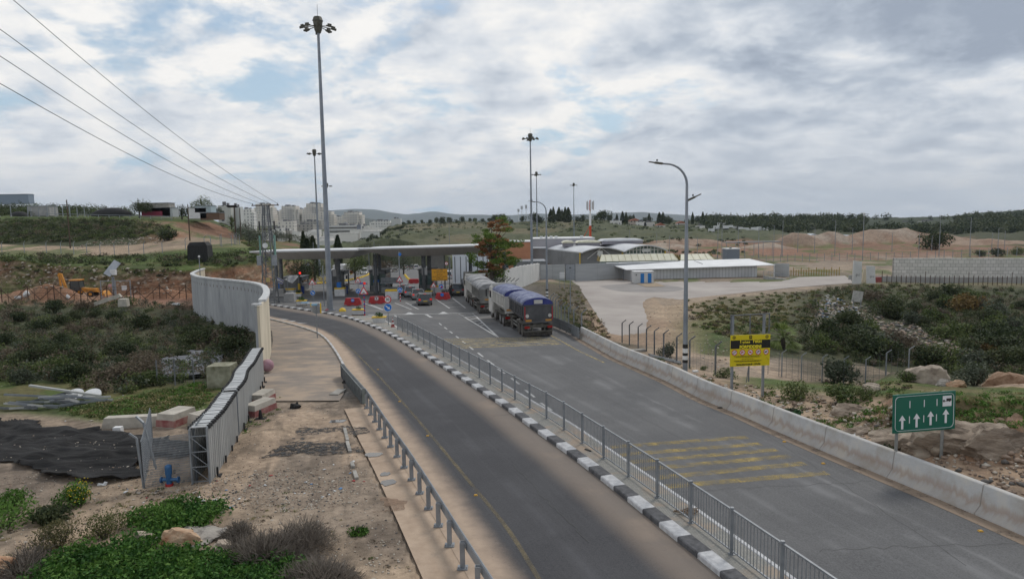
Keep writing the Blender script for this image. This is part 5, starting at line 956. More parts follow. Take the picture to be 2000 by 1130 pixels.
def rear_c(xl,Y,a):return Vector((xl+1.23*math.cos(a),Y+.0,zp(Y)))
ha=math.atan2(.20,1)
def put(fn,lbl,xl,Y,a,ya,*args):
 c=rear_c(xl,Y,a);c=c-Vector((-math.sin(a),math.cos(a),0))*ya;c.z=zp(c.y);o=fn(lbl,c,a,*args);return o
put(trailer,'dark grey dump trailer with blue tarpaulin, last vehicle in the truck queue',.8,57.2,ha,.85,rig_d,tarp_b,panel_b,True)
put(tipper,'white tipper truck with blue tarpaulin pulling the dark trailer',-.9,64.4,ha*1.1,1.1,rig_w,tarp_b,panel_b,rig_w)
put(trailer,'dusty grey dump trailer with grey tarpaulin behind the front truck',-3.7,75.8,ha,.85,rig_g,tarp_g,tarp_g,False)
put(tipper,'white tipper truck with grey tarpaulin, front of the two laden trucks',-5.0,83.2,ha*.95,1.1,rig_w,tarp_g,tarp_g,rig_w)
r=thing('flatbed_truck','pale empty stake truck ahead of the tarpaulin covered trucks','truck',tuple(Vector((U(927,104),104,zp(104)))),.15)
c=MB();c.box((0,3,1.15),(2.4,6,.2));c.build('load_bed',rig_g,r);c=MB();c.box((0,.1,1.9),(2.4,.08,.12)).box((0,.1,2.6),(2.4,.1,.14)).box((-1.15,.1,2.0),(.1,.1,1.4)).box((1.15,.1,2.0),(.1,.1,1.4));c.bar((-1.1,.1,1.3),(0,.1,2.5),.06).bar((1.1,.1,1.3),(0,.1,2.5),.06);c.box((-1.17,3,2.55),(.08,6,.12)).box((1.17,3,2.55),(.08,6,.12));c.build('side_stakes',rig_w,r)
MB().loft([[(-1.2,6.2,.6),(1.2,6.2,.6),(1.2,8.2,.6),(-1.2,8.2,.6)],[(-1.15,6.2,2.9),(1.15,6.2,2.9),(1.1,7.9,2.8),(-1.1,7.9,2.8)]]).build('cab',rig_w,r)
for s in(-1,1):
 for y in(1.0,2.3,6.9):wheel(r,s*1.02,y,.48,.3)
 MB().box((s*.95,-.03,.95),(.35,.05,.18)).build('tail_light',tail_m,r)
r=thing('lorry','white lorry facing the camera beyond the narrow booth','truck',tuple(W(659,548)),math.pi)
MB().box((0,-4.2,2.25),(2.5,6.5,2.7)).build('cargo_box',g_wht,r);MB().loft([[(-1.2,-.8,.5),(1.2,-.8,.5),(1.2,.9,.5),(-1.2,.9,.5)],[(-1.2,-.8,1.6),(1.2,-.8,1.6),(1.2,.95,1.5),(-1.2,.95,1.5)],[(-1.15,-.8,2.9),(1.15,-.8,2.9),(1.1,.6,2.85),(-1.1,.6,2.85)]]).build('cab',g_wht,r)
MB().box((0,.84,2.1),(2.1,.1,.85)).build('windscreen',glass_d,r);MB().box((0,.96,.85),(2.2,.08,.5)).build('grille',black_p,r)
for s in(-1,1):
 MB().box((s*.95,.98,.7),(.3,.06,.18)).build('headlight',head_m,r)
 for y in(0,-5.2):wheel(r,s*1.0,y,.48,.3)
# ------------------------------------------------------------------ backhoe loader
yel=mat('machine_yellow',(.62,.26,.02),(.50,.22,.03),rough=.55,scale=2)
bp_=T(150,566)or W(150,566);Yb=112.0;bk=thing('backhoe_loader','yellow backhoe loader working on the red soil behind the wire fence','digger',(U(150,Yb),Yb,tz(U(150,Yb),Yb)),-math.pi/2+.1)
c=MB();c.loft([[(-.5,.3,.8),(.5,.3,.8),(.5,2.6,.8),(-.5,2.6,.8)],[(-.45,.3,1.55),(.45,.3,1.55),(.4,2.6,1.35),(-.4,2.6,1.35)]]);c.box((0,-.8,.9),(1.3,2.4,.4));c.build('bonnet',yel,bk)
c=MB();c.loft([[(-.75,-1.3,1.1),(.75,-1.3,1.1),(.75,.3,1.1),(-.75,.3,1.1)],[(-.7,-1.2,2.75),(.7,-1.2,2.75),(.68,.1,2.75),(-.68,.1,2.75)]]);c.build('cab_glass',mat('tinted_glass',(.06,.075,.08),rough=.15),bk)
c=MB()
for s in(-1,1):
 for y0,y1 in((-1.3,-1.2),(.3,.1)):c.bar((s*.76,y0,1.1),(s*.71,y1,2.75),.09)
c.build('cab_frame',black_p,bk);MB().box((0,-.55,2.83),(1.6,1.65,.16)).build('cab_roof',yel,bk)
for s in(-1,1):wheel(bk,s*.85,-.9,.75,.45,tyre_m,yel);wheel(bk,s*.8,1.9,.48,.35,tyre_m,yel);MB().bar((s*.5,.9,1.4),(s*.6,3.6,.7),.16,.2).build('loader_arm',yel,bk)
MB().prism([(3.5,.2),(4.3,.15),(4.2,.3),(3.9,.9),(3.55,.95)],-1.1,1.1,'x').build('bucket',yel,bk)
c=MB();c.bar((0,-2.1,.9),(0,-2.9,3.9),.28,.34).bar((0,-2.9,3.9),(0,-3.4,3.6),.2);c.build('boom',yel,bk);c=MB();c.bar((0,-3.2,4.0),(0,-3.0,1.3),.2,.26);c.prism([(-3.4,.7),(-2.8,.6),(-2.7,1.3),(-3.2,1.4)],-.3,.3,'x');c.build('dipper',yel,bk)
# ------------------------------------------------------------------ people
def person(label,loc,rz,H=1.76,cloth=None,pose='stand',hold=None):
 k=H/1.76;J={};E=[]
 def j(n,x,y,z,r):J[n]=((x*k,y*k,z*k),r*k)
 j('pelvis',0,0,.95,.145);j('waist',0,.0,1.10,.125);j('chest',0,.01,1.32,.155);j('neck',0,.0,1.47,.06);j('nk2',0,.01,1.54,.055);j('head',0,.02,1.62,.088);j('crown',0,.015,1.71,.07)
 for s,n in((-1,'l'),(1,'r')):
  j('sh'+n,s*.17,0,1.42,.07);j('el'+n,s*.255,-.03,1.16,.048);j('wr'+n,s*.235,.07,.94,.034);j('hip'+n,s*.09,0,.88,.105);j('kn'+n,s*.11,.02,.50,.068);j('an'+n,s*.12,-.01,.10,.047);j('to'+n,s*.13,.15,.05,.042)
  E+=[('chest','sh'+n),('sh'+n,'el'+n),('el'+n,'wr'+n),('pelvis','hip'+n),('hip'+n,'kn'+n),('kn'+n,'an'+n),('an'+n,'to'+n)]
 E+=[('pelvis','waist'),('waist','chest'),('chest','neck'),('neck','nk2'),('nk2','head'),('head','crown')]
 for s,n in((-1,'l'),(1,'r')):
  j('pm'+n,s*.23,.09,.88,.030);E.append(('wr'+n,'pm'+n))
  for f,(dx,L_)in enumerate(((-.028,.062),(-.009,.075),(.011,.070),(.029,.055))):
   j(f'f{n}{f}a',s*.23,.09+dx,.88-.045,.010);j(f'f{n}{f}b',s*.225,.092+dx,.88-.045-L_,.008);E+=[('pm'+n,f'f{n}{f}a'),(f'f{n}{f}a',f'f{n}{f}b')]
  j('th'+n,s*.205,.135,.855,.010);E.append(('pm'+n,'th'+n))
 names=list(J);me=bpy.data.meshes.new('person');me.from_pydata([J[n][0]for n in names],[(names.index(a),names.index(b))for a,b in E],[])
 o=bpy.data.objects.new('body',me);COL.objects.link(o);sk=o.modifiers.new('s','SKIN');o.modifiers.new('u','SUBSURF').render_levels=1
 for n,v in zip(names,me.skin_vertices[0].data):v.radius=(J[n][1],J[n][1]);v.use_root=(n=='pelvis')
 bpy.context.view_layer.update();dg=bpy.context.evaluated_depsgraph_get();m2=bpy.data.meshes.new_from_object(o.evaluated_get(dg));bpy.data.objects.remove(o)
 m2.materials.clear();skin=mat('skin',(.36,.21,.14),rough=.6)
 for mm in(cloth or black_cl,skin,shoe):m2.materials.append(mm)
 for p in m2.polygons:
  c=p.center/k;p.material_index=1 if(c.z>1.50 or(abs(c.x)>.18 and c.z<.93 and c.z>.7))else(2 if c.z<.09 else 0);p.use_smooth=True
 o=bpy.data.objects.new('person',m2);COL.objects.link(o);o.location=loc;o.rotation_euler=(0,0,rz);tag(o,label,'person')
 h=MB();h.ball((0,-.005*k,1.655*k),(.098*k,.105*k,.11*k),12,6,True);h.build('hair',mat('dark_hair',(.012,.01,.009)),o,smooth=True)
 fc=MB();fc.ball((0,.115*k,1.615*k),(.014,.02,.02),6,4)
 for s in(-1,1):fc.ball((s*.09*k,.01*k,1.625*k),(.012,.02,.032),6,4)
 fc.build('nose_and_ears',skin,o)
 ey=MB()
 for s in(-1,1):ey.ball((s*.032*k,.10*k,1.64*k),(.011,.008,.008),6,4)
 ey.box((0,.105*k,1.575*k),(.045,.008,.008));ey.build('eyes_and_mouth',mat('dark_feature',(.03,.015,.015)),o);return o
black_cl=mat('black_clothing',(.012,.012,.014),(.025,.025,.028),rough=.9,scale=8);shoe=mat('shoe_black',(.01,.01,.01),rough=.7);navy_cl=mat('olive_clothing',(.05,.055,.04),(.08,.08,.055),rough=.9,scale=8)
person('person in black clothes standing on the road between the red barrier and the muddy car',tuple(W(880.3,581.5)),.5,1.82)
person('person in olive clothes at the grey kiosk, only head and shoulders showing',tuple(W(762,571.5)+Vector((.2,.3,.35))),2.6,1.76,navy_cl)
# ------------------------------------------------------------------ signs
def text_obj(txt,size,m,parent,loc,name='lettering',align='CENTER',extr=.003,bold=0.0,sx=1.0):
 cu=bpy.data.curves.new(name,'FONT');cu.body=txt;cu.size=size;cu.align_x=align;cu.align_y='CENTER';cu.extrude=extr;cu.offset=bold
 o=bpy.data.objects.new(name,cu);COL.objects.link(o);bpy.context.view_layer.update();me=bpy.data.meshes.new_from_object(o.evaluated_get(bpy.context.evaluated_depsgraph_get()));bpy.data.objects.remove(o)
 me.materials.clear();me.materials.append(m);o=bpy.data.objects.new(name,me);COL.objects.link(o);o.parent=parent;o.location=loc;o.rotation_euler=(math.pi/2,0,0);o.scale=(sx,1,1);return o
def disc(mb,x,z,r,y,n=24,t=.012):return mb.cyl((x,y,z),(x,y-t,z),r,n=n)
def ringm(mb,x,z,r0,r1,y,n=28,t=.01):
 v=[];
 for i in range(n):a=2*math.pi*i/n;c,s=math.cos(a),math.sin(a);v+=[(x+r0*c,y,z+r0*s),(x+r1*c,y,z+r1*s),(x+r1*c,y-t,z+r1*s),(x+r0*c,y-t,z+r0*s)]
 f=[]
 for i in range(n):
  j=(i+1)%n
  for q in range(4):f.append((4*i+q,4*i+(q+1)%4,4*j+(q+1)%4,4*j+q))
 return mb.add(v,f)
def arrow2(mb,x,z,dx,dz,y,L=.5,w=.09,t=.01):
 d=Vector((dx,dz)).normalized();n=Vector((-d.y,d.x));c=Vector((x,z));p=[c-d*L/2+n*w/2,c-d*L/2-n*w/2,c+d*L*.12-n*w/2,c+d*L*.12-n*w*1.6,c+d*L/2,c+d*L*.12+n*w*1.6,c+d*L*.12+n*w/2]
 return mb.prism([(q.x,q.y)for q in p],y,y-t)
def tri_sign(r,z,s=.9,y=-.05):
 h=s*.866;MB().prism([(-s/2,z-h/2),(s/2,z-h/2),(0,z+h/2)],y,y-.03).build('red_border',sign_r,r);k=.70;zc=z-h*.055
 MB().prism([(-s/2*k,zc-h/2*k),(s/2*k,zc-h/2*k),(0,zc+h/2*k)],y-.03,y-.042).build('white_face',sign_w,r)
 b=[(-.16*s,zc-h*.28)]+[(s*.13*math.cos(t),zc-h*.28+s*.10*math.sin(t))for t in[math.pi-i*math.pi/8 for i in range(9)]]+[(.16*s,zc-h*.28)]
 MB().prism(b,y-.042,y-.052).build('hump_symbol',black_p,r)
def blue_sign(r,z,rad=.33,kind='arrow',y=-.05):
 disc(MB(),0,z,rad,y).build('blue_disc',sign_b,r);ringm(MB(),0,z,rad*.93,rad,y-.012,t=.006).build('rim',sign_w,r);a=MB();yy=y-.013
 if kind=='arrow':arrow2(a,0,z,1,-.8,yy,rad*1.35,rad*.26)
 elif kind=='both':arrow2(a,-rad*.34,z,-.6,-1,yy,rad*.95,rad*.2);arrow2(a,rad*.34,z,.6,-1,yy,rad*.95,rad*.2)
 elif kind=='bar':a.box((0,yy-.005,z),(rad*1.25,.01,rad*.55))
 a.build('white_arrow',sign_w,r)
def post(r,h,rad=.035,m=steel,y=0):MB().cyl((0,y,0),(0,y,h),rad,n=8).build('post',m,r)
def sign_at(px,py,label,fn,h,group=None,name='road_sign',p=None,rz=0,pm=steel,rad=.04):
 p=p or W(px,py);r=thing(name,label,'road sign',tuple(p),rz,group);post(r,h,rad,pm);fn(r);return r
def banded(r,h,cols,n=9,rad=.06):
 b=MB()
 for i in range(n):b.mat(i%2).cyl((0,0,h*i/n),(0,0,h*(i+1)/n),rad,n=10)
 b.build('banded_post',cols,r)
blue_band=mat('band_blue',(.03,.08,.36));
sign_at(876.5/6.647*0+612,594,'hump warning triangle over a small blue arrow disc, left of the tall mast',lambda r:(tri_sign(r,3.05,.95),blue_sign(r,1.55,.34)),3.4)
sign_at(0,0,'hump warning triangle on a thin post behind the left red barrier',lambda r:(tri_sign(r,3.0,.9),blue_sign(r,1.45,.36,'both')),3.3,p=W(700.7,588.5))
s_=W(712.5,616.5);r=thing('road_sign','hump warning triangle on a red and blue banded post before the red barriers','road sign',tuple(s_));banded(r,2.9,[sign_r,blue_band],12,.065);tri_sign(r,2.85,1.05,-.08);MB().cyl((0,0,2.9),(0,0,3.5),.05,n=8).build('post_top',blue_band,r);MB().box((-.05,0,3.62),(.75,.08,.14)).build('cross_plate',blue_band,r);MB().cyl((.12,-.06,3.62),(.12,-.12,3.62),.15,n=14).build('warning_light',tail_m,r)
s_=W(782,588.5);r=thing('road_sign','hump triangle over a blue disc on a red and white banded post by the queue','road sign',tuple(s_));banded(r,3.1,[sign_r,white_p],13,.065);tri_sign(r,3.1,.95,-.08);blue_sign(r,1.6,.37,'both',-.08);MB().cyl((0,0,3.1),(0,0,6.8),.07,n=8).build('tall_post',steel,r);MB().box((.15,-.1,6.4),(.36,.05,.36),M=Matrix.Rotation(.78,3,'Y')).build('small_blue_plate',sign_b,r)
def s30(r):
 disc(MB(),0,2.62,.36,-.05).build('red_disc',sign_r,r);disc(MB(),0,2.62,.265,-.062,t=.008).build('white_disc',sign_w,r);text_obj('30',.36,black_p,r,(0,-.072,2.62),'number',bold=.008);blue_sign(r,1.85,.39)
sign_at(0,0,'round 30 speed limit sign over a blue arrow disc at the tip of the median',s30,2.9,p=W(759,637))
sign_at(0,0,'hump warning triangle standing low left of the right hand red barrier',lambda r:tri_sign(r,1.9,.95),1.9,p=W(847.5,581))
sign_at(0,0,'round blue disc crossed by a red spot behind the right hand red barrier',lambda r:(blue_sign(r,1.6,.36,'both'),disc(MB(),.1,1.55,.13,-.075).build('red_spot',sign_r,r)),1.9,p=W(862,581))
sign_at(0,0,'hump warning triangle on the verge above the dark trailer',lambda r:tri_sign(r,2.2,1.0),2.3,p=Vector((U(1056,66),66,tz(U(1056,66),66))))
def back_sign(r):disc(MB(),0,2.45,.38,.05).build('disc_back',steel,r);disc(MB(),.04,2.45,.37,.10).build('disc_front',sign_b,r);b=MB();b.box((-.16,.02,2.85),(.5,.12,.12));b.build('blue_bracket',mat('pale_blue',(.2,.42,.62)),r);b=MB();b.box((.38,.03,2.55),(.10,.06,.85)).box((-.42,.03,2.85),(.10,.06,.3));b.build('yellow_edge',yellow_p,r)
sign_at(0,0,'back of a round sign with a yellow edge on the footpath by the exit road',back_sign,2.9,p=W(620,662)+Vector((0,0,.1)))
sign_at(0,0,'plain grey post with a small foot plate left of the tall mast',lambda r:MB().box((0,0,.04),(.5,.4,.06)).build('foot_plate',steel,r),5.2,p=W(633.5,597),name='steel_post',rad=.06)
sign_at(0,0,'small round prohibition sign on a post beyond the canopy, right side',lambda r:(disc(MB(),0,3.2,.5,-.05).build('red_disc',sign_r,r),disc(MB(),0,3.2,.38,-.062).build('white_disc',sign_w,r),MB().box((0,-.08,3.2),(.2,.01,.35)).build('symbol',sign_r,r)),3.4,p=W(872.5,536))
sign_at(0,0,'pale round sign back on a post behind the orange board',lambda r:disc(MB(),0,3.0,.45,-.05).build('disc',steel,r),3.2,p=W(863,563))
for k,(px,py,h,lb)in enumerate([(598,552,5.2,'thin grey post under the canopy, leftmost beyond the flags'),(603,551,4.6,'grey post with a triangular sign back beyond the flags'),(615,548,9.3,'tall thin grey post with a small disc beyond the left canopy')]):
 sign_at(0,0,lb,(lambda r,k=k,h=h:(MB().prism([(-.5,h-.9),(.5,h-.9),(0,h)],-.04,-.08).build('sign_back',steel,r)if k==1 else(disc(MB(),0,h-2.6,.4,-.06).build('disc',white_p,r)if k==2 else None))),h,p=W(px,py),name='steel_post',rad=.07)
r=thing('traffic_light','traffic light showing red on a dark post at the left booth','traffic light',tuple(W(585.5,571)));MB().cyl((0,0,0),(0,0,3.6),.16,n=10).build('post',steel_d,r);MB().box((.22,-.1,3.3),(.3,.25,.85)).build('housing',black_p,r);MB().cyl((.25,-.23,3.25),(.25,-.28,3.25),.17,n=16).build('red_lamp',mat('red_lamp_lit',(.6,.02,.02),emit=(1,.03,.02),estr=1.6),r);MB().box((.0,-.2,1.0),(.3,.3,1.0)).build('yellow_box',yellow_p,r)
p=W(858,577);r=thing('orange_notice_board','orange notice board with black lettering on two posts by the right red barrier','sign board',tuple(p+Vector((0,1.2,0))))
org=mat('orange_board',(.72,.34,.015),rough=.5)
MB().box((0,0,3.0),(2.35,.06,1.75)).build('board',org,r)
for s in(-1,1):MB().cyl((s*.85,.06,0),(s*.85,.06,3.7),.05,n=8).build('post',steel,r)
for i,(t,z)in enumerate((('עצור כאן',3.68),('יש להמתין לאור ירוק',3.38),('قف هنا',3.08),('يرجى الانتظار للضوء',2.78),('والاخضر',2.52),('STOP - WAIT FOR GREEN',2.25))):text_obj(t,.26 if i%2==0 else .2,black_p,r,(0,-.035,z),'lettering',bold=.004)
r=thing('hanging_board','large blank white board hanging under the right canopy','board',(U(851,118),118,zp(118)),0);MB().add([(-1.45,0,6.0),(1.45,0,6.0),(1.45,0,2.9),(-1.45,0,3.9),(-1.45,.1,6.0),(1.45,.1,6.0),(1.45,.1,2.9),(-1.45,.1,3.9)],[(0,1,2,3),(7,6,5,4),(0,4,5,1),(1,5,6,2),(2,6,7,3),(3,7,4,0)]).build('panel',white_p,r);MB().cyl((1.5,0,0),(1.5,0,6.0),.1,n=8).build('post',steel_d,r)
gm=mat('sign_green',(.0,.115,.075),rough=.35)
gp=Vector((U(1808,21.6),21.6,0));pL,pR=at(1754,800,21.5),at(1848,790,22.0)
def flat_board(name,label,cat,c0,c1,c2,group=None):
 """corners on the photo rays: lower-left, lower-right, upper-left; returns root with x along the board, y=0 plane"""
 r=thing(name,label,cat,(c0.x,c0.y,c0.z));r.rotation_euler=(0,0,math.atan2(c1.y-c0.y,c1.x-c0.x));return r,(Vector((c1.x,c1.y,0))-Vector((c0.x,c0.y,0))).length,(c2-c0).length
Yg=22.3
c0,c1,c2=at(1743,846,Yg),at(1864,836,Yg+.25),at(1747,771,Yg)
r,w_,h_=flat_board('lane_sign','green lane sign with four white arrows and a lorry symbol behind the concrete barrier','road sign',c0,c1,c2)
tilt=math.atan2(c1.z-c0.z,w_)
T_=Matrix.Rotation(-tilt*1.0,4,'Y')
def G():m_=MB();m_.T=T_;return m_
G().box((w_/2,.0,h_/2),(w_,.04,h_)).build('board',gm,r)
fr=G();i_=.07;cr=.14;pts=[]
for(cx,cz,a0)in((w_-i_-cr,h_-i_-cr,0),(i_+cr,h_-i_-cr,90),(i_+cr,i_+cr,180),(w_-i_-cr,i_+cr,270)):
 for k in range(5):a=R(a0+k*22.5);pts.append((cx+cr*math.cos(a),-.026,cz+cr*math.sin(a)))
pts.append(pts[0])
for a,b in zip(pts,pts[1:]):fr.bar(a,b,.008,.032,up=(0,1,0))
fr.build('white_border',sign_w,r)
ar=G()
for x,z in((.145,.28),(.375,.30),(.60,.33),(.845,.355)):arrow2(ar,x*w_,z*h_,0,1,-.024,.44*(h_/1.22),.075)
ar.build('white_arrows',sign_w,r);dl=G()
for x in(.255,.485,.69):dl.box((x*w_+.01,-.027,.33*h_),(.026,.008,.24)).box((x*w_-.0+.02,-.027,.73*h_),(.026,.008,.24))
dl.build('lane_dashes',sign_w,r)
G().box((.86*w_,-.03,.75*h_),(.32,.012,.36)).build('lorry_panel',sign_w,r);lo_=G();lo_.box((.885*w_,-.042,.785*h_),(.17,.012,.085)).box((.805*w_,-.042,.765*h_),(.055,.012,.05)).cyl((.805*w_,-.036,.74*h_),(.805*w_,-.05,.74*h_),.018,n=10).cyl((.90*w_,-.036,.74*h_),(.90*w_,-.05,.74*h_),.018,n=10);lo_.box((.85*w_,-.04,.75*h_),(.2,.01,.016));lo_.build('lorry_symbol',black_p,r)
for x in(.09,.83):m_=MB();zz=math.tan(tilt)*x*w_;m_.cyl((x*w_,.07,-2.6),(x*w_,.07,zz+h_-.02),.052,n=12);m_.build('post',mat('dull_post',(.17,.175,.165),(.25,.25,.235),rough=.6,scale=3),r)
Yy=34.0;c0,c1,c2=at(1425.5,715.5,Yy),at(1502.5,712.5,Yy+.3),at(1427,654.5,Yy)
r,w_,h_=flat_board('forbidden_board','yellow and black FORBIDDEN notice board on two tall posts behind the barrier','sign board',c0,c1,c2);tilt=math.atan2(c1.z-c0.z,w_);T_=Matrix.Rotation(-tilt,4,'Y')
ylw=mat('board_yellow',(.66,.53,.01),rough=.4);ylt=mat('letter_yellow',(.85,.70,.03),rough=.5);blk=mat('board_black',(.01,.01,.01),rough=.4)
G().box((w_/2,0,h_/2),(w_,.04,h_)).build('board',ylw,r);G().box((w_/2,-.024,.70*h_),(w_,.008,.27*h_)).build('black_band',blk,r)
def TX(t,size,m,x,z,bold=0,sx=1):o=text_obj(t,size,m,r,(0,0,0),'lettering',bold=bold,sx=sx);o.location=T_@Vector((x,-.034,z));o.rotation_euler=(math.pi/2,-tilt,0);return o
TX('FORBIDDEN!',.205,ylt,.5*w_,.618*h_,.010,1.0);TX('!רוסא',.20,ylt,.67*w_,.782*h_,.009);TX('!\uFEC9\uFEEE\uFEE8\uFEE4\uFEE3',.20,ylt,.36*w_,.782*h_,.009)
TX('www.moag.gov.il - ח״וציפ',.125,blk,.46*w_,.06*h_,.006)
for i,z in enumerate((.325,.295,.235,.175,.15)):TX(('שטח זה שמור לשימוש מורשים בלבד ואין להעביר סחורה ללא היתר','בעלי חיים ומוצריהם צמחים וחומרי הדברה אסורים במעבר','מוצרי מזון מן החי ומן הצומח')[i%3],.055,blk,.44*w_,z*h_,0,1.0)
for x,z in((.88,.33),(.92,.245),(.95,.19)):TX('•••',.08,blk,x*w_,z*h_)
for k,x in enumerate((.085,.5,.915)):
 m_=G();(disc(m_,x*w_,.925*h_,.085,-.02,t=.01)if k!=1 else m_.box((x*w_,-.025,.925*h_),(.15,.01,.18)));m_.build('emblem',blk,r)
 m_=G();(ringm(m_,x*w_,.925*h_,.035,.055,-.03,14,.004)if k!=1 else(m_.bar((x*w_,-.032,.91*h_),(x*w_,-.032,.955*h_),.012,.012),ringm(m_,x*w_,.93*h_,.03,.042,-.031,12,.003)));m_.build('emblem_mark',ylw,r)
for k,x in enumerate((.10,.30,.50,.70,.90)):
 m_=G();disc(m_,x*w_,.445*h_,.145,-.022,t=.008);ic=m_.build('prohibition_disc',sign_w,r);m_=G();ringm(m_,x*w_,.445*h_,.118,.148,-.031,24,.006);m_.bar((x*w_-.09,-.038,.445*h_+.09),(x*w_+.09,-.038,.445*h_-.09),.006,.03,up=(0,1,0));m_.build('red_ring',sign_r,ic)
 m_=G();q=[[(-.05,-.04,.09,.035),(.04,.05,.07,.04)],[(0,.03,.11,.05),(-.04,-.03,.05,.06)],[(0,0,.12,.07)],[(.03,.03,.07,.06),(-.05,-.03,.06,.05)],[(-.03,-.02,.10,.05),(.04,.03,.05,.06)]][k]
 for(a,b,c,d)in q:m_.box((x*w_+a,-.034,.445*h_+b),(c,.006,d))
 m_.build('symbol',[blk,sign_r,sign_r,mat('navy_symbol',(.03,.04,.12)),blk][k]if True else blk,ic)
pm=steel
zb0=tz(c0.x+.2,c0.y)-c0.z
for x in(.075,.865):m_=MB();m_.bar((x*w_,.09,zb0-.3),(x*w_,.09,h_+1.0),.12,.10);m_.build('post',pm,r)
for x in(.02,.5,.985):m_=MB();m_.bar((x*w_,.04,h_-.05),(x*w_,.04,h_+1.0),.045);m_.build('upright',steel_d,r)
m_=MB();m_.bar((-.0,.04,h_+1.0),(w_,.04,h_+1.03),.05);m_.build('top_rail',steel_d,r);m_=MB();m_.bar((.5*w_,.08,-.02),(.5*w_,.08,-.85),.05).bar((.45*w_,.12,-.9),(.5*w_,.12,-.1),.03);m_.build('brace',steel_d,r)
# ------------------------------------------------------------------ red plastic barriers, planters, cones, humps
def red_barrier(px,py,label,disc_kind=None,w=2.15,h=.98):
 r=thing('road_barrier',label,'barrier',tuple(W(px,py)),0,'red plastic road barriers');b=MB()
 pf=[(-w/2,.12),(-w/2+.32,.12),(-w/2+.34,.02),(-w/2+.5,.02),(-.2,.02),(-.18,.1),(.18,.1),(.2,.02),(w/2-.5,.02),(w/2-.34,.02),(w/2-.32,.12),(w/2,.12),(w/2,.36),(w/2-.22,h),(-w/2+.22,h),(-w/2,.36)]
 n=len(pf);b.loft([[(x,-.25,z)for x,z in pf],[(x,-.20,z)for x,z in pf],[(x,.20,z)for x,z in pf],[(x,.25,z)for x,z in pf]]);
 for i in range(4):x=-w/2+.45+i*(w-.9)/3;b.box((x,-.26,.5),(.14,.04,.62))
 b.build('shell',red_p,r)
 if disc_kind=='blue':disc(MB(),.05,.72,.23,-.30).build('blue_disc',sign_b,r);MB().box((.05,-.32,.72),(.3,.012,.1)).build('white_bar',sign_w,r)
 if disc_kind=='ring':disc(MB(),0,.74,.29,-.30).build('white_disc',sign_w,r);ringm(MB(),0,.74,.21,.26,-.313).build('red_ring',mat('dark_red',(.12,.015,.02)),r);arrow2(MB(),0,.74,0,1,-.313,.34,.08).build('arrow_symbol',mat('dark_red',(.12,.015,.02)),r)
 if disc_kind=='hang':disc(MB(),-.05,.72,.24,-.30).build('blue_disc',sign_b,r);MB().bar((-.15,-.32,.6),(.08,-.32,.86),.01,.05,up=(0,1,0)).build('white_stroke',sign_w,r)
 return r
red_barrier(689.5,596.5,'red plastic barrier with a blue disc, left of the banded post','blue')
red_barrier(736.5,593,'red plastic barrier with a round white emblem, before the middle booth','ring')
red_barrier(865,585,'red plastic barrier with a small blue disc beside the person in black','hang',2.05)
red_barrier(808.5,553.5,'dark red barrier beyond the canopy at the end of the yellow humps',None,2.2)
red_barrier(683,534,'dark red barrier on the far side of the canopy above the yellow humps',None,2.2)
grn=leafmat('planter_leaves',(.03,.07,.02),(.07,.14,.04),(.12,.18,.07))
def leafy(n,shp,leaf,seed=1,lobes=5,squash=.8,hole=.0,up=.0):
 """leaf quads scattered through a lumpy crown; returns verts, faces"""
 rg=np.random.RandomState(seed);cs=rg.normal(size=(lobes,3));cs/=np.linalg.norm(cs,axis=1)[:,None]+1e-9;cs*=rg.uniform(.25,.62,(lobes,1));cs[:,2]=np.abs(cs[:,2])*.9-.1
 rad=rg.uniform(.36,.60,lobes);k=rg.randint(0,lobes,n);d=rg.normal(size=(n,3));d/=np.linalg.norm(d,axis=1)[:,None]
 r_=rad[k]*rg.uniform(.35,1.0,n)**.45*rg.uniform(.85,1.12,n);p=cs[k]+d*r_[:,None];p[:,2]=(p[:,2]+.45)*squash;p=p[p[:,2]>-.02];n=len(p)
 c=p*np.array(shp);nrm=rg.normal(size=(n,3))+d[:n]*.7+np.array([0,0,.5+up]);nrm/=np.linalg.norm(nrm,axis=1)[:,None];t=np.cross(nrm,rg.normal(size=(n,3)));t/=np.linalg.norm(t,axis=1)[:,None]+1e-9;b=np.cross(nrm,t)
 L_=leaf*rg.uniform(.6,1.4,n)[:,None];w_=L_*rg.uniform(.35,.6,(n,1));v=np.empty((n,4,3));v[:,0]=c-t*L_/2;v[:,1]=c+b*w_/2;v[:,2]=c+t*L_/2;v[:,3]=c-b*w_/2
 return v.reshape(-1,3),np.arange(n*4).reshape(-1,4)
pl_v,pl_f=leafy(420,(.55,.4,.62),.10,3,5)
def planter(px,py,label,w=1.25,s=1.0,plant=True):
 r=thing('planter',label,'planter',tuple(W(px,py)),random.uniform(-.1,.1),'white planters with yellow rims');b=MB();b.loft([[(-w/2*.8,-.3,.12),(w/2*.8,-.3,.12),(w/2*.8,.3,.12),(-w/2*.8,.3,.12)],[(-w/2,-.36,.62),(w/2,-.36,.62),(w/2,.36,.62),(-w/2,.36,.62)]]);b.build('tub',blkw,r)
 MB().box((0,0,.66),(w+.04,.76,.10)).build('yellow_rim',yellow_p,r);MB().box((0,0,.06),(w*1.05,.7,.1)).build('wooden_pallet',mat('brown_wood',(.12,.08,.055)),r)
 if plant:o=np_mesh('plant',pl_v*np.array([s,s,s*1.1])+np.array([0,0,.66]),pl_f,grn,r)
 return r
planter(589.5,596.5,'planter with a bushy plant beside the bare concrete block')
planter(583,580.5,'planter farthest back, at the traffic light',1.0,.9)
planter(700.5,615.5,'planter with a small plant left of the red and blue post',1.3,.7)
planter(741,631.5,'nearest planter, on the median left of the 30 sign',1.35,1.0)
planter(838,577,'planter half hidden behind the cars at the right booth',1.1,.8)
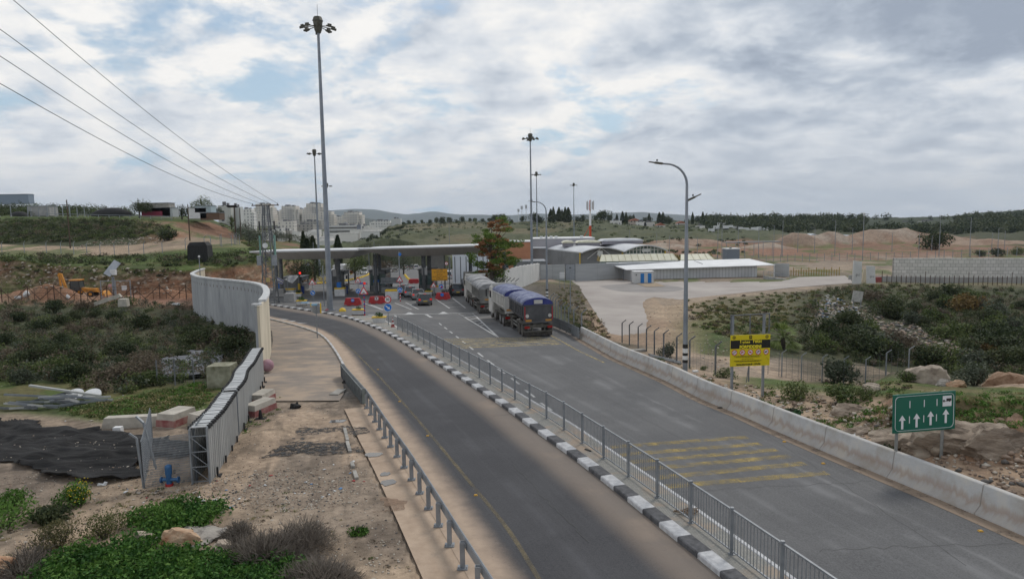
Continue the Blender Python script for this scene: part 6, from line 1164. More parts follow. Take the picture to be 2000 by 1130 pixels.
r=thing('concrete_bench','low white bench with a blue top on the sandy island','bench',tuple(W(607,599.5)));MB().box((0,0,.5),(2.3,.4,.16)).build('seat',white_p,r);MB().box((-.75,0,.6),(.85,.44,.06)).build('blue_top',mat('pale_blue',(.2,.42,.62)),r);MB().box((-.8,0,.21),(.45,.35,.42)).build('support',conc_w,r);MB().box((.8,0,.21),(.45,.35,.42)).build('support',conc_w,r)
MB_=MB();o=MB_.ball((0,0,0),(.43,.43,.42),16,6,True).build('concrete_hump',yellow_p,smooth=True);o.location=W(669,607.5);tag(o,'single yellow dome bollard right of the tall mast','bollard')
o=MB().ball((0,0,.02),(.28,.28,.25),14,6,True).build('concrete_hump',mat('faded_pink',(.36,.13,.14)),smooth=True);o.location=W(639.5,606.5);tag(o,'faded red dome bollard at the left foot of the tall mast','bollard')
o=MB().ball((0,0,.38),(.40,.40,.40),18,10).build('concrete_ball',mat('pink_paint',(.32,.17,.20),(.42,.26,.29),scale=3),smooth=True);o.location=W(523,727)+Vector((0,0,.08));tag(o,'faded pink concrete ball at the end of the slatted screen','bollard')
hump=None;HL=resamp([W(*p)for p in[(676,549),(690,545.5),(705,542.5),(716,538.5),(723,534)]],20)
for p in HL:
 if hump is None:hump=MB().ball((0,0,0),(.36,.36,.40),12,5,True).build('concrete_hump',yellow_p,smooth=True);hump.location=p;tag(hump,'yellow dome in the slanting row beyond the left lanes','bollard','row of yellow domes left of the middle booth')
 else:dup(hump,p)
for p in resamp([W(*p)for p in[(791,537.5),(796,544),(801,547.5)]],9):dup(hump,p,label='yellow dome in the short row left of the dark red barrier',group='row of yellow domes right of the middle booth')
for p in resamp([W(*p)for p in[(621,554.5),(629,553.5),(638,553)]],4):dup(hump,p,label='yellow dome behind the left barrier arm',group='yellow domes behind the left barrier arm')
dup(hump,W(686,535.5),label='yellow dome at the foot of the far dark red barrier',group='domes by the far red barrier')
def cone(px,py,label,h=.95):
 r=thing('traffic_cone',label,'traffic cone',tuple(W(px,py)+Vector((0,0,.1))));b=MB();
 for i,(z0,z1)in enumerate(((.05,.35),(.35,.52),(.52,.72),(.72,.88),(.88,1.0))):b.mat(i%2).cyl((0,0,z0*h),(0,0,z1*h),.17*(1-z0)+.02,.17*(1-z1)+.02,12)
 b.build('cone_body',[mat('faded_red',(.24,.05,.045),(.32,.09,.08),scale=6),white_p],r);MB().box((0,0,.03),(.42,.42,.05)).build('foot',mat('faded_red',(.2,.05,.05)),r);return r
cone(767.5,641,'red and white traffic cone at the start of the median railing')
for i,x in enumerate((892,897,901.5)):
 r=thing('warning_drum',['left','middle','right'][i]+' one of three red and white drums under the right canopy','drum',tuple(W(x,543+i)));b=MB()
 for k in range(4):b.mat(k%2).cyl((0,0,.4*k+.05),(0,0,.4*k+.45),.34,n=14)
 b.build('drum_body',[sign_r,white_p],r)
def flag(label,base,top,corners,m,marks):
 r=thing('flag',label,'flag',tuple(base));MB().cyl((0,0,0),(0,0,top),.035,n=8).build('flagpole',steel,r)
 n=10;v=[];a,b,c,d=[Vector(q)for q in corners]
 for i in range(n+1):
  for j in range(n+1):s,t=i/n,j/n;p=a.lerp(b,s).lerp(d.lerp(c,s),t);p.y+=.12*math.sin(s*7+t*3);v.append(p)
 f=[(i*(n+1)+j,(i+1)*(n+1)+j,(i+1)*(n+1)+j+1,i*(n+1)+j+1)for i in range(n)for j in range(n)]
 cl=MB().add(v,f).build('cloth',m,r);sol=cl.modifiers.new('s','SOLIDIFY');sol.thickness=.01
 def P_(s,t,y=-.03):p=a.lerp(b,s).lerp(d.lerp(c,s),t);return Vector((p.x,p.y+.12*math.sin(s*7+t*3)+y,p.z))
 marks(r,P_)
flag_w=mat('flag_white',(.62,.62,.62),(.74,.74,.73),rough=.8,scale=2);flag_b=mat('flag_blue',(.03,.04,.28),rough=.8)
def stripes(r,P_):
 for s in(.16,.84):
  v=[];
  for k in range(11):v+=[P_(s-.075,k/10),P_(s+.075,k/10)]
  MB().add(v,[(2*k,2*k+1,2*k+3,2*k+2)for k in range(10)]).build('blue_stripe',flag_b,r)
 st=MB()
 for q in(0,1):
  tri=[P_(.5+.13*math.cos(a),.5+.17*math.sin(a))for a in[math.pi/2+q*math.pi+i*2*math.pi/3 for i in range(3)]]
  for i in range(3):st.bar(tri[i],tri[(i+1)%3],.03,.01)
 st.build('star_outline',flag_b,r)
def emblem(r,P_):
 m_=MB();pts=[P_(.5+.2*math.cos(a),.5+.28*math.sin(a))for a in[i*math.pi/8 for i in range(17)]]
 for p,q in zip(pts,pts[1:]):m_.bar(p,q,.10,.01)
 m_.bar(P_(.42,.35),P_(.58,.65),.16,.01);m_.build('blue_emblem',mat('flag_emblem',(.12,.15,.36)),r)
fb=W(556,577);flag('white flag with two blue stripes and a star blowing beside the lattice tower',fb,2.9,[(-1.35,0,3.1),(-1.25,0,2.15),(-.25,0,1.75),(-.0,0,2.35)],flag_w,stripes)
fb=W(563,580);flag('white flag with a blue emblem blowing over the white blocks',fb,3.0,[(-.5,0,2.7),(.7,0,2.1),(1.75,0,3.15),(.5,0,3.25)],flag_w,emblem)
# ------------------------------------------------------------------ perimeter walls and yard buildings
pan=mat('precast_panels',(.33,.34,.345),(.43,.44,.44),scale=.25,coord='POS',bump=.1,rough=.85,stretch=(.4,.4,3));pan_w=mat('whitewashed_wall',(.50,.50,.48),(.62,.61,.585),scale=.3,coord='POS',rough=.9)
def wall_run(name,label,pts,H,m,seg=3.0,th=.25,group=None,step=.0):
 r=thing(name,label,'wall',tuple(pts[0]),0,group);n=max(2,int(plen(pts)/seg));q=resamp(pts,n+1)
 b=MB()
 for k in range(n):
  a,c=q[k]-r.location,q[k+1]-r.location;d=(c-a);dd=d.normalized();a2,c2=a+dd*.015,c-dd*.015;hh=H+step*(k%2)*.5;x=Vector((dd.y,-dd.x,0)).normalized()*th/2;z0,z1=-1.2,hh;zm=(a.z+c.z)/2
  b.add([tuple(Vector((p.x,p.y,zm+z))+x*s)for p in(a2,c2)for(s,z)in((-1,z0),(1,z0),(1,z1),(-1,z1))],[(0,1,2,3),(7,6,5,4),(0,4,5,1),(1,5,6,2),(2,6,7,3),(3,7,4,0)])
 b.build('wall_panels',m,r)
 b=MB()
 for k in range(n+1):
  p=q[k]-r.location;b.box((p.x,p.y,p.z+H/2-.3),(th+.06,th+.06,H+.6))
 return r
A=lambda px,Y,z:Vector((U(px,Y),Y,z))
wall_run('perimeter_wall','pale stepped wall running from the tree up to the corner of the compound',[A(985,104,-3.0),A(1012,118,-3.3),A(1054,146,-4.6)],3.5,pan_w,2.2,step=.22)
wall_run('perimeter_wall','grey panelled perimeter wall between the white wall and the steel gate',[A(1056,146,-4.8),A(1104,147.5,-4.9)],3.45,pan,4)
wall_run('perimeter_wall','long grey panelled perimeter wall running behind the white shed',[A(1124,148,-5.0),A(1235,153,-5.2),A(1330,158,-5.3)],3.55,pan,5)
gt=thing('sliding_gate','grey steel gate panel closing the gap in the perimeter wall','gate',tuple(A(1105.5,147.8,-5)));MB().box((1.05,0,1.75),(2.0,.12,3.4)).build('panel',mat('gate_steel',(.24,.26,.29),(.30,.32,.35),rough=.6),gt);MB().box((0,0,1.8),(.12,.2,3.7)).box((2.1,0,1.8),(.12,.2,3.7)).box((1.05,0,3.6),(2.1,.2,.12)).build('frame',steel_d,gt)
wall_run('perimeter_wall','grey wall panel right of the open end of the white shed',[A(1517,152,-5.3),A(1546,150,-5.2)],3.0,pan,5)
nb=thing('notice_board','small slatted white notice board on the bank before the grey wall','sign board',tuple(A(1099,120,tz(U(1099,120),120))))
for k in range(4):MB().box((0,0,2.0+.28*k),(.9,.04,.2)).build('plate',sign_w,nb)
MB().cyl((-.4,.05,0),(-.4,.05,3.1),.035,n=8).build('post',steel,nb);MB().cyl((.4,.05,0),(.4,.05,3.1),.035,n=8).build('post',steel,nb)
o_=A(1115,84,tz(U(1115,84),84));pl=thing('steel_post','thin grey post with a short tip at the edge of the yard','post',tuple(o_));MB().cyl((0,0,-.3),(0,0,5.6),.07,.05,8).build('shaft',steel,pl);MB().box((0,0,5.65),(.22,.22,.18)).build('camera_head',steel_d,pl)
ribbed=bpy.data.materials.new('ribbed_white_sheet');ribbed.use_nodes=True
def _rib(m,c1,c2,sc):
 nt=m.node_tree;N=nt.nodes;L=nt.links;b=N['Principled BSDF'];b.inputs['Roughness'].default_value=.5;tc=N.new('ShaderNodeTexCoord');w=N.new('ShaderNodeTexWave');w.inputs['Scale'].default_value=sc;w.wave_profile='SIN';L.new(tc.outputs['Object'],w.inputs[0])
 n=N.new('ShaderNodeTexNoise');n.inputs['Scale'].default_value=.4;n.inputs['Detail'].default_value=6;L.new(tc.outputs['Object'],n.inputs[0])
 r=N.new('ShaderNodeValToRGB');r.color_ramp.elements[0].position=.3;r.color_ramp.elements[0].color=(*c1,1);r.color_ramp.elements[1].position=.7;r.color_ramp.elements[1].color=(*c2,1);L.new(n.outputs[0],r.inputs[0])
 r2=N.new('ShaderNodeMapRange');r2.inputs[1].default_value=0;r2.inputs[2].default_value=.25;r2.inputs[3].default_value=.72;r2.inputs[4].default_value=1;L.new(w.outputs[0],r2.inputs[0]);v=N.new('ShaderNodeVectorMath');v.operation='SCALE';L.new(r.outputs[0],v.inputs[0]);L.new(r2.outputs[0],v.inputs[3]);L.new(v.outputs[0],b.inputs['Base Color'])
_rib(ribbed,(.48,.49,.50),(.60,.61,.615),.42)
roof_w=mat('white_roof_sheet',(.60,.61,.61),(.72,.725,.73),scale=.3,rough=.5)
P0,P1=A(1234,146,-5.15),A(1484,150,-5.2);sh=thing('long_shed','long low white shed with a sloping white roof across the yard','shed',tuple(P0),math.atan2(P1.y-P0.y,P1.x-P0.x));Ls=(P1-P0).length
MB().box((Ls/2,5,1.15),(Ls,9.6,2.5)).build('walls',ribbed,sh)
ex=3.6;MB().add([(-1.2,-1.0,2.55),(Ls+ex,-1.0,2.75),(Ls+ex,11,3.45),(-2.4,11,3.3),(-1.2,-1.0,2.40),(Ls+ex,-1.0,2.60),(Ls+ex,11,3.3),(-2.4,11,3.15)],[(0,1,2,3),(7,6,5,4),(0,4,5,1),(1,5,6,2),(2,6,7,3),(3,7,4,0)]).build('roof',roof_w,sh)
MB().bar((Ls*.62,4,3.02),(Ls*.64,10,3.35),.12,.05).build('roof_seam',steel_d,sh)
for x,y in((-1.0,2),(Ls+ex-.15,-.8),(Ls+ex-.15,10.5)):MB().bar((x,y,0),(x,y,2.6),.16).build('porch_post',steel_d if x<0 else white_p,sh)
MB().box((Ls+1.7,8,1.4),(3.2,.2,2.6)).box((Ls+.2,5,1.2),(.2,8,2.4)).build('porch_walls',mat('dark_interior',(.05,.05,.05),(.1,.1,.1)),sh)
MB().box((Ls/2,-.15,-.05),(Ls,.9,.25)).build('plinth',conc_w,sh)
rp=thing('access_ramp','light access ramp with handrails at the open end of the shed','ramp',tuple(A(1500,143,-5.05)));MB().prism([(0,0),(4.6,0),(0,.75)],-1.2,1.2).build('slope',conc,rp)
for y in(-1.25,1.25):m_=MB();m_.bar((0,y,1.75),(4.6,y,1.0),.06);[m_.bar((x,y,0),(x,y,1.75-x*.163),.05)for x in(0.03,1.5,3.0,4.55)];m_.build('handrail',steel,rp)
tb=thing('toilet_cabin','small white cabin with two blue doors in front of the shed','cabin',tuple(A(1260.5,138.6,-4.99)),.03);wc=mat('cabin_white',(.50,.51,.51),(.60,.60,.59),scale=1);MB().box((0,1.2,1.2),(3.95,2.4,2.25)).build('walls',wc,tb);MB().box((0,1.2,2.38),(4.15,2.6,.12)).build('roof',white_p,tb)
for x in(-.35,1.15):d_=MB().box((x,-.02,1.05),(.74,.05,1.95)).build('door',mat('door_blue',(.01,.17,.48),rough=.4),tb);MB().box((x-.26,-.06,1.05),(.07,.05,.1)).build('handle',steel,d_)
MB().box((-1.6,-.02,1.75),(.22,.05,.3)).build('vent',steel_d,tb);MB().box((.0,1.2,.03),(4.4,3.2,.12)).build('base_slab',conc_w,tb)
tag(sheet('concrete_pad',[WY(*p)for p in[(1240,553),(1261,560.5),(1300,559.5),(1279,551.5)]],mat('ochre_concrete',(.24,.175,.105),(.31,.235,.15),scale=1,coord='POS'),.06,'y'),kind='structure')
crm=mat('cream_sheet',(.58,.56,.42),(.68,.66,.52),scale=.6,rough=.6)
def ridge_canopy(label,x0,x1,Y,zt,zb,group='cream ridged canopies behind the shed'):
 a,b=A(x0,Y,zb),A(x1,Y+1,zb);r=thing('ridged_canopy',label,'canopy',tuple(a),math.atan2(b.y-a.y,b.x-a.x),group);L_=(b-a).length;h=zt-zb
 m_=MB();m_.add([(0,-2.2,0),(L_,-2.2,0),(L_-.8,0,h),(.8,0,h),(0,2.2,0),(L_,2.2,0)],[(0,1,2,3),(3,2,5,4)]).build('roof_sheets',crm,r)
 m_=MB();n=int(L_/1.6)
 for k in range(n+1):x=L_*k/n;m_.bar((x,-2.22,0),(min(max(x,.8),L_-.8),-.05,h+.02),.08)
 m_.build('battens',mat('cream_batten',(.45,.42,.27)),r);MB().box((L_/2,-.3,-.7),(L_-1,2.6,1.4)).build('lower_wall',mat('pale_blue_wall',(.36,.44,.46)),r);MB().prism([(-2.2,0),(2.2,0),(0,h)],L_-.05,L_,'x').build('gable',mat('ochre_gable',(.25,.19,.06),(.36,.27,.1),scale=2),r)
 MB().prism([(-2.2,0),(2.2,0),(0,h)],.0,.06,'x').build('gable',mat('ochre_gable',(.25,.19,.06)),r)
ridge_canopy('long cream ridged canopy between the vaulted hall and the white shed',1170,1323,168,-.55,-2.1)
ridge_canopy('short cream ridged canopy right of the long one, behind the lamp post',1326,1392,168.5,-.75,-2.1)
vault_m=mat('vault_roof',(.52,.53,.55),(.64,.65,.66),scale=.3,rough=.5);gry=mat('grey_cladding',(.17,.175,.18),(.23,.235,.24),scale=.3,rough=.7)
axv=Vector((-7.5,27,0))
def vault(label,x0,x1,Y,zs,rise,glazed):
 a,b=A(x0,Y,zs),A(x1,Y,zs);r=thing('vaulted_hall',label,'hall',(a.x,a.y,-5.6),0,'halls with curved white roofs');w=b.x-a.x;z=zs+5.6;n=16
 arc=[(w*i/n,z+rise*math.sin(math.pi*i/n)**.85)for i in range(n+1)];v=[];
 for t in(-.06,1.0):
  for(x,zz)in arc:v.append((x+axv.x*t,axv.y*t,zz))
 N_=n+1;up=[(p[0],p[1],p[2]+.28)for p in v]
 f=[(i,i+1,N_+i+1,N_+i)for i in range(n)];F2=[(2*N_+a_,2*N_+b_,2*N_+c_,2*N_+d_)for(a_,b_,c_,d_)in f]+[(i,i+1,2*N_+i+1,2*N_+i)for i in range(n)]+[(0,N_,3*N_,2*N_),(n,N_+n,3*N_+n,2*N_+n)]
 MB().add(v+up,f+F2).build('roof',vault_m,r)
 MB().add([(x,0,zz)for x,zz in arc]+[(w,0,0),(0,0,0)],[tuple(range(N_+2))]).build('front_wall',gl_b if glazed else gry,r)
 MB().add([(0,0,0),(axv.x,axv.y,0),(axv.x,axv.y,z),(0,0,z)],[(0,1,2,3)]).build('side_wall',gry,r)
 m_=MB()
 if glazed:
  for i in range(1,12):x=w*i/12;h_=z+rise*math.sin(math.pi*i/12)**.85;m_.bar((x,-.12,0),(x,-.12,h_),.18)
  for zz in(z-.6,z+.5):m_.bar((.3,-.14,zz),(w-.3,-.14,zz),.16)
  m_.build('mullions',white_p,r)
  MB().box((w*.55,-.35,z+.35),(2.2,.4,.9)).build('white_unit',white_p,r)
 else:m_.bar((w*.5,-.4,z+rise),(w*.18,-.4,z-1.6),.14).bar((w*.5,-.4,z+rise),(w*.8,-.4,z-1.3),.14).bar((w*.5,-.4,z+rise),(w*.4,-.4,z-.6),.14);m_.build('struts',white_p,r);MB().box((w*.48,-.3,z-.4),(1.4,.4,1.9)).build('white_unit',white_p,r)
 for x in(.0,w):MB().bar((x,-.5,0),(x,-.5,z+.1),.28).build('yellow_column',yellow_p,r)
 return r
vault('grey fronted vaulted hall with a curved white roof, left of the glazed one',1134,1217,190,-1.15,1.35,False)
vault('glazed vaulted hall with a curved white roof, nearer the lamp post',1218,1301,190,-1.0,1.6,True)
def roof_light(label,x0,x1,Y,z,h,d,m,cat='rooflight'):a,b=A(x0,Y,z),A(x1,Y,z);r=thing('rooflight',label,cat,tuple(a),0,'rooflights over the vaulted halls');w=b.x-a.x;MB().box((w/2,d/2,h/2-.2),(w,d,h)).build('box',mat('lilac_panel',(.26,.25,.28)),r);MB().prism([(-.4,h-.2),(w+.3,h-.2),(w*.95,h+.3),(w*.5,h+.45),(w*.05,h+.3)],-.5,d+.4).build('cap',m,r)
roof_light('small rooflight with a cream cap, leftmost on the vaulted roofs',1103,1122,205,.3,1.1,6,crm);roof_light('cream capped rooflight in the middle of the vaulted roofs',1130,1174,204,.3,1.1,6,crm);roof_light('long white rooflight over the glazed hall',1178,1258,203,.9,.9,8,vault_m)
def block(name,label,cat,x0,x1,Y,zt,zb,d,m,group=None,extra=None,rz=0):
 a,b=A(x0,Y,zb),A(x1,Y,zb);r=thing(name,label,cat,tuple(a),rz,group);w=b.x-a.x;MB().box((w/2,d/2,(zt-zb)/2),(w,d,zt-zb)).build('walls',m,r);MB().box((w/2,d/2,zt-zb+.12),(w+.3,d+.3,.25)).build('roof',white_p if m is not gry else steel,r)
 if extra:extra(r,w,zt-zb)
 return r
ora=mat('orange_render',(.42,.19,.10),(.50,.235,.13),scale=.4,rough=.9)
def or_w(r,w,h):
 for i in range(3):
  x=w-1.6-i*2.6 if i<3 else 0;o=MB().box((x,-.03,1.9),(1.3,.1,1.4)).build('window',gl_b,r);MB().box((x,-.08,1.15),(1.5,.12,.1)).build('sill',white_p,o)
block('orange_building','orange rendered building with small windows, right of the tree','building',975,1040.5,176,2.6,-5.2,10,ora,extra=or_w)
block('grey_building','dark grey annexe right of the orange building','building',1041,1070,182,.5,-5.3,8,gry)
block('flat_roofed_building','long lilac grey flat roofed building behind the vaulted halls','building',1041,1163,218,2.1,-5.5,16,mat('lilac_render',(.36,.35,.38),(.43,.42,.45),scale=.2),extra=lambda r,w,h:[MB().box((x,2,h+.5),(.9,.9,.8)).build('roof_unit',white_p,r)for x in(3,4.6,6.2,7.8,16)])
block('low_white_roof','low white roofed store between the tree and the vaulted hall','shed',1010,1066,165,-1.9,-5.2,8,gry)
block('transformer_box','small blue grey box building beyond the yard, right of the lamp post','building',1423,1448,190,-.8,-4.4,4,mat('slate_blue',(.18,.20,.24)),extra=lambda r,w,h:MB().box((w*.3,.3,h+.4),(.5,.5,.4)).build('vent',steel,r))
ct=thing('covered_walkway','long open sided grey roof on thin posts beyond the yard','canopy',tuple(A(1422,205,-3.8)));w=U(1530,205)-U(1422,205);MB().box((w/2,2,4.35),(w,4,.2)).build('roof',steel_d,ct);[MB().bar((w*k/6,0,0),(w*k/6,0,4.3),.12).build('post',steel,ct)for k in range(7)]
gf=thing('glazed_frontage','white glazed frontage with dark uprights beyond the right canopy','building',tuple(A(884,138,zp(138))));wv=U(955,138)-U(884,138);MB().box((wv/2,1.5,3.0),(wv,3,6.0)).build('white_panels',mat('pale_glazing',(.60,.63,.67),(.72,.74,.77),scale=.3,rough=.4),gf)
for k in range(7):MB().bar((wv*(k+.4)/7,-12,0),(wv*(k+.4)/7,-12,6.0),.16).build('upright',steel_d,gf)
stn=bpy.data.materials.new('stone_facing');stn.use_nodes=True
def _stn():
 nt=stn.node_tree;N=nt.nodes;L=nt.links;b=N['Principled BSDF'];b.inputs['Roughness'].default_value=.95;tc=N.new('ShaderNodeTexCoord');br_=N.new('ShaderNodeTexBrick');mp=N.new('ShaderNodeMapping');mp.inputs['Rotation'].default_value=(math.pi/2,0,0);L.new(tc.outputs['Object'],mp.inputs[0]);L.new(mp.outputs[0],br_.inputs[0])
 br_.inputs['Scale'].default_value=.9;br_.inputs['Mortar Size'].default_value=.03;br_.inputs[1].default_value=(.50,.485,.45,1);br_.inputs[2].default_value=(.62,.60,.565,1);br_.inputs[3].default_value=(.25,.24,.22,1);br_.inputs['Row Height'].default_value=.7;br_.inputs['Brick Width'].default_value=.9;L.new(br_.outputs[0],b.inputs['Base Color'])
_stn()
RWt=[A(1752,158,tz(U(1752,158),158)),A(1830,155,-6.8),A(1920,152,-7.0),A(2020,150,-7.2),A(2200,148,-7.4)]
rw=thing('retaining_wall','pale stone faced retaining wall across the right of the view','wall',tuple(RWt[0]));pts=resamp(RWt,40);v=[];
for k,p in enumerate(pts):
 px_,_=0,0;t=k/39;top=at(1752+(2200-1752)*t,504+0*t,p.y).z;q=p-rw.location
 v+=[(q.x,q.y,-1),(q.x,q.y,top-rw.location.z),(q.x,q.y+.6,top-rw.location.z),(q.x,q.y+.6,-1)]
MB().add(v,[(4*k+i,4*k+(i+1)%4,4*k+4+(i+1)%4,4*k+4+i)for k in range(39)for i in range(4)]).build('stone_face',stn,rw)
wall_run('concrete_wall','dull grey wall with dark posts at the head of the ravine',[A(1664,140,-5.6),A(1730,142,-6.1),A(1830,146,-6.9),A(1960,147,-7.2),A(2100,147,-7.3)],1.5,mat('dull_wall',(.27,.26,.25),(.36,.35,.33),scale=.3,coord='POS'),1.6)
dpost=thing('post_row_fence','row of dark posts standing before the low dull wall at the head of the ravine','fence',tuple(A(1730,139,-6.1)))
for k in range(34):p=A(1730+k*9.5,139+k*.12,-6.1-k*.035)-dpost.location;MB().bar(p,p+Vector((0,0,2.0+.8*(k%9==0))),.09).build('fence_post',rust,dpost)
def far_fence(label,pts,H,n,m,group='wire fences',mesh=True,arm=0,bars=0,name='wire_fence',mcol=(.13,.14,.145),rad=.05):
 r=thing(name,label,'fence',tuple(pts[0]),0,group);q=resamp(pts,n)
 for p in q:
  a=p-r.location;b=MB();b.bar(a-Vector((0,0,.3)),a+Vector((0,0,H)),rad*2)
  if arm:b.bar(a+Vector((0,0,H)),a+Vector((arm,-abs(arm)*.5,H+abs(arm)*.9)),rad*1.6)
  b.build('fence_post',m,r)
 b=MB()
 for k in range(len(q)-1):
  a,c=q[k]-r.location,q[k+1]-r.location
  for i in range(bars):z=H*(i+.5)/bars;b.bar(a+Vector((0,0,z)),c+Vector((0,0,z)),.015 if rad<.05 else .03)
 if bars:b.build('wires',m,r)
 if mesh:
  v=[];
  for p in q:a=p-r.location;v+=[tuple(a),tuple(a+Vector((0,0,H)))]
  MB().add(v,[(2*k,2*k+2,2*k+3,2*k+1)for k in range(len(q)-1)]).build('wire_mesh',wiremesh('wire_mesh_%d'%int(mcol[0]*1000),mcol),r)
 return r
def wiremesh(name,c,dens=.10,sc=9.0):
 if name in MATS:return MATS[name]
 m=bpy.data.materials.new(name);m.use_nodes=True;nt=m.node_tree;N=nt.nodes;L=nt.links;b=N['Principled BSDF'];b.inputs['Base Color'].default_value=(*c,1);b.inputs['Roughness'].default_value=.6;g=N.new('ShaderNodeNewGeometry');sp=N.new('ShaderNodeSeparateXYZ');L.new(g.outputs[0],sp.inputs[0])
 def M(op,a,bb):
  n=N.new('ShaderNodeMath');n.operation=op
  for i,v in enumerate((a,bb)):
   if isinstance(v,(int,float)):n.inputs[i].default_value=v
   else:L.new(v,n.inputs[i])
  return n.outputs[0]
 h=M('ADD',sp.outputs[0],M('MULTIPLY',sp.outputs[1],.8));a1=M('LESS_THAN',M('FRACT',M('MULTIPLY',h,sc),0),dens*.5);a2=M('LESS_THAN',M('FRACT',M('MULTIPLY',sp.outputs[2],sc*.6),0),dens*.4);L.new(M('MAXIMUM',a1,a2),b.inputs['Alpha']);MATS[name]=m;return m
def TT(px,Y):return Vector((U(px,Y),Y,tz(U(px,Y),Y)))
def TP(px,py):return T(px,py)
far_fence('grey wire fence along the raised road at the far right, above the stone wall',[A(x,Y_,at(x,y,Y_).z-2.0)for x,y,Y_ in((1350,501,205),(1500,497,200),(1620,494,196),(1760,492,190),(1900,486,180),(2050,480,172))],2.0,46,steel,mcol=(.16,.17,.18),rad=.05)
far_fence('wire fence with slanting tops along the dirt track on the left hillside',[p for p in(TP(-40,496),TP(100,494),TP(200,498),TP(300,497),TP(380,487),TP(460,478))if p],2.3,16,steel,arm=.5)
far_fence('wire fence of the dirt track, nearer row right of the black tank',[p for p in(TP(412,484),TP(430,482),TP(452,480),TP(468,477))if p],2.3,6,steel,arm=-.5)
fpts=[TP(x,y)for x,y in((1215,669),(1230,674),(1250,681),(1268,688),(1290,697),(1315,706),(1342,716),(1370,724),(1397,731))]
far_fence('wire fence with bent top posts between the barrier and the dirt track',[p for p in fpts if p],1.9,9,steel_d,arm=.35,mcol=(.17,.18,.18))
fpts=[TP(x,y)for x,y in((1530,770),(1537,745),(1560,728),(1590,738),(1640,748),(1690,752),(1730,755),(1790,745))]
far_fence('wire fence winding past the grey bush towards the big boulder',[TT(1500,47),TT(1540,46),TT(1590,45),TT(1660,44),TT(1700,43.5),TT(1730,43),TT(1790,42)],1.7,8,steel,arm=.25,mcol=(.12,.13,.13),rad=.03)
far_fence('wire fence with slanting arms behind the dark trailer',[TT(1076,74),TT(1087,69),TT(1098,65),TT(1110,61.5),TT(1122,59),TT(1137,57)],2.0,9,steel,arm=.4,mcol=(.15,.155,.155))
far_fence('short wire fence with slanting arms below the pale stepped wall',[A(958,96,-2.6),A(975,98,-2.7),A(990,99,-2.8),A(1006,98,-2.8)],2.2,8,steel_d,arm=.6,mcol=(.15,.155,.155))
tf=thing('trestle_fence','rusty brown wire fence on braced posts before the red soil','fence',tuple(TT(-20,104)));q=[TT(px,104)for px in range(-20,400,13)]
for k,p in enumerate(q):
 a=p-tf.location
 if k%4==1:b=MB();b.bar(a,a+Vector((0,0,2.3)),.1);b.build('braced_post',rust,tf);b=MB();b.bar(a+Vector((-2.2,-.3,0)),a+Vector((0,0,2.0)),.08).bar(a+Vector((2.2,-.3,0)),a+Vector((0,0,2.0)),.08);b.build('brace',rust,tf)
 elif k%2==0:MB().bar(a,a+Vector((0,0,1.7)),.06).build('fence_post',rust,tf)
b=MB()
for z in(.9,1.7,2.05):
 for a,c in zip(q,q[1:]):b.bar(a-tf.location+Vector((0,0,z)),c-tf.location+Vector((0,0,z)),.045)
b.build('wires',rust,tf)
g_=thing('site_gate','open grey tubular gate with small notices by the excavation','gate',tuple(TT(190,108)));W1=U(248,108)-U(190,108);m_=MB()
for z in(.2,2.9):m_.bar((0,0,z),(W1,0,z),.1)
for x in(0,W1*.5,W1):m_.bar((x,0,0),(x,0,3.0),.12)
m_.bar((0,0,.2),(W1*.5,0,2.9),.06);m_.build('frame',steel,g_);MB().box((W1*.8,-.08,1.75),(.8,.04,.75)).build('white_notice',sign_w,g_);MB().box((W1*.32,-.08,2.2),(.5,.04,.45)).build('red_notice',mat('pink_notice',(.55,.3,.3)),g_)
sp_=thing('solar_panel_post','tilted solar panel with a white box on a thick grey post','solar panel',tuple(TT(215,105)));MB().cyl((0,0,0),(0,0,3.6),.2,n=10).build('post',steel,sp_);MB().box((0,0,4.9),(1.1,.14,2.6),M=Matrix.Rotation(.5,3,'Y')@Matrix.Rotation(-.5,3,'X')).build('panel',mat('panel_back',(.35,.37,.40),(.45,.47,.5),scale=2),sp_);MB().box((.25,-.2,4.3),(.8,.5,.8)).build('white_box',white_p,sp_);MB().cyl((0,0,3.6),(0,0,4.7),.08,n=8).build('neck',steel_d,sp_)
cp_=A(387,97,at(387,525,97).z-.1);c_=thing('camera_post','white camera on a short grey post on top of the curving wall','camera',tuple(cp_));MB().cyl((0,0,-1),(0,0,1.7),.06,n=8).build('post',steel,c_);MB().ball((0,0,1.85),(.16,.16,.16),10,6).build('camera_head',white_p,c_)
bt=thing('black_tank','large box wrapped in black netting on the grassy slope','tank',tuple(T(392,509)),.1);MB().loft([[(-1.9,-1.5,-.2),(1.9,-1.5,-.2),(1.9,1.5,-.2),(-1.9,1.5,-.2)],[(-1.8,-1.45,2.9),(1.8,-1.45,2.9),(1.8,1.45,2.9),(-1.8,1.45,2.9)],[(-1.4,-1.2,3.55),(1.3,-1.2,3.6),(1.3,1.2,3.6),(-1.4,1.2,3.55)]]).build('netting',mat('black_netting',(.008,.008,.008),(.022,.022,.022),scale=3,bump=.6,stretch=(3,3,.4)),bt)
wp=mat('tarred_wood',(.05,.035,.025),(.11,.075,.05),scale=3,rough=.9)
for px,py,Hh,lb in((137.5,484.5,11.6,'tall dark wooden pole by the dirt track, far left'),(371,470,9.0,'dark wooden pole on the dirt track before the cutting'),(461,462,9.6,'thin dark pole right of the white house, nearer the town'),(471,467,9.8,'rightmost thin dark pole at the bend of the track')):
 p=T(px,py);o=thing('wooden_pole',lb,'pole',tuple(p));MB().cyl((0,0,-.5),(0,0,Hh),.17,.12,8).build('shaft',wp,o);MB().cyl((0,0,Hh),(0,0,Hh+.08),.14,n=8).build('cap',steel_d,o)
p=T(461,462);
far_l=None
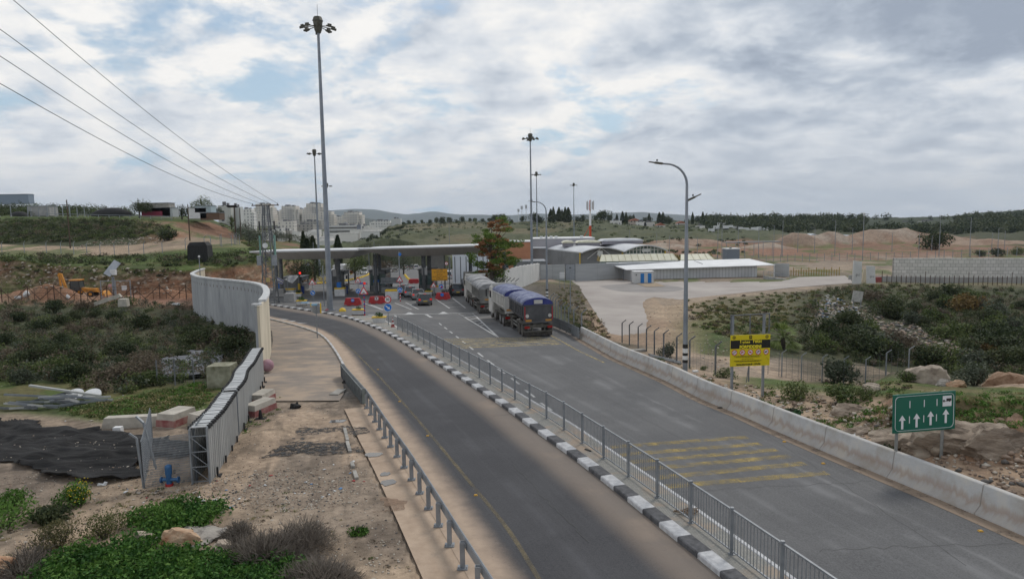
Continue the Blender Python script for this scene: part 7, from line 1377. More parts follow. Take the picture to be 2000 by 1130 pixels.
for i,(px,top,base,Yl)in enumerate([(1515,440,520,250),(1532,430,505,230),(1562,452,520,260),(1595,445,512,250),(1635,430,512,230),(1669,445,515,230),(1690,418,550,205),(1747,455,505,250),(1800,455,505,240),(1840,422,505,215),(1825,460,505,260),(1900,425,500,215),(1955,446,503,215),(1943,455,500,260),(1968,450,500,260),(1485,445,520,230),(1405,445,505,230),(1413,435,505,230),(1445,442,505,250),(1365,462,505,250),(1348,455,505,250),(1310,460,500,250),(1285,455,480,300),(855,472,500,260),(868,476,500,260),(879,430,497,240),(720,480,500,230),(731,470,497,240),(742,478,497,260),(1232,448,490,260)]):
 p=TT(px,Yl);H=at(px,top,Yl).z-p.z
 if far_l is None:
  far_l=thing('perimeter_lamp','thin tall grey lamp pole of the far perimeter road','street lamp',tuple(p),0,'thin lamp poles along the far perimeter road');far_l.scale=(1,1,H/10);MB().cyl((0,0,-.3),(0,0,10),.11,.07,6).build('pole',steel,far_l);MB().box((-.7,0,10),(1.5,.2,.10)).build('lamp_head',steel_d,far_l)
 else:dup(far_l,p,scale=(random.choice([-1,1]),1,H/10))
rt_=thing('antenna_mast','red and white antenna mast with pale panel antennas behind the halls','mast',tuple(A(1155,232,2.0)));Hm=at(1155,391,232).z-2.0
for k,(t0,t1,m_)in enumerate(((0,.32,0),(.32,.72,1),(.72,1,0))):MB().cyl((0,0,Hm*t0),(0,0,Hm*t1),.42-.05*k,.37-.05*k,10).build('mast_section',[mat('mast_red',(.50,.07,.025)),white_p][m_],rt_)
for k in range(8):a=k*math.pi/4;c=(1.15*math.cos(a),1.15*math.sin(a));m_=MB();m_.box((c[0],c[1],Hm*.86),(.32,.22,2.6 if k%3 else 3.2));m_.bar((0,0,Hm*.9),(c[0],c[1],Hm*.9),.06).bar((0,0,Hm*.80),(c[0],c[1],Hm*.80),.06);m_.build('panel_antenna',mat('antenna_grey',(.5,.51,.52)),rt_)
MB().cyl((0,0,Hm),(0,0,Hm+2.6),.05,n=6).build('whip',white_p,rt_);MB().bar((0,0,Hm*.33),(-2.4,0,0),.16).build('brace',mat('mast_red',(.5,.07,.025)),rt_)
for k,(px,top)in enumerate(((1015,408),(1021.5,402),(1030,400))):
 p=TT(px,700);H=at(px,top,700).z-p.z;o=thing('cell_mast',['left','middle','right'][k]+' one of three thin cellular masts on the hill crest','mast',tuple(p));MB().cyl((0,0,0),(0,0,H),.35,.2,6).build('pole',white_p,o);MB().cyl((0,0,H*.78),(0,0,H),1.1,1.1,8).build('antenna_ring',mat('antenna_grey',(.5,.51,.52)),o)
p=TT(1690,330);o=thing('cell_mast','thin mast with a short pale top over the red soil heaps','mast',tuple(p));H=at(1690,415,330).z-p.z;MB().cyl((0,0,0),(0,0,H),.22,.12,6).build('pole',steel,o);MB().cyl((0,0,H*.88),(0,0,H),.3,n=6).build('antenna',white_p,o)
# ------------------------------------------------------------------ town and farther buildings
def facade(name,c,w,h,win=(.06,.07,.09)):
 m=bpy.data.materials.new(name);m.use_nodes=True;nt=m.node_tree;N=nt.nodes;L=nt.links;b=N['Principled BSDF'];b.inputs['Roughness'].default_value=.9;g=N.new('ShaderNodeTexCoord');sp=N.new('ShaderNodeSeparateXYZ');L.new(g.outputs['Object'],sp.inputs[0])
 def M(op,a,bb=0.0):
  n=N.new('ShaderNodeMath');n.operation=op
  for i,v in enumerate((a,bb)):
   if isinstance(v,(int,float)):n.inputs[i].default_value=v
   else:L.new(v,n.inputs[i])
  return n.outputs[0]
 xy=M('ADD',sp.outputs[0],sp.outputs[1]);fx=M('FRACT',M('DIVIDE',xy,w));fz=M('FRACT',M('DIVIDE',sp.outputs[2],h))
 a=M('MULTIPLY',M('GREATER_THAN',fx,.34),M('LESS_THAN',fx,.66));z=M('MULTIPLY',M('GREATER_THAN',fz,.40),M('LESS_THAN',fz,.78))
 cc=N.new('ShaderNodeTexWhiteNoise');cb=N.new('ShaderNodeCombineXYZ');L.new(M('FLOOR',M('DIVIDE',xy,w)),cb.inputs[0]);L.new(M('FLOOR',M('DIVIDE',sp.outputs[2],h)),cb.inputs[1]);L.new(cb.outputs[0],cc.inputs[0])
 k=M('MULTIPLY',M('MULTIPLY',a,z),M('GREATER_THAN',cc.outputs[0],.18));mx=N.new('ShaderNodeMix');mx.data_type='RGBA';L.new(k,mx.inputs[0]);mx.inputs[6].default_value=(*c,1);mx.inputs[7].default_value=(*win,1);L.new(mx.outputs[2],b.inputs['Base Color']);return m
fac1=facade('limestone_facade',(.66,.62,.56),3.6,3.1);fac2=facade('pale_facade',(.72,.70,.66),3.2,3.1);fac3=facade('grey_facade',(.36,.34,.31),4.2,3.2);balc=mat('balcony_band',(.55,.55,.55));roofg=mat('roof_clutter',(.10,.10,.11),(.2,.2,.2),scale=1);redr=mat('red_tiles',(.30,.10,.06),(.38,.15,.09),scale=2)
def apartment(label,x0,x1,top,base,Y,m,tiers=2,bal=True,group=None,name='apartment_block'):
 a,b=at(x0,base,Y),at(x1,base,Y);z0=a.z-6;H=at((x0+x1)/2,top,Y).z-z0;w=b.x-a.x;r=thing(name,label,'building',(a.x,Y,z0),0,group)
 q=MB();d=w*.7
 q.box((w*.5,d/2,H*.5),(w*.72 if tiers>1 else w,d,H))
 if tiers>1:q.box((w*.5,d*.52,H*.43),(w*.98,d*.8,H*.86));
 if tiers>2:q.box((w*.5,d*.35,H*.30),(w*1.15,d*1.05,H*.6))
 q.build('walls',m,r)
 q=MB();q.box((w*.4,d*.4,H+.9),(w*.22,d*.3,1.8)).box((w*.66,d*.5,H+.6),(w*.14,d*.3,1.2));q.build('roof_housing',roofg,r)
 if bal:
  n=int(H*.62/3.1);q=MB()
  for i in range(n):z=H*.86-i*3.1;q.box((w*.56,-.8,z),(w*.34,1.8,1.0));q.box((w*.2,-.5,z-1.2),(w*.16,1.2,.9))if i%2 else None
  q.build('balconies',balc,r)
 return r
apartment('tall stepped apartment block at the left, behind the lattice tower',496,534,398,441,940,fac1,3)
apartment('broad apartment block with a column of white balconies, second from the left',546,584,402,442,930,fac1,2)
apartment('tallest apartment block just left of the tall floodlight mast',594,634,397,441,940,fac1,3)
apartment('lower apartment block directly behind the tall floodlight mast',621,653,413,443,900,fac1,2)
apartment('small pale block in the gap right of the tall mast',655,668,423,444,930,fac2,1,False)
apartment('apartment block with dark roof structures right of the tall mast',667,708,414,442,900,fac1,2)
apartment('pale low block left of the second apartment block',534,547,412,441,960,fac2,1,False)
apartment('slim pale block between the second and the tallest apartment blocks',583,596,408,440,970,fac2,1,False)
apartment('cream institutional building on the crest right of the town',722,768,431,446,800,fac2,2,False)
apartment('long white institutional wing at the right end of the town',764,783,427,446,790,mat('white_render',(.55,.55,.53)),1,False)
apartment('small white house on the crest left of the institutional building',722,738,433,446,850,fac2,1,False)
sc=apartment('long white four storey building with dark window bands below the apartment blocks',642,706,440,466,560,mat('white_render',(.55,.55,.53)),1,False,name='school_building');wS=U(706,560)-U(642,560)
H_=at(674,440,560).z-sc.location.z
for k in range(4):MB().box((wS*.47,-.1,H_-1.9-k*2.9),(wS*.9,.3,1.1)).build('window_band',mat('dark_band',(.09,.09,.09),(.16,.15,.13),scale=.8,stretch=(1,1,.1),coord='OBJ'),sc)
apartment('pale right wing of the long white building',706,720,441,463,565,fac2,1,False);apartment('slate grey stair block between the long building and its right wing',698,705,439,466,556,mat('slate_blue',(.18,.20,.24)),1,False)
apartment('stone building with shuttered windows under the second apartment block',543,574,432,452,700,fac1,1,False);apartment('long low stone terrace beside the stone building',574,612,438,452,720,fac3,1,False);apartment('wide stone retaining building below the tallest block',585,628,431,441,830,fac3,1,False)
apartment('white house with a ragged wall below the lattice tower',525,552,446,464,460,fac2,1,False);apartment('low grey concrete building among the olive trees',552,568,450,464,470,fac3,1,False)
apartment('white cubic house with upper windows at the top of the red cutting',427,452,401,428,330,facade('house_facade',(.52,.51,.48),4.2,3.6),1,False);apartment('plain white gable wall right of the cubic house',452,471,404,432,335,mat('plain_white',(.56,.56,.55)),1,False)
apartment('pale apartment house half hidden behind the plain white gable',470,496,408,440,700,fac2,2,False)
rs=random.Random(5);first=None
for k in range(64):
 px=rs.uniform(500,742);Yk_=rs.uniform(430,680);p=TT(px,Yk_);sx,sy,sz=rs.uniform(6,18),rs.uniform(5,9),rs.uniform(2.4,6)
 if px>700 and Yk_>520:continue
 if first is None:first=thing('town_house','small low house or shed crowded between the town and the canopy','house',tuple(p),0,'low houses and sheds below the town');MB().box((0,0,.4),(1,1,1.2)).build('walls',[fac2][0],first);MB().box((0,0,1.03),(1.04,1.04,.06)).build('roof',mat('town_roof',(.42,.40,.38),(.75,.73,.70),scale=.9,coord='POS'),first);first.scale=(sx,sy,sz)
 else:dup(first,p,rz=rs.uniform(-.4,.4),scale=(sx,sy,sz))
for k,(x0,x1,t,b_,Yk_,mm,lb)in enumerate([(1193,1214,431,441,620,fac2,'small cream house on the ridge, leftmost right of the antenna mast'),(1230,1252,431,443,610,facade('villa_facade',(.47,.40,.34),3,3),'terracotta coloured house on the ridge left of the white villa'),(1244,1262,433,444,600,fac2,'white villa left part'),(1258,1279,434,444,600,facade('villa2',(.55,.53,.49),3.4,3.1),'white villa with dark balconies on the ridge'),(1282,1299,440,447,590,fac2,'low house with a red roof below the white villa'),(1322,1340,436,442,620,fac2,'pale house with a red roof left of the lamp post'),(1361,1377,441,449,560,fac2,'small white house right of the lamp post')]):
 o=apartment(lb if len(lb.split())>3 else 'left part of the white villa on the ridge',x0,x1,t,b_,Yk_,mm,1,False,name='ridge_house')
 if 'red roof' in lb or 'terracotta' in lb:w=U(x1,Yk_)-U(x0,Yk_);H=at(x0,t,Yk_).z-o.location.z;MB().prism([(-.6,H),(w+.6,H),(w*.5,H+2.0)],-.5,w*.7).build('tiled_roof',redr,o)
for(x0,x1,t,b_,Yk_,lb)in[(1702,1738,437,447,780,'grey white works building left of the long factory'),(1760,1795,434,442,790,'white upper building behind the long factory'),(1768,1800,441,450,770,'pinkish front building of the long factory'),(1795,1862,432,445,785,'long white factory on the wooded ridge, far right'),(1740,1772,438,445,795,'low grey building between the works and the factory'),(1855,1885,435,440,800,'small white building at the right end of the factory')]:
 apartment(lb,x0,x1,t,b_,Yk_,mat('factory_pale',(.42,.42,.44),(.52,.50,.48),scale=.05),1,False,name='factory_building')
for k in range(12):
 px=1392+k*9.5;p=TT(px,520+(k%3)*12);o_=None
 if k==0:wh0=thing('parked_lorry','white trailer in the row of white vehicles below the pine wood','vehicle',tuple(p),0,'row of white vehicles below the pine wood');MB().box((0,0,1.9),(4.2,2.5,2.4)).build('body',white_p,wh0);MB().box((0,0,.5),(3.8,2.2,.6)).build('chassis',black_p,wh0)
 else:dup(wh0,p,scale=rs.uniform(.7,1.3))
for(x0,x1,py,Yk_,lb)in[(1610,1650,464,400,'grey white tent roof between the soil heaps'),(1653,1675,462,395,'small white tent roof right of the larger one'),(1575,1612,459,420,'blue white roof behind the pale soil heap')]:
 p=A(x0,Yk_,at(x0,py+6,Yk_).z-1.5);w=U(x1,Yk_)-U(x0,Yk_);o=thing('tent',lb,'tent',tuple(p));MB().prism([(0,0),(w,0),(w,1.8),(w*.5,4.2),(0,1.8)],0,8).build('canvas',mat('tent_white',(.48,.52,.56)),o);MB().box((w/2,-.05,.9),(w*.3,.1,1.8)).build('opening',roofg,o)
for(px,py,w,h,m,lb)in[(80,419,7,3,conc,'grey and white container with a white end among frames on the left hill'),(308,420,9,2.6,mat('magenta_container',(.24,.03,.06)),'dark magenta container on the left hill'),(331,421,3.2,2.8,mat('container_grey',(.4,.42,.43)),'grey container beside the magenta one'),(389,424,5.5,3.2,white_p,'small white shed at the top of the red cutting'),(413,427,6,2.2,mat('brown_fence_panel',(.13,.08,.05)),'brown fenced pen beside the small white shed'),(400,412,5,2,mat('pale_blue_wall',(.36,.44,.46)),'pale blue roofed shed behind the small white one'),(303,410,10,2.5,conc_w,'open grey shed with a frame on its roof, left hill'),(18,397,22,4.6,mat('slate_roof',(.24,.29,.36)),'large slate grey roof at the far left skyline')]:
 Yk_=215 if py>400 else 330;p=A(px,Yk_,at(px,py,Yk_).z-.4);o=thing('hill_shed',lb,'shed',(p.x-w/2,p.y,p.z));MB().box((w/2,2,h/2),(w,4,h)).build('walls',m,o);MB().box((w/2,2,h+.08),(w+.3,4.4,.15)).build('roof',steel,o)
nt_=A(222,212,at(222,420,212).z-.3);o=thing('black_net_heap','long heap covered with black netting on the left hill','heap',tuple(nt_));MB().ball((0,0,0),(6.3,2.5,2.6),18,6,True).build('netting',mat('black_netting',(.008,.008,.008)),o,smooth=True)
o=thing('black_net_heap','small dark heap left of the white container on the left hill','heap',tuple(A(42,212,at(42,420,212).z-.3)));MB().ball((0,0,0),(2.6,2,1.5),12,5,True).build('netting',MATS['black_netting'],o,smooth=True)
fg=None
for k,px in enumerate([3,26,59,65,80,97,112,127,141,155,169]):
 p=A(px,208,at(px,421,208).z-.3)
 if fg is None:fg=thing('pale_frame_post','pale grey frame post standing in the row on the left hill','post',tuple(p),0,'pale frame posts on the left hill');MB().bar((0,0,0),(0,0,3.3),.16).build('shaft',steel,fg);MB().box((0,0,.1),(.4,.4,.2)).build('foot',conc,fg)
 else:dup(fg,p,scale=(1,1,random.uniform(.75,1.15)))
rl_=thing('tubular_rail','long pale rail with posts along the edge of the left hill','rail',tuple(A(95,206,at(95,417,206).z)));w=U(338,206)-U(95,206);m_=MB();m_.bar((0,0,0),(w,0,-1.4),.14);m_.build('rail_bar',steel,rl_);[MB().bar((w*k/12,0,-1.4*k/12),(w*k/12,0,-1.4*k/12-1.6),.12).build('post',steel,rl_)for k in range(13)]
fr_=thing('steel_gantry','open rectangular pale steel frame on the left hill','frame',tuple(A(97,210,at(97,419,210).z)));w=U(140,210)-U(97,210);MB().bar((0,0,3.1),(w,0,2.9),.16).bar((0,0,0),(0,0,3.1),.16).bar((w,0,0),(w,0,2.9),.16).build('frame',steel,fr_)
for px,py,lb in((458,400,'dark solar panel on a thin pole by the white cubic house'),):
 p=T(460,463);zt=at(455,403,p.y).z;o=thing('solar_panel_post',lb,'solar panel',(p.x,p.y,p.z));MB().cyl((0,0,0),(0,0,zt-p.z),.1,n=8).build('post',wp,o);MB().box((-.6,0,zt-p.z),(3.2,1.6,.1),M=Matrix.Rotation(.0,3,'Y')@Matrix.Rotation(-.4,3,'X')).build('panel',mat('dark_panel',(.02,.022,.03)),o)
for px,py,w,h,t,lb in((1673,554,1.6,4.4,.02,'tall upright pale concrete slab with scribbles, at the far end of the yard'),(1701,553,1.6,3.4,-.05,'second upright concrete slab leaning slightly, right of the tallest'),(1686,552,.7,2.6,.12,'narrow cream slab leaning between the two upright slabs')):
 p=WY(px,py);o=thing('concrete_slab',lb,'slab',tuple(p));c=MB();c.loft([[(-w/2,-.2,0),(w/2,-.2,0),(w/2,.2,0),(-w/2,.2,0)],[(-w/2+t*h,-.2,h),(w/2*.9+t*h,-.2,h*.96),(w/2*.9+t*h,.2,h*.96),(-w/2+t*h,.2,h)]]);c.build('slab',cream if w<1 else pan_w,o)
 if w>1:
  s_=MB();pts_=[(-.4,-.215,h*.35),(-.1,-.215,h*.45),(-.25,-.215,h*.3),(.1,-.215,h*.42),(.3,-.215,h*.33),(.4,-.215,h*.44)]
  for a,b in zip(pts_,pts_[1:]):s_.bar(a,b,.05,.02)
  s_.build('scribble',mat('dark_scribble',(.05,.05,.05)),o)
p=WY(1713,551);o=thing('red_block','low faded red block right of the standing slabs','concrete block',tuple(p));MB().box((0,0,.5),(1.3,.8,1.0)).build('block',mat('faded_red',(.24,.05,.045)),o)
ysf=thing('yellow_gate','row of yellow painted bars behind the standing slabs','gate',tuple(A(1540,152,-5.3)));w=U(1645,152)-U(1540,152);m_=MB()
for k in range(22):m_.bar((w*k/21,0,0),(w*k/21,0,1.5+.5*(k%3==0)),.12)
m_.bar((0,0,1.2),(w,0,1.2),.1);m_.build('bars',mat('ochre_paint',(.36,.25,.05),(.25,.17,.05),scale=2),ysf)
# ------------------------------------------------------------------ vegetation
L_dark=leafmat('shrub_dark',(.022,.034,.014),(.048,.069,.028),(.083,.097,.044));L_mid=leafmat('shrub_green',(.039,.063,.017),(.083,.117,.034),(.136,.165,.058))
L_olive=leafmat('shrub_olive',(.047,.060,.037),(.081,.097,.064),(.134,.154,.111));L_brown=leafmat('shrub_dry',(.053,.041,.028),(.117,.093,.063),(.185,.151,.107));L_rust=leafmat('shrub_rusty',(.069,.044,.017),(.145,.093,.034),(.194,.136,.048))
L_bright=leafmat('weed_green',(.034,.083,.011),(.073,.156,.024),(.126,.233,.048));L_yel=leafmat('grass_dry',(.117,.112,.039),(.204,.185,.077),(.292,.253,.126));bark=mat('bark',(.048,.039,.029),(.097,.077,.058),scale=6,bump=.5)
def leaves_obj(name,n,shp,leaf,m,parent=None,seed=1,lobes=6,squash=.85,off=(0,0,0),up=0.0):
 v,f=leafy(n,shp,leaf,seed,lobes,squash,up=up);return np_mesh(name,v+np.array(off),f,m,parent)
def stems(mb,n,h,r,seed):
 rg=random.Random(seed)
 for i in range(n):a=rg.uniform(0,6.28);t=rg.uniform(.3,1);mb.tube([(0,0,-.15),(math.cos(a)*r*t*.5,math.sin(a)*r*t*.5,h*.45),(math.cos(a)*r*t,math.sin(a)*r*t,h*rg.uniform(.7,1))],[.035,.022,.008],4)
 return mb
def shrub_proto(label,m,seed,n=1100,leaf=.13,shp=(1,1,.95),lobes=7,group=None,name='shrub',squash=.85):
 r=thing(name,label,'shrub',(0,0,0),0,group);leaves_obj('foliage',n,shp,leaf,m,r,seed,lobes,squash);stems(MB(),6,shp[2]*.9,shp[0]*.7,seed).build('stems',bark,r);return r
PROTO={}
def proto(k):
 spec={'dark':(L_dark,1),'dark2':(L_dark,2),'mid':(L_mid,3),'mid2':(L_mid,4),'olive':(L_olive,5),'brown':(L_brown,6),'rust':(L_rust,7)}[k];return spec
def shrub(k,p,s,label,group=None,sz=None,name='shrub',rz=None):
 sz=sz or 1.0;key=(k,)
 if key not in PROTO:
  m,sd=proto(k);o=shrub_proto(label,m,sd,name=name,group=group);PROTO[key]=o
  o.location=p;o.scale=(s,s,s*sz);o.rotation_euler=(0,0,random.uniform(0,6));return o
 o=dup(PROTO[key],p,random.uniform(0,6)if rz is None else rz,label,group,(s,s,s*sz));o.name=name
 if group is None and 'group' in o:del o['group']
 return o
def inp(px,py,poly):return bool(inpoly(np.array([px]),np.array([py]),poly)[0])
def scatter(poly,n,rg,rej=None,near=5,far=2500):
 xs=[p[0]for p in poly];ys=[p[1]for p in poly];out=[];t=0
 while len(out)<n and t<n*30:
  t+=1;x,y=rg.uniform(min(xs),max(xs)),rg.uniform(min(ys),max(ys))
  if not inp(x,y,poly):continue
  p=T(x,y,near,far)
  if p is None or(rej and rej(p,x,y)):continue
  out.append((p,x,y))
 return out
def clumps(name,pts,m,size,nleaf,leaf,seed=3,label=None,cat=None,sq=.8,kind='stuff',flat=1.0):
 """many leaf clumps in one mesh: undergrowth nobody could count; size = function of the point or a number"""
 tv=[leafy(nleaf,(1,1,flat),1.0,seed+k,4,sq)[0]for k in range(6)];rg=np.random.RandomState(seed);V_,M_=[],[]
 for i,p in enumerate(pts):
  s=size(p)if callable(size)else size*rg.uniform(.6,1.4);base=tv[i%6];n=len(base)//4;q=base.reshape(n,4,3);c=q.mean(1,keepdims=True);lf=(leaf(p)if callable(leaf)else leaf)
  a=rg.uniform(0,6.28);ca,sa=math.cos(a),math.sin(a);q2=c*s+(q-c)*lf;x,y=q2[...,0]*ca-q2[...,1]*sa,q2[...,0]*sa+q2[...,1]*ca;V_.append(np.stack([x+p[0],y+p[1],q2[...,2]+p[2]-.03],-1).reshape(-1,3));M_.append(np.full(n,int(rg.randint(0,len(m))if isinstance(m,list)else 0)))
 V_=np.concatenate(V_);o=np_mesh(name,V_,np.arange(len(V_)).reshape(-1,4),m);
 if isinstance(m,list):o.data.polygons.foreach_set('material_index',np.concatenate(M_).astype(np.int32))
 tag(o,label,cat,kind=kind);return o
rg=random.Random(11)
_rm=mask|my
def onroad(p):
 i=int(np.clip(np.searchsorted(ucs,p.x/p.y),0,NC-1));return bool(_rm[min(NR-1,int(np.searchsorted(gY[:,i],p.y))),i])
LG=[(-30,590),(120,588),(260,588),(372,590),(385,605),(485,640),(492,690),(480,715),(440,740),(380,745),(300,750),(250,775),(200,768),(120,745),(0,750),(-30,760)]
pts=scatter(LG,900,rg,lambda p,x,y:onroad(p))
clumps('undergrowth',[p for p,x,y in pts],[L_dark,L_dark,L_brown,L_mid,L_olive,L_brown],lambda p:random.uniform(.45,1.0),90,.17,21,'dark tangled undergrowth filling the gully left of the curving wall','undergrowth')
GL='shrubs growing in the gully left of the wall'
for(p,x,y)in scatter([(0,600),(360,600),(480,650),(475,700),(400,690),(300,740),(240,750),(100,740),(0,740)],46,rg):
 k=rg.choice(['dark','dark2','dark','brown','mid','dark2']);lb={'dark':'dark green shrub in the gully left of the wall','dark2':'dark green shrub in the gully left of the wall','brown':'dry brown shrub in the gully left of the wall','mid':'mid green shrub in the gully left of the wall'}[k]
 shrub(k,p,rg.uniform(.9,1.9),lb,GL,rg.uniform(.7,1))
for(x,y,k,s,lb)in[(455,690,'dark',2.0,'dark bush with long leaves just left of the slatted screen and wall'),(245,598,'mid',1.9,'green bush on the gully edge beside the fallen concrete beams'),(272,738,'brown',1.7,'reddish brown bush at the edge of the grass, left of the hollow block'),(300,752,'mid2',1.2,'green bush at the edge of the bright grass'),(478,612,'olive',1.1,'thin olive bush at the foot of the curving wall'),(240,745,'brown',1.5,'dry brown bush above the scrap metal pile'),(325,470,'dark2',4.2,'large round dark bush beside the dirt track on the left hill'),(45,748,'olive',1.2,'pale grassy bush behind the scrap metal pile')]:
 shrub(k,T(x,y),s,lb,None,.8)
pts=[p for p,x,y in scatter([(190,790),(270,775),(385,748),(410,760),(400,790),(330,815),(230,820),(150,812),(120,800)],420,rg)]
clumps('grass',pts,[L_bright,L_mid,L_yel,L_mid],.42,60,.11,31,'bright green grass beyond the scrap metal pile','grass',sq=.35)
hs=[p for p,x,y in scatter([(-30,430),(250,430),(340,440),(320,462),(200,470),(-30,478)],620,rg,far=260)]+[p for p,x,y in scatter([(0,500),(370,500),(500,490),(500,512),(420,520),(200,520),(0,512)],210,rg,far=200)]+[p for p,x,y in scatter([(420,425),(450,432),(470,455),(520,480),(505,500),(430,440)],60,rg,far=300)]
clumps('hillside_scrub',hs,[L_dark,L_mid,L_dark,L_brown,L_dark,L_mid],lambda p:random.uniform(.6,2.0),60,.34,41,'low scrub on the left hillside above and below the dirt track','scrub',sq=.6)
sk=[p for p,x,y in scatter([(-30,405),(120,400),(260,410),(300,420),(240,428),(-30,428)],150,rg,far=420)]
clumps('skyline_scrub',[p for p in[Vector((U(x_,Yk_),Yk_,tz(U(x_,Yk_),Yk_)))for x_,Yk_ in[(rg.uniform(-30,262),rg.uniform(215,330))for _ in range(230)]]],[L_dark,L_mid,L_dark,L_olive],lambda p:random.uniform(1.8,3.6)*(1.25 if p.y>260 else .8),120,.55,43,'dark scrub and low trees along the left skyline','scrub',sq=.9)
cf=[p for p,x,y in scatter([(0,515),(370,528),(370,545),(0,530)],60,rg,far=140)]+[p for p,x,y in scatter([(430,505),(560,500),(600,510),(600,545),(500,520),(430,520)],70,rg,far=170)]
clumps('cliff_scrub',cf,[L_mid,L_dark,L_brown],lambda p:random.uniform(.4,.9),50,.25,44,'tufts of scrub along the top of the rock cutting','scrub',sq=.6)
RG=[(1340,588),(1420,580),(1560,568),(1680,562),(1760,556),(1870,560),(2030,566),(2030,735),(1960,735),(1870,735),(1790,715),(1700,715),(1640,700),(1580,690),(1540,660),(1500,640),(1460,660),(1400,655),(1350,640)]
def dens(x,y):return 1 if x>1620 else .55
pts=scatter(RG,1150,rg,lambda p,x,y:onroad(p)or rg.random()>dens(x,y)or(1600<x<1880 and abs((y-592)-(x-1600)*.38)<26))
clumps('undergrowth',[p for p,x,y in pts if x>1560],[L_dark,L_dark,L_mid,L_brown,L_brown,L_dark,L_dark],lambda p:random.uniform(.5,1.2),90,.2,51,'dense dark undergrowth covering the ravine on the right','undergrowth')
clumps('dry_grass',[p for p,x,y in pts if x<=1560]+[p for p,x,y in scatter([(1345,600),(1480,585),(1640,560),(1820,556),(1860,575),(1640,600),(1560,640),(1400,660)],420,rg,lambda p,x,y:onroad(p))],[L_yel,L_mid,L_yel,L_brown,L_mid],lambda p:random.uniform(.35,.8),60,.19,52,'yellowish rough grass on the bank between the yard and the ravine','grass',sq=.45)
GR_='shrubs covering the ravine on the right'
for(p,x,y)in scatter([(1640,600),(1760,575),(2020,575),(2020,720),(1880,725),(1700,700),(1590,680),(1600,640)],95,rg):
 k=rg.choice(['dark','dark2','dark','mid','olive','dark2','dark','brown']if x<1900 else['dark','dark2','olive','dark','mid'])
 if 1600<x<1880 and abs((y-592)-(x-1600)*.38)<20:continue
 lb={'dark':'dark green shrub in the ravine on the right','dark2':'dark green shrub in the ravine on the right','mid':'mid green shrub in the ravine on the right','olive':'grey green shrub in the ravine on the right','brown':'brownish shrub in the ravine on the right'}[k]
 shrub(k,p,rg.uniform(1.3,2.9),lb,GR_,rg.uniform(.75,1))
for(x,y,k,s,sz,lb)in[(1900,608,'rust',4.0,.9,'big yellowish rust coloured bush standing out in the ravine'),(1735,620,'dark',3.2,1,'large dark bush beside the leaning white board'),(1610,668,'dark',2.6,1,'dark bush at the head of the ravine right of the palm'),(1930,690,'rust',2.0,.8,'orange tinted bush low in the ravine at the right'),(1975,655,'olive',2.6,.9,'grey green bush near the right edge of the ravine'),(1633,748,'olive',1.75,1,'large grey green bush behind the wire fence'),(1905,752,'olive',1.35,.95,'grey green bush right of the big boulder'),(1650,722,'mid2',.9,1,'small green bush behind the large grey green one'),(1557,778,'mid',1.05,.8,'low green bush right of the yellow board'),(1645,785,'mid2',1.15,.75,'low green bush in front of the large grey green bush'),(1690,778,'mid',.75,.7,'small green bush beside the pale stone'),(1415,738,'mid',.8,.8,'small bush at the left foot of the yellow board'),(1305,697,'olive',1.0,1.1,'thin leafy bush by the fence left of the lamp post'),(1285,707,'mid',.6,.6,'low bush behind the barrier left of the lamp post'),(1770,745,'mid2',.9,.7,'green bush left of the big boulder'),(1375,722,'mid2',.45,.6,'low tuft just right of the lamp post'),(1825,487,'dark',9.0,.85,'large round dark tree on the plain beyond the stone wall'),(1946,500,'dark2',3.2,.9,'round dark bush beyond the stone wall, right'),(1915,500,'dark',2.8,.7,'round dark bush beyond the stone wall, left'),(1985,497,'mid',3.0,.8,'bush beyond the stone wall near the right edge')]:
 p=T(x,y);
 if p is not None:shrub(k,p,s*(1 if y>520 else 1),lb,None,sz)
vg=[p for p,x,y in scatter([(1660,790),(1760,770),(1900,765),(2020,770),(2020,835),(1880,835),(1760,840),(1650,860),(1600,850)],330,rg,lambda p,x,y:onroad(p))]
clumps('grass',vg,[L_bright,L_mid,L_yel,L_bright],lambda p:random.uniform(.15,.42),60,.085,61,'green grass on top of the rock outcrop behind the green sign','grass',sq=.5)
vg=[p for p,x,y in scatter([(1300,690),(1400,740),(1560,770),(1660,790),(1600,850),(1480,800),(1380,765),(1260,705)],150,rg,lambda p,x,y:onroad(p))]+[p for p,x,y in scatter([(1600,740),(1780,748),(1780,780),(1620,770)],120,rg)]
clumps('verge_weeds',vg,[L_mid,L_yel,L_brown,L_bright],lambda p:random.uniform(.1,.34),45,.08,62,'patchy weeds on the sandy verge behind the concrete barrier','grass',sq=.5)
em=[p for p,x,y in scatter([(1075,575),(1110,553),(1135,575),(1180,640),(1195,665),(1150,650),(1120,640)],170,rg,lambda p,x,y:onroad(p))]
clumps('bank_scrub',em,[L_brown,L_yel,L_mid,L_brown],lambda p:random.uniform(.25,.75),60,.16,63,'dry scrub on the bank between the trucks and the yard','scrub',sq=.55)
shrub('dark2',TT(1128,57.5),1.3,'dark bush at the end of the wire fence behind the trucks',None,.9)
fh=[]
for _ in range(1500):
 x,Yk_=rg.uniform(700,1460),rg.uniform(250,700);p=TT(x,Yk_)
 if fbm(p.x/40,p.y/60,3,5)>.47:fh.append(p)
clumps('hillside_scrub',fh,[L_dark,L_olive,L_mid,L_olive,L_dark],lambda p:random.uniform(1.0,2.6)*p.y/450,26,1.0,71,'scattered scrub over the far green hillside','scrub',sq=.55)
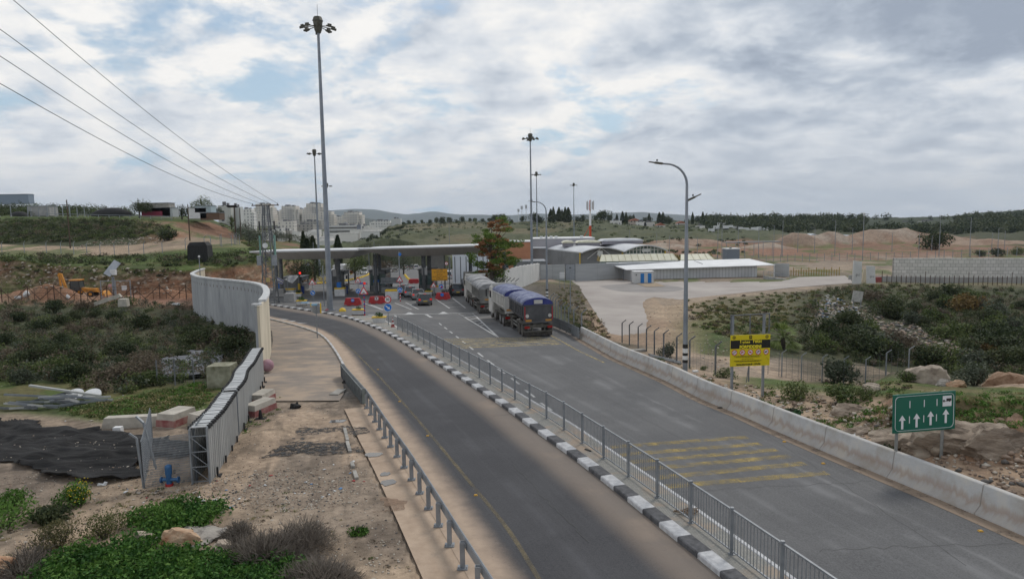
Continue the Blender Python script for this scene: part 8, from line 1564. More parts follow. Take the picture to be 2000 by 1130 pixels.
def tree(label,p,H,w,m,seed,n=2600,leaf=.28,group=None,name='tree',trunk=.3,cat='tree',lobes=9,crown0=.32,sq=1.0):
 r=thing(name,label,cat,tuple(p),0,group);tb_=MB();rgt=random.Random(seed);tb_.tube([(0,0,-.4),(.1,0,H*crown0),(-.05,.1,H*.6),(0,0,H*.85)],[trunk,trunk*.75,trunk*.45,trunk*.12],8)
 for i in range(7):a=rgt.uniform(0,6.28);z0=H*rgt.uniform(crown0*.8,.6);q=w*.42*rgt.uniform(.6,1);tb_.tube([(0,0,z0),(math.cos(a)*q*.5,math.sin(a)*q*.5,z0+H*.12),(math.cos(a)*q,math.sin(a)*q,z0+H*rgt.uniform(.15,.3))],[trunk*.4,trunk*.25,trunk*.07],5)
 tb_.build('trunk',bark,r);leaves_obj('crown',n,(w*.62,w*.62,H*(1-crown0)/1.25/sq*.9),leaf,m,r,seed,lobes,sq,(0,0,H*crown0*.85));return r
rl_tree=thing('rusty_tree','tall airy tree with green and rust coloured leaves beside the truck queue','tree',(U(958,97),97,zp(97)+.1));tb_=MB();rgt=random.Random(4);Ht=11.2
tb_.tube([(0,0,-.3),(.05,0,2.2),(.35,.1,4.2),(.15,0,6.5),(.3,.1,9.8)],[.34,.28,.2,.13,.03],8);tips=[]
for i in range(34):
 a=rgt.uniform(0,6.28);z0=rgt.uniform(2.0,8.0);q=rgt.uniform(1.2,3.6)*(1-max(0,z0-5)/7);e_=Vector((.3+math.cos(a)*q,math.sin(a)*q,z0+rgt.uniform(.6,2.6)));tb_.tube([(.2,0,z0),(.2+math.cos(a)*q*.5,math.sin(a)*q*.5,z0+rgt.uniform(.3,1)),e_],[.11,.06,.02],5);tips.append(e_)
 for _ in range(2):f_=e_+Vector((rgt.uniform(-.9,.9),rgt.uniform(-.9,.9),rgt.uniform(-.5,.8)));tb_.tube([e_,f_],[.02,.01],4);tips.append(f_)
tips+=[Vector((.3,.1,10.3)),Vector((.1,0,9.9)),Vector((.9,0,9.4)),Vector((-.6,0,9.2))]
tb_.build('trunk',bark,rl_tree)
L_tg=leafmat('tree_green',(.045,.095,.015),(.10,.17,.03),(.17,.24,.05));L_tr=leafmat('tree_rust',(.17,.075,.03),(.32,.15,.065),(.42,.23,.11))
for nm,mm,sel,sc_,sd in(('green_leaves',L_tg,0,.82,2),('rusty_leaves',L_tr,1,.60,3)):
 V_=[];
 for i,t in enumerate(tips):
  inner=(t.x-.3)**2+t.y**2<3.2
  if(sel==1)!=((inner and i%5!=0)or i%7==3):continue
  v,f=leafy(230,(sc_*1.45,sc_*1.45,sc_*.95),.21,sd*100+i,4,.8);V_.append(v+np.array(t)-np.array([0,0,.2]))
 V_=np.concatenate(V_);np_mesh(nm,V_,np.arange(len(V_)).reshape(-1,4),mm,rl_tree)
tree('dark leafy bush-like tree at the foot of the rusty tree',Vector((U(966,101),101,zp(101))),5.2,4.6,L_tg,8,2200,.22,crown0=.1)
tree('dark green tree under the left canopy, behind the flags',Vector((U(587,150),150,tz(U(587,150),150))),6.5,7.0,L_dark,12,2400,.3,crown0=.1)
tree('round green tree beyond the gap between the canopies',Vector((U(691,165),165,zp(165))),7.0,6.5,L_mid,13,2200,.32,crown0=.2)
tree('small bushy tree beyond the middle booth',Vector((U(748,190),190,zp(190))),6.0,6.5,L_brown,14,1500,.35,crown0=.2)
tree('tree beyond the lanes between the canopy columns',Vector((U(787,205),205,zp(205))),7.5,7,L_olive,15,1500,.35,crown0=.2)
tree('dark tree against the rock bank right of the left columns',Vector((U(612,160),160,tz(U(612,160),160))),7,5.5,L_dark,16,1800,.3,crown0=.1)
tree('yellow flowering bush beyond the left lanes',Vector((U(628,135),135,zp(135))),2.4,2.6,leafmat('yellow_flowers',(.30,.22,.01),(.50,.38,.02)),17,500,.16,crown0=.15,trunk=.1)
tree('broad tree on the left skyline beside the frame roofed shed',A(276,212,at(276,423,212).z),6.4,7.5,L_dark,18,1500,.4,crown0=.2)
tree('tall dense tree on the left skyline above the red cutting',A(398,240,at(398,424,240).z),9.0,8.2,L_mid,19,2000,.42,crown0=.12)
tree('round bushy tree right of the tall skyline tree',A(424,245,at(424,424,245).z),4.6,5.6,L_olive,20,1200,.4,crown0=.1)
tree('dark tree between the small white shed and the tall skyline tree',A(358,225,at(358,428,225).z),5.4,5.8,L_dark,23,1200,.4,crown0=.1)
tree('spindly green tree in front of the plain white gable',A(454,236,at(454,447,236).z),5.4,2.6,L_mid,24,800,.35,crown0=.1)
for i,(x,Yk_,H,w,mm)in enumerate([(487,200,6,7,L_olive),(507,205,5,7,L_dark),(540,240,5,8,L_olive),(566,250,5,9,L_dark),(470,225,4,6,L_olive),(482,270,8,8,L_dark),(600,262,5,8,L_olive)]):tree(['olive tree left of the lattice tower','dark olive tree right behind the lattice tower','olive tree on the slope above the canopy','dark low tree above the reddish bank','small grey green tree by the fence bend','dark tree below the white gable','grey green tree left of the cypresses'][i],TT(x,Yk_),H,w,mm,40+i,1100,.38,crown0=.1)
def conifer(label,p,H,w,group=None,seed=3,m=None):
 r=thing('cypress',label,'tree',tuple(p),0,group);MB().cyl((0,0,-.5),(0,0,H*.8),.16,.05,6).build('trunk',bark,r);rg_=np.random.RandomState(seed);n=1300;t=rg_.uniform(0,1,n);a=rg_.uniform(0,6.28,n);rr_=w/2*np.sin(np.pi*np.clip(t*.93+.07,0,1))**.6*(1.1-t*.7)*rg_.uniform(.5,1.1,n)
 c=np.stack([rr_*np.cos(a),rr_*np.sin(a),t*H],-1);u_=rg_.normal(size=(n,3));u_[:,2]=np.abs(u_[:,2])+.8;u_/=np.linalg.norm(u_,axis=1)[:,None];b_=np.cross(u_,rg_.normal(size=(n,3)));b_/=np.linalg.norm(b_,axis=1)[:,None];L2=H*.045;v=np.stack([c-u_*L2,c+b_*L2*.5,c+u_*L2,c-b_*L2*.5],1).reshape(-1,3);np_mesh('crown',v,np.arange(n*4).reshape(-1,4),m or L_dark,r);return r
cy=conifer('tall dark cypress, left of the trio behind the left canopy',A(593,190,-4.5),10.5,2.6);
for x,H,lb in((600,8.5,'shorter cypress between the pair behind the left canopy'),(611,9.2,'broad dark cypress just left of the second mast'),(660,9.0,'slim cypress right of the tall mast')):dup(cy,A(x,190 if x<650 else 210,-4.5),label=lb,scale=(1.3,1.3,H/10.5))
rt0=tree('round dark tree on the far hill crest',TT(868,640),9,10,L_dark,30,900,.9,group='trees along the far hill crest',crown0=.1);rc0=conifer('slim cypress on the far hill crest',TT(1100,690),12,4.5,'trees along the far hill crest')
for(x,H,k)in[(842,6,0),(855,8,0),(880,9,0),(893,6,0),(905,8,0),(920,5,0),(930,6,0),(945,5,0),(958,6,0),(972,11,0),(982,13,0),(988,9,0),(1000,6,0),(1024,8,0),(1045,14,0),(1056,10,0),(1078,13,1),(1083,14,1),(1090,12,0),(1094,13,1),(1106,15,1),(1112,15,1),(1128,8,0),(1142,11,0),(1165,8,0),(1175,10,0),(1183,14,0),(1192,9,0),(1207,8,1),(1218,11,1),(1225,12,1),(1234,10,0),(1240,9,1),(1290,12,1),(1297,11,1),(1303,13,0),(1312,9,0),(1265,10,0),(1270,9,1),(1345,8,0),(1355,11,1),(1366,10,0),(1375,12,1),(1382,9,0),(790,5,0),(800,6,0),(812,5,0),(826,5,0)]:
 Yk_=660+rg.uniform(-25,35);dup(rc0 if k else rt0,TT(x,Yk_),rg.uniform(0,6),scale=(rg.uniform(.8,1.3)*H/11,)*2+(H/9.5 if not k else H/12,))
for i in range(24):t=i/23;x,Yk_=701+(790-701)*t,340+220*t;dup(rt0,TT(x,Yk_),rg.uniform(0,6),label='small tree of the row lining the road up from the town',group='row of small trees up the road from the town',scale=(.28,.28,.42))
pw=[]
for _ in range(1700):
 x,Yk_=rg.uniform(1375,2060),rg.uniform(520,860);p=TT(x,Yk_)
 if x<1640 and Yk_<600 and rg.random()<.7:continue
 if 1695<x<1870 and 760<Yk_<800:continue
 if 1695<x<1872 and Yk_>600 and rg.random()<.93:continue
 pw.append(p)
clumps('pine_wood',pw,[leafmat('pine_needles',(.010,.020,.010),(.028,.042,.020),(.045,.062,.03)),L_dark],lambda p:random.uniform(3.4,6.2),46,2.2,81,'dark pine wood covering the ridge on the right','wood',sq=1.25)
for(x,Yk_,s)in[(rg.uniform(1500,2050),rg.uniform(300,430),1)for _ in range(0)]:pass
pp=TT(1537,66);pm_=thing('palm_tree','small fan palm standing right of the yellow board','palm',tuple(pp));MB().tube([(0,0,-.3),(.05,0,.6),(0,0,1.15)],[.26,.22,.2],9).build('trunk',bark,pm_);fv,ff=[],[];rgt=random.Random(9)
for i in range(38):
 a=rgt.uniform(0,6.28);el=rgt.uniform(-.5,1.35);L3=rgt.uniform(1.5,2.1);d=Vector((math.cos(a)*math.cos(el),math.sin(a)*math.cos(el),math.sin(el)));s_=Vector((-math.sin(a),math.cos(a),0));up_=d.cross(s_)
 c0=Vector((0,0,1.15));c1_=c0+d*L3*.5;
 for j in range(-5,6):t=j*.16;e_=c1_+(d*math.cos(t)+s_*math.sin(t))*L3*.62-Vector((0,0,.28+abs(j)*.03));w2=up_.cross(e_-c1_).normalized()*.05;n0=len(fv);m1=c1_.lerp(e_,.5)+Vector((0,0,.08));fv+=[c1_,m1+w2,e_,m1-w2];ff.append((n0,n0+1,n0+2,n0+3))
 w2=s_*.02;n0=len(fv);fv+=[c0-w2,c0+w2,c1_+w2,c1_-w2];ff.append((n0,n0+1,n0+2,n0+3))
np_mesh('fronds',[tuple(v)for v in fv],ff,leafmat('palm_green',(.09,.13,.035),(.17,.22,.06),(.28,.33,.12)),pm_)
def fg_bush(label,px,py,k,s,sz=1.0):return shrub(k,T(px,py),s,label,None,sz)
def weed(label,px,py,s,m=L_bright,n=2400,leaf=.085,sq=.7,seed=1,shp=(1,1,.8),name='weed_clump'):
 p=T(px,py);r=thing(name,label,'plant',tuple(p));leaves_obj('foliage',n,tuple(a*s for a in shp),leaf,m,r,seed,8,sq,(0,0,-.05));stems(MB(),8,s*.5,s*.6,seed).build('stems',bark,r);return r
weed('tall green leafy weed at the left edge of the dirt lot',8,1030,1.0,seed=3,sq=1.1,n=1800);weed('second green leafy weed at the left edge, behind the tall one',22,995,.75,seed=4,sq=1.0,n=1200)
o=weed('leafy green weed with yellow flowers, right of the dark leaved one',155,985,.72,seed=5,sq=1.1,n=1600);p_=o;v,f=leafy(130,(.55,.5,.7),.055,6,5,1.1);np_mesh('flowers',v+np.array([.15,-.1,.12]),f,leafmat('flower_yellow',(.55,.38,.01),(.75,.55,.03)),o)
weed('broad dark leaved weed between the left edge and the yellow flowers',100,1012,.8,L_dark,seed=7,n=1400,leaf=.11);weed('thin brownish shrub on the sandy bank, left foreground',115,1068,.95,leafmat('thin_shrub',(.06,.06,.025),(.13,.12,.05),(.19,.17,.08)),seed=8,n=2600,leaf=.06,sq=.9)
weed('thin green brown shrub right of the sandy bank',205,1050,.85,leafmat('thin_shrub2',(.05,.065,.02),(.11,.12,.04)),seed=9,n=1900,leaf=.06,sq=.9)
weed('bright green weed patch before the flat grey stone',300,1025,.95,seed=10,n=2400,sq=.7,shp=(1.3,1,.75));weed('low green weed behind the flat grey stone, right',335,992,.6,seed=12,n=1200,sq=.6)
weed('small isolated green weed on the dirt lot near the guard rail',699,1042,.42,seed=13,n=700,sq=.5)
weed('dark cabbage-like weed on the verge below the yellow board',1545,806,.62,leafmat('cabbage_weed',(.02,.06,.02),(.05,.11,.045)),seed=14,n=900,leaf=.13,sq=.5,shp=(1.2,1,.6));weed('dark green weed at the foot of the green sign',1742,880,.62,L_dark,seed=15,n=900,sq=.8)
dryb=leafmat('dead_twigs',(.07,.06,.05),(.14,.12,.10),(.22,.19,.16))
def twig_bush(label,px,py,s,n,seed):
 p=T(px,py);r=thing('dead_bush',label,'shrub',tuple(p));rg_=np.random.RandomState(seed);cc=rg_.normal(size=(7,3))*np.array([.42,.36,.16])*s;ci=rg_.randint(0,7,n);d=rg_.normal(size=(n,3));d[:,2]=np.abs(d[:,2])*.8+.05;d/=np.linalg.norm(d,axis=1)[:,None];r0=rg_.uniform(.2,.8,(n,1));L2=rg_.uniform(.14,.34,(n,1))*s;c=cc[ci]*[1,1,1]+d*r0*s*np.array([.78,.78,.62]);c[:,2]=np.abs(c[:,2]);e_=d+rg_.normal(size=(n,3))*.55+np.array([0,0,.35]);e_/=np.linalg.norm(e_,axis=1)[:,None];b_=np.cross(e_,rg_.normal(size=(n,3)));b_/=np.linalg.norm(b_,axis=1)[:,None];w_=.005+.003*rg_.uniform(0,1,(n,1));v=np.stack([c-b_*w_,c+b_*w_,c+e_*L2+b_*w_*.5,c+e_*L2-b_*w_*.5],1).reshape(-1,3);np_mesh('twigs',v,np.arange(n*4).reshape(-1,4),dryb,r);stems(MB(),14,s*.6,s*.7,seed).build('stems',bark,r)
twig_bush('large dead brown bush in the foreground, left of the guard rail',545,1080,1.05,9000,3);twig_bush('dead grey bush at the bottom edge, right of the large brown one',630,1150,1.0,7000,4);twig_bush('small dead bush between the green weeds and the large brown bush',470,1055,.55,2600,5);twig_bush('thin dead bush in the bottom left corner',40,1120,.8,1500,6)
L_weed=leafmat('lush_weed',(.018,.06,.010),(.04,.115,.018),(.08,.18,.035))
pts=[p for p,x,y in scatter([(80,1105),(170,1075),(300,1062),(420,1090),(560,1110),(640,1150),(680,1200),(60,1200),(70,1130)],360,rg,near=8)]+[p for p,x,y in scatter([(255,1040),(290,1000),(400,985),(460,1000),(400,1030),(300,1050)],45,rg,near=8)]
clumps('weeds',pts,[L_weed,L_weed,L_bright],lambda p:random.uniform(.35,.75),120,.115,91,'thick bright green weeds along the bottom left edge','weeds',sq=.6)
pts=[p for p,x,y in scatter([(0,960),(300,950),(560,960),(700,1000),(800,1110),(700,1120),(400,1000),(150,1000),(0,1110)],90,rg,near=8)]+[p for p,x,y in scatter([(225,965),(400,950),(430,940),(380,975),(230,985)],36,rg,near=8)]
clumps('sparse_weeds',pts,[L_mid,L_yel,L_brown],lambda p:random.uniform(.06,.2),45,.05,92,'sparse small weeds on the stony dirt','weeds',sq=.4)
pts=[p for p,x,y in scatter([(495,800),(545,775),(552,790),(512,840),(470,850)],14,rg,near=8)]
clumps('weeds',pts,[L_mid,L_bright],lambda p:random.uniform(.15,.35),60,.07,93,'green weeds around the red and white blocks beside the slatted screen','weeds',sq=.7)
o=weed('small round weed growing on the median beside the railing',817,669,.38,L_mid,seed=18,n=500,leaf=.08)
# ------------------------------------------------------------------ rocks, blocks, rubbish
rock_m=mat('limestone_rock',(.24,.19,.15),(.46,.39,.31),scale=1.3,coord='POS',bump=.8,bscale=5,c3=(.35,.29,.23),rough=.95,detail=9);rock_o=mat('orange_rock',(.33,.17,.09),(.50,.37,.25),scale=2.5,coord='POS',bump=.8,bscale=8,rough=.95);rock_g=mat('grey_stone',(.22,.20,.18),(.35,.32,.28),scale=2,coord='POS',bump=.7,bscale=9,rough=.95)
def boulder(label,p,s,m=None,seed=1,name='boulder',cat='rock',rz=0,group=None):
 bm=bmesh.new();bmesh.ops.create_icosphere(bm,subdivisions=4,radius=1);rg_=random.Random(seed);cuts=[(Vector((rg_.gauss(0,1),rg_.gauss(0,1),rg_.gauss(0,.8))).normalized(),rg_.uniform(.62,.9))for _ in range(11)]
 for v in bm.verts:
  for n_,d_ in cuts:
   t=v.co.dot(n_)-d_
   if t>0:v.co-=n_*t*.95
  q=v.co*2.2;v.co+=v.co.normalized()*((float(fbm(q.x+seed,q.y+q.z,4,seed))-.5)*.30+abs(float(fbm(q.x*2.1+seed,q.y*2.1+q.z,3,seed+5))-.5)*.22);v.co=Vector((v.co.x*s[0],v.co.y*s[1],v.co.z*s[2]))
 k=Vector((.3,.2,.93)).normalized()
 for v in bm.verts:t=v.co.dot(k)*7;v.co+=k*((round(t)-t)*.55/7)+v.co.normalized()*(float(fbm(v.co.x*5+seed,v.co.y*5+v.co.z*5,3,seed))-.5)*.12*min(s)
 me=bpy.data.meshes.new(name);bm.to_mesh(me);bm.free();me.materials.append(m or rock_m);me.polygons.foreach_set('use_smooth',[True]*len(me.polygons));o=bpy.data.objects.new(name,me);COL.objects.link(o);o.location=p;o.rotation_euler=(0,0,rz);tag(o,label,cat,group)
 try:me.set_sharp_from_angle(angle=R(30))
 except Exception:pass
 return o
def tp(px,py,dz=0):p=T(px,py);return p+Vector((0,0,dz))
boulder('biggest pale boulder, on the grass behind the green sign',TT(1826,36.5)+Vector((0,0,.30)),(1.2,.8,.78),None,3);boulder('pale rounded stone left of the green sign',TT(1718,32.5)+Vector((0,0,.12)),(.5,.42,.32),None,5)
boulder('white and pink stone right of the biggest boulder',TT(1888,34.5)+Vector((0,0,.1)),(.55,.4,.26),rock_o,6);boulder('low brown stone between the biggest boulder and the white one',TT(1862,35)+Vector((0,0,.1)),(.42,.4,.3),rock_g,7)
boulder('brown earth mound with stones at the right edge',TT(2010,37)+Vector((0,0,.2)),(1.7,1.2,1.0),mat('brown_earth',(.17,.095,.055),(.30,.20,.13),scale=2.5,coord='POS',bump=.9,bscale=7,rough=1),8,'earth_mound','mound')
for i,(px,Yk_,s,lb)in enumerate([(1690,29.5,(1.0,.8,.5),'rounded rock ledge left of the green sign post'),(1800,24.5,(1.5,.8,.55),'broad striped rock ledge right behind the green sign posts'),(1905,23.2,(1.4,.9,.8),'dark rock mass right of the green sign'),(1970,22.2,(1.2,.8,.8),'rough rock mass at the right edge above the barrier'),(1835,23.3,(.9,.6,.5),'rock lump low between the green sign posts'),(1700,26.8,(.9,.6,.35),'flat rock just above the barrier, left of the sign')]):
 boulder(lb,TT(px,Yk_)+Vector((0,0,-.15)),tuple(a*1.1 for a in s),None if False else mat('ledge_rock',(.12,.09,.065),(.36,.30,.235),scale=1.8,coord='POS',bump=1.6,bscale=5,c3=(.23,.18,.135),rough=.95,stretch=(.6,.6,2.2)),20+i)
boulder('small white block standing on top of the concrete barrier',tp(1666,856,.0),(.16,.14,.2),white_p,9,'white_stone','stone')
boulder('flat grey stone slab in the left foreground',tp(370,1048,.02),(1.1,.7,.14),rock_g,11);boulder('orange boulder lying on the flat grey slab',tp(352,1062,.12),(.62,.34,.32),rock_o,12);boulder('long pale stone at the left end of the flat slab',tp(278,1056,.08),(.36,.26,.17),rock_m,13);boulder('pale stone at the foot of the dead bush',tp(434,1074,.1),(.27,.3,.17),rock_m,14);boulder('orange stone cut by the left edge near the bottom',tp(6,1118,.1),(.35,.3,.3),rock_o,15)
boulder('white stone on the dirt beside the black netting',tp(200,947,.03),(.17,.1,.07),white_p,16,'stone','stone')
def cblock(label,px,py,d,rz,m=conc_w,tilt=0.0,red=False,cham=.9,name='concrete_block',dz=0,p=None):
 p=p or tp(px,py);r=thing(name,label,'concrete block',tuple(p+Vector((0,0,dz))));r.rotation_euler=(tilt,0,rz);MB().box((0,0,d[2]/2),d,taper=cham).build('block',m,r)
 if red:MB().box((0,0,d[2]*.30),(d[0]*1.008,d[1]*1.008,d[2]*.5),taper=.96).build('faded_red_band',mat('faded_block_red',(.22,.05,.05),(.34,.20,.17),scale=3,coord='POS'),r)
 return r
cb_m=mat('block_concrete',(.36,.33,.28),(.52,.48,.41),scale=2,coord='POS',bump=.3,bscale=12)
cblock('long concrete beam lying on the grass edge behind the mesh fence',268,832,(2.9,.5,.5),.12,cb_m,name='concrete_beam');cblock('concrete block with faded red paint behind the mesh fence',346,826,(1.0,1.5,.62),-.25,cb_m,red=True);cblock('concrete block partly hidden behind the slatted screen',408,826,(1.2,1.4,.55),-.55,cb_m)
cblock('upper red and cream concrete block beside the slatted screen',0,0,(.75,1.5,.55),-.12,cb_m,red=True,p=W(513,785));cblock('lower red and cream concrete block beside the slatted screen',0,0,(.72,1.75,.58),-.28,cb_m,red=True,p=W(508,806))
cblock('hollow cube shaped concrete block on the grass before the grey tarpaulin',0,0,(1.35,1.3,1.25),.05,mat('mossy_concrete',(.13,.125,.07),(.38,.37,.28),scale=1.2,coord='POS',bump=.3),cham=.97,p=tp(436,752));
hc=bpy.data.objects[-1]if False else None
cblock('white lump of concrete at the foot of the long beam',231,845,(.36,.3,.28),.1,white_p)
cblock('fallen concrete beam tilting on the gully edge',0,0,(3.6,.6,.5),.35,cb_m,name='concrete_beam',p=tp(213,604,1.1));bpy.context.view_layer.update()
cblock('short concrete block beside the fallen beam on the gully edge',0,0,(1.1,1.2,1.0),.2,cb_m,p=tp(243,608,.7))
for o in COL.objects:
 if o.get('label')=='fallen concrete beam tilting on the gully edge':o.rotation_euler=(0,-.32,.2)
for x,y,s,lb in((36,583,(.6,.4,.25),'white broken slab at the far left of the gully edge'),(52,577,(.6,.5,.5),'grey foam-like lump beside the white broken slab'),(344,597,(.6,.4,.2),'white scrap on the gully slope near the wall'),(133,582,(.3,.3,.4),'small white scrap on the gully edge')):boulder(lb,tp(x,y,.2),s,white_p if 'white' in lb else rock_g,x,'broken_slab','slab')
gt_=[tp(x,y)for x,y in((308,712),(345,688),(440,690),(438,730),(380,742),(315,745))]
SPc=tp(115,792);rs=random.Random(8);
for k in range(22):
 L_=rs.uniform(1.2,3.4);a=rs.gauss(.18,.35);x=SPc.x+rs.uniform(-1.9,1.7);y=SPc.y+rs.uniform(-.8,1.1);z=SPc.z+.05+.25*rs.random();tlt=rs.uniform(-.10,.16);o=thing('metal_profile','grey metal profile lying in the scrap pile on the grass','scrap metal',(x,y,z),0,'metal profiles in the scrap pile');o.rotation_euler=(0,tlt,a)
 b=MB();b.box((0,0,0),(L_,.11,.015));b.box((0,.05,.04),(L_,.012,.08));b.box((0,-.05,.04),(L_,.012,.08));b.build('profile',[steel,steel_d,mat('pale_profile',(.36,.37,.36),(.46,.46,.44))][k%3],o)
o=thing('metal_profile','longest pale metal bar slanting up over the scrap pile','scrap metal',tuple(tp(128,778,.45)));o.rotation_euler=(0,.12,-.12);MB().box((0,0,0),(4.2,.13,.1)).build('profile',mat('pale_profile',(.36,.37,.36)),o)
for px,lb in((147,'left white disc leaning on the scrap pile'),(181,'right white disc lying at the end of the scrap pile')):q=tp(px,776,.14);o=thing('white_disc',lb,'disc',tuple(q));o.rotation_euler=(.5,0,.2);MB().cyl((0,0,0),(0,0,.09),.44,n=24).build('disc',white_p,o)
nm_=mat('black_shade_net',(.006,.006,.007),(.040,.038,.036),scale=2.0,coord='POS',bump=1.0,bscale=16,rough=.95,stretch=(.35,4.5,1))
poly=[tp(x,y)for x,y in((-60,822),(20,826),(60,822),(92,826),(88,836),(130,838),(200,846),(262,852),(330,862),(378,872),(376,892),(300,898),(262,915),(278,935),(200,945),(110,940),(70,925),(20,905),(-60,900))]
xs=[p.x for p in poly];ys_=[p.y for p in poly];nxn,nyn=150,130;gx=np.linspace(min(xs),max(xs),nxn);gy=np.linspace(min(ys_),max(ys_),nyn);GX,GY=np.meshgrid(gx,gy);ins=inpoly(GX+(fbm(GX*1.3,GY*1.3,3,5)-.5)*.8,GY+(fbm(GX*1.3,GY*1.3,3,6)-.5)*.8,[(p.x,p.y)for p in poly])
hz_=np.vectorize(lambda a,b:tz(a,b))(GX,GY);fold=np.abs(np.sin((GY*2.1+GX*.35+fbm(GX*.35,GY*.35,3,8)*7)))**4*.20+np.abs(np.sin(GY*5.3+GX*.8+fbm(GX*.5,GY*.5,3,9)*9))**3*.05+fbm(GX*1.2,GY*3,3,4)*.08;Zn=hz_+.03+fold;idx=np.arange(nxn*nyn).reshape(nyn,nxn);ok=ins[:-1,:-1]&ins[1:,1:]&ins[1:,:-1]&ins[:-1,1:]
Fn=np.stack([idx[:-1,:-1],idx[:-1,1:],idx[1:,1:],idx[1:,:-1]],-1)[ok];Vn=np.stack([GX,GY,Zn],-1).reshape(-1,3);o=np_mesh('shade_netting',Vn,Fn,nm_,smooth=True);sl_=o.modifiers.new('s','SOLIDIFY');sl_.thickness=.02;tag(o,'wide black shade netting lying in folds on the dirt at the left','netting')
poly=[(p.x,p.y)for p in gt_];xs=[p[0]for p in poly];ys_=[p[1]for p in poly];gx=np.linspace(min(xs),max(xs),50);gy=np.linspace(min(ys_),max(ys_),40);GX,GY=np.meshgrid(gx,gy);ins=inpoly(GX,GY,poly);Zn=np.vectorize(lambda a,b:tz(a,b))(GX,GY)+.15+fbm(GX*.5,GY*.5,3,4)*.25;idx=np.arange(50*40).reshape(40,50);ok=ins[:-1,:-1]&ins[1:,1:]&ins[1:,:-1]&ins[:-1,1:];Fn=np.stack([idx[:-1,:-1],idx[:-1,1:],idx[1:,1:],idx[1:,:-1]],-1)[ok];o=np_mesh('grey_tarpaulin',np.stack([GX,GY,Zn],-1).reshape(-1,3),Fn,mat('grey_sheet',(.09,.095,.11),(.16,.165,.18),scale=.6,coord='POS',bump=.5,bscale=6),smooth=True);tag(o,'slate grey sheet spread over the gully bank beyond the hollow block','sheet')
far_fence('sagging wire mesh panel in front of the grey sheet',[tp(308,752),tp(345,752),tp(385,750),tp(418,748)],1.5,4,steel_d,arm=0,mcol=(.14,.145,.15),rad=.03)
mfp=[tp(281,953),tp(330,945),tp(384,938)];mf=thing('bent_mesh_fence','bent grey mesh fence with tilted angle posts around the blue standpipe','fence',tuple(mfp[0]));L0=[p-mf.location for p in mfp]
MB().bar(L0[0],L0[0]+Vector((-.12,0,1.75)),.07,.05).bar(L0[0]+Vector((-.12,0,1.75)),L0[0]+Vector((-.3,-.1,1.95)),.08,.05).build('fence_post',steel,mf)
q=tp(305,915)-mf.location;MB().bar(q,q+Vector((-.35,0,1.75)),.07,.06).bar(q+Vector((-.35,0,1.75)),q+Vector((-.6,0,2.0)),.09,.06).build('fence_post',steel,mf)
MB().bar(L0[2],L0[2]+Vector((0,0,1.9)),.09,.07).bar(L0[2]+Vector((0,0,1.85)),L0[2]+Vector((.35,.1,2.35)),.1,.06).build('fence_post',steel,mf);q2=tp(298,870)-mf.location;MB().bar(q2,q2+Vector((0,0,1.5)),.05).build('fence_post',steel,mf)
def panel(a,b,h,nv,nh,nm):
 m_=MB()
 for i in range(nv+1):p=a.lerp(b,i/nv);m_.bar(p+Vector((0,0,.02)),p+Vector((0,0,h)),.013)
 for i in range(nh+1):z=Vector((0,0,.02+(h-.02)*i/nh));m_.bar(a+z,b+z,.012)
 return m_.build(nm,steel,mf)
panel(L0[0],L0[2],1.7,44,20,'mesh_panel');panel(L0[0],q2,1.6,22,18,'mesh_panel');
bm_=mat('pipe_blue',(.02,.09,.22),(.04,.14,.30),rough=.45,scale=5);vp=tp(331,948);vr=thing('blue_standpipe','blue water standpipe with a domed air valve inside the mesh fence','valve',tuple(vp));MB().cyl((0,0,0),(0,0,.42),.09,n=12).cyl((-.25,0,.22),(.32,0,.22),.06,n=10).cyl((.3,0,.22),(.34,0,.22),.11,n=12).cyl((-.27,0,.22),(-.23,0,.22),.11,n=12).build('pipework',bm_,vr,smooth=True);MB().cyl((0,0,.42),(0,0,.68),.115,n=14).ball((0,0,.68),(.115,.115,.08),14,4,True).build('air_valve',bm_,vr,smooth=True);MB().cyl((0,0,-.02),(0,0,.08),.13,n=12).build('red_flange',mat('valve_red',(.4,.03,.03)),vr)
tyr=mat('black_scrap',(.01,.01,.01),(.03,.03,.03),scale=5,bump=.6)
boulder('crumpled black plastic scrap at the end of the footpath',W(576,797)+Vector((0,0,.08)),(.30,.22,.20),tyr,41,'black_scrap','scrap');boulder('small black scrap beside the steel barrier',W(672,748)+Vector((0,0,.05)),(.16,.12,.1),tyr,42,'black_scrap','scrap')
o=thing('sign_weight','black conical post base beside the red and cream blocks','post base',tuple(W(509,818)));MB().cyl((0,0,0),(0,0,.45),.11,.05,10).build('cone',black_p,o);MB().box((0,0,.02),(.5,.32,.05)).build('foot',black_p,o)
for i,(a,b)in enumerate((((673,838),(679,862)),((678,864),(684,884)),((687,905),(690,914)),((692,922),(697,936)))):A_,B_=W(*a),W(*b);A_.z+=.04;B_.z+=.04;o=MB().bar(A_,B_,.13,.10).build('kerb_stone',conc_w);tag(o,['first and longest','second','third, shortest','fourth and nearest'][i]+' half buried kerb stone on the dirt lot','kerb stone')
o=MB().bar(W(652,772)+Vector((0,0,.03)),W(668,762)+Vector((0,0,.05)),.5,.1).build('broken_slab',conc_w);tag(o,'broken paving slab at the corner of the footpath','slab')
pud=bpy.data.materials.new('puddle_water');pud.use_nodes=True;b_=pud.node_tree.nodes['Principled BSDF'];b_.inputs['Base Color'].default_value=(.10,.09,.08,1);b_.inputs['Roughness'].default_value=.04;b_.inputs['Specular IOR Level'].default_value=.9
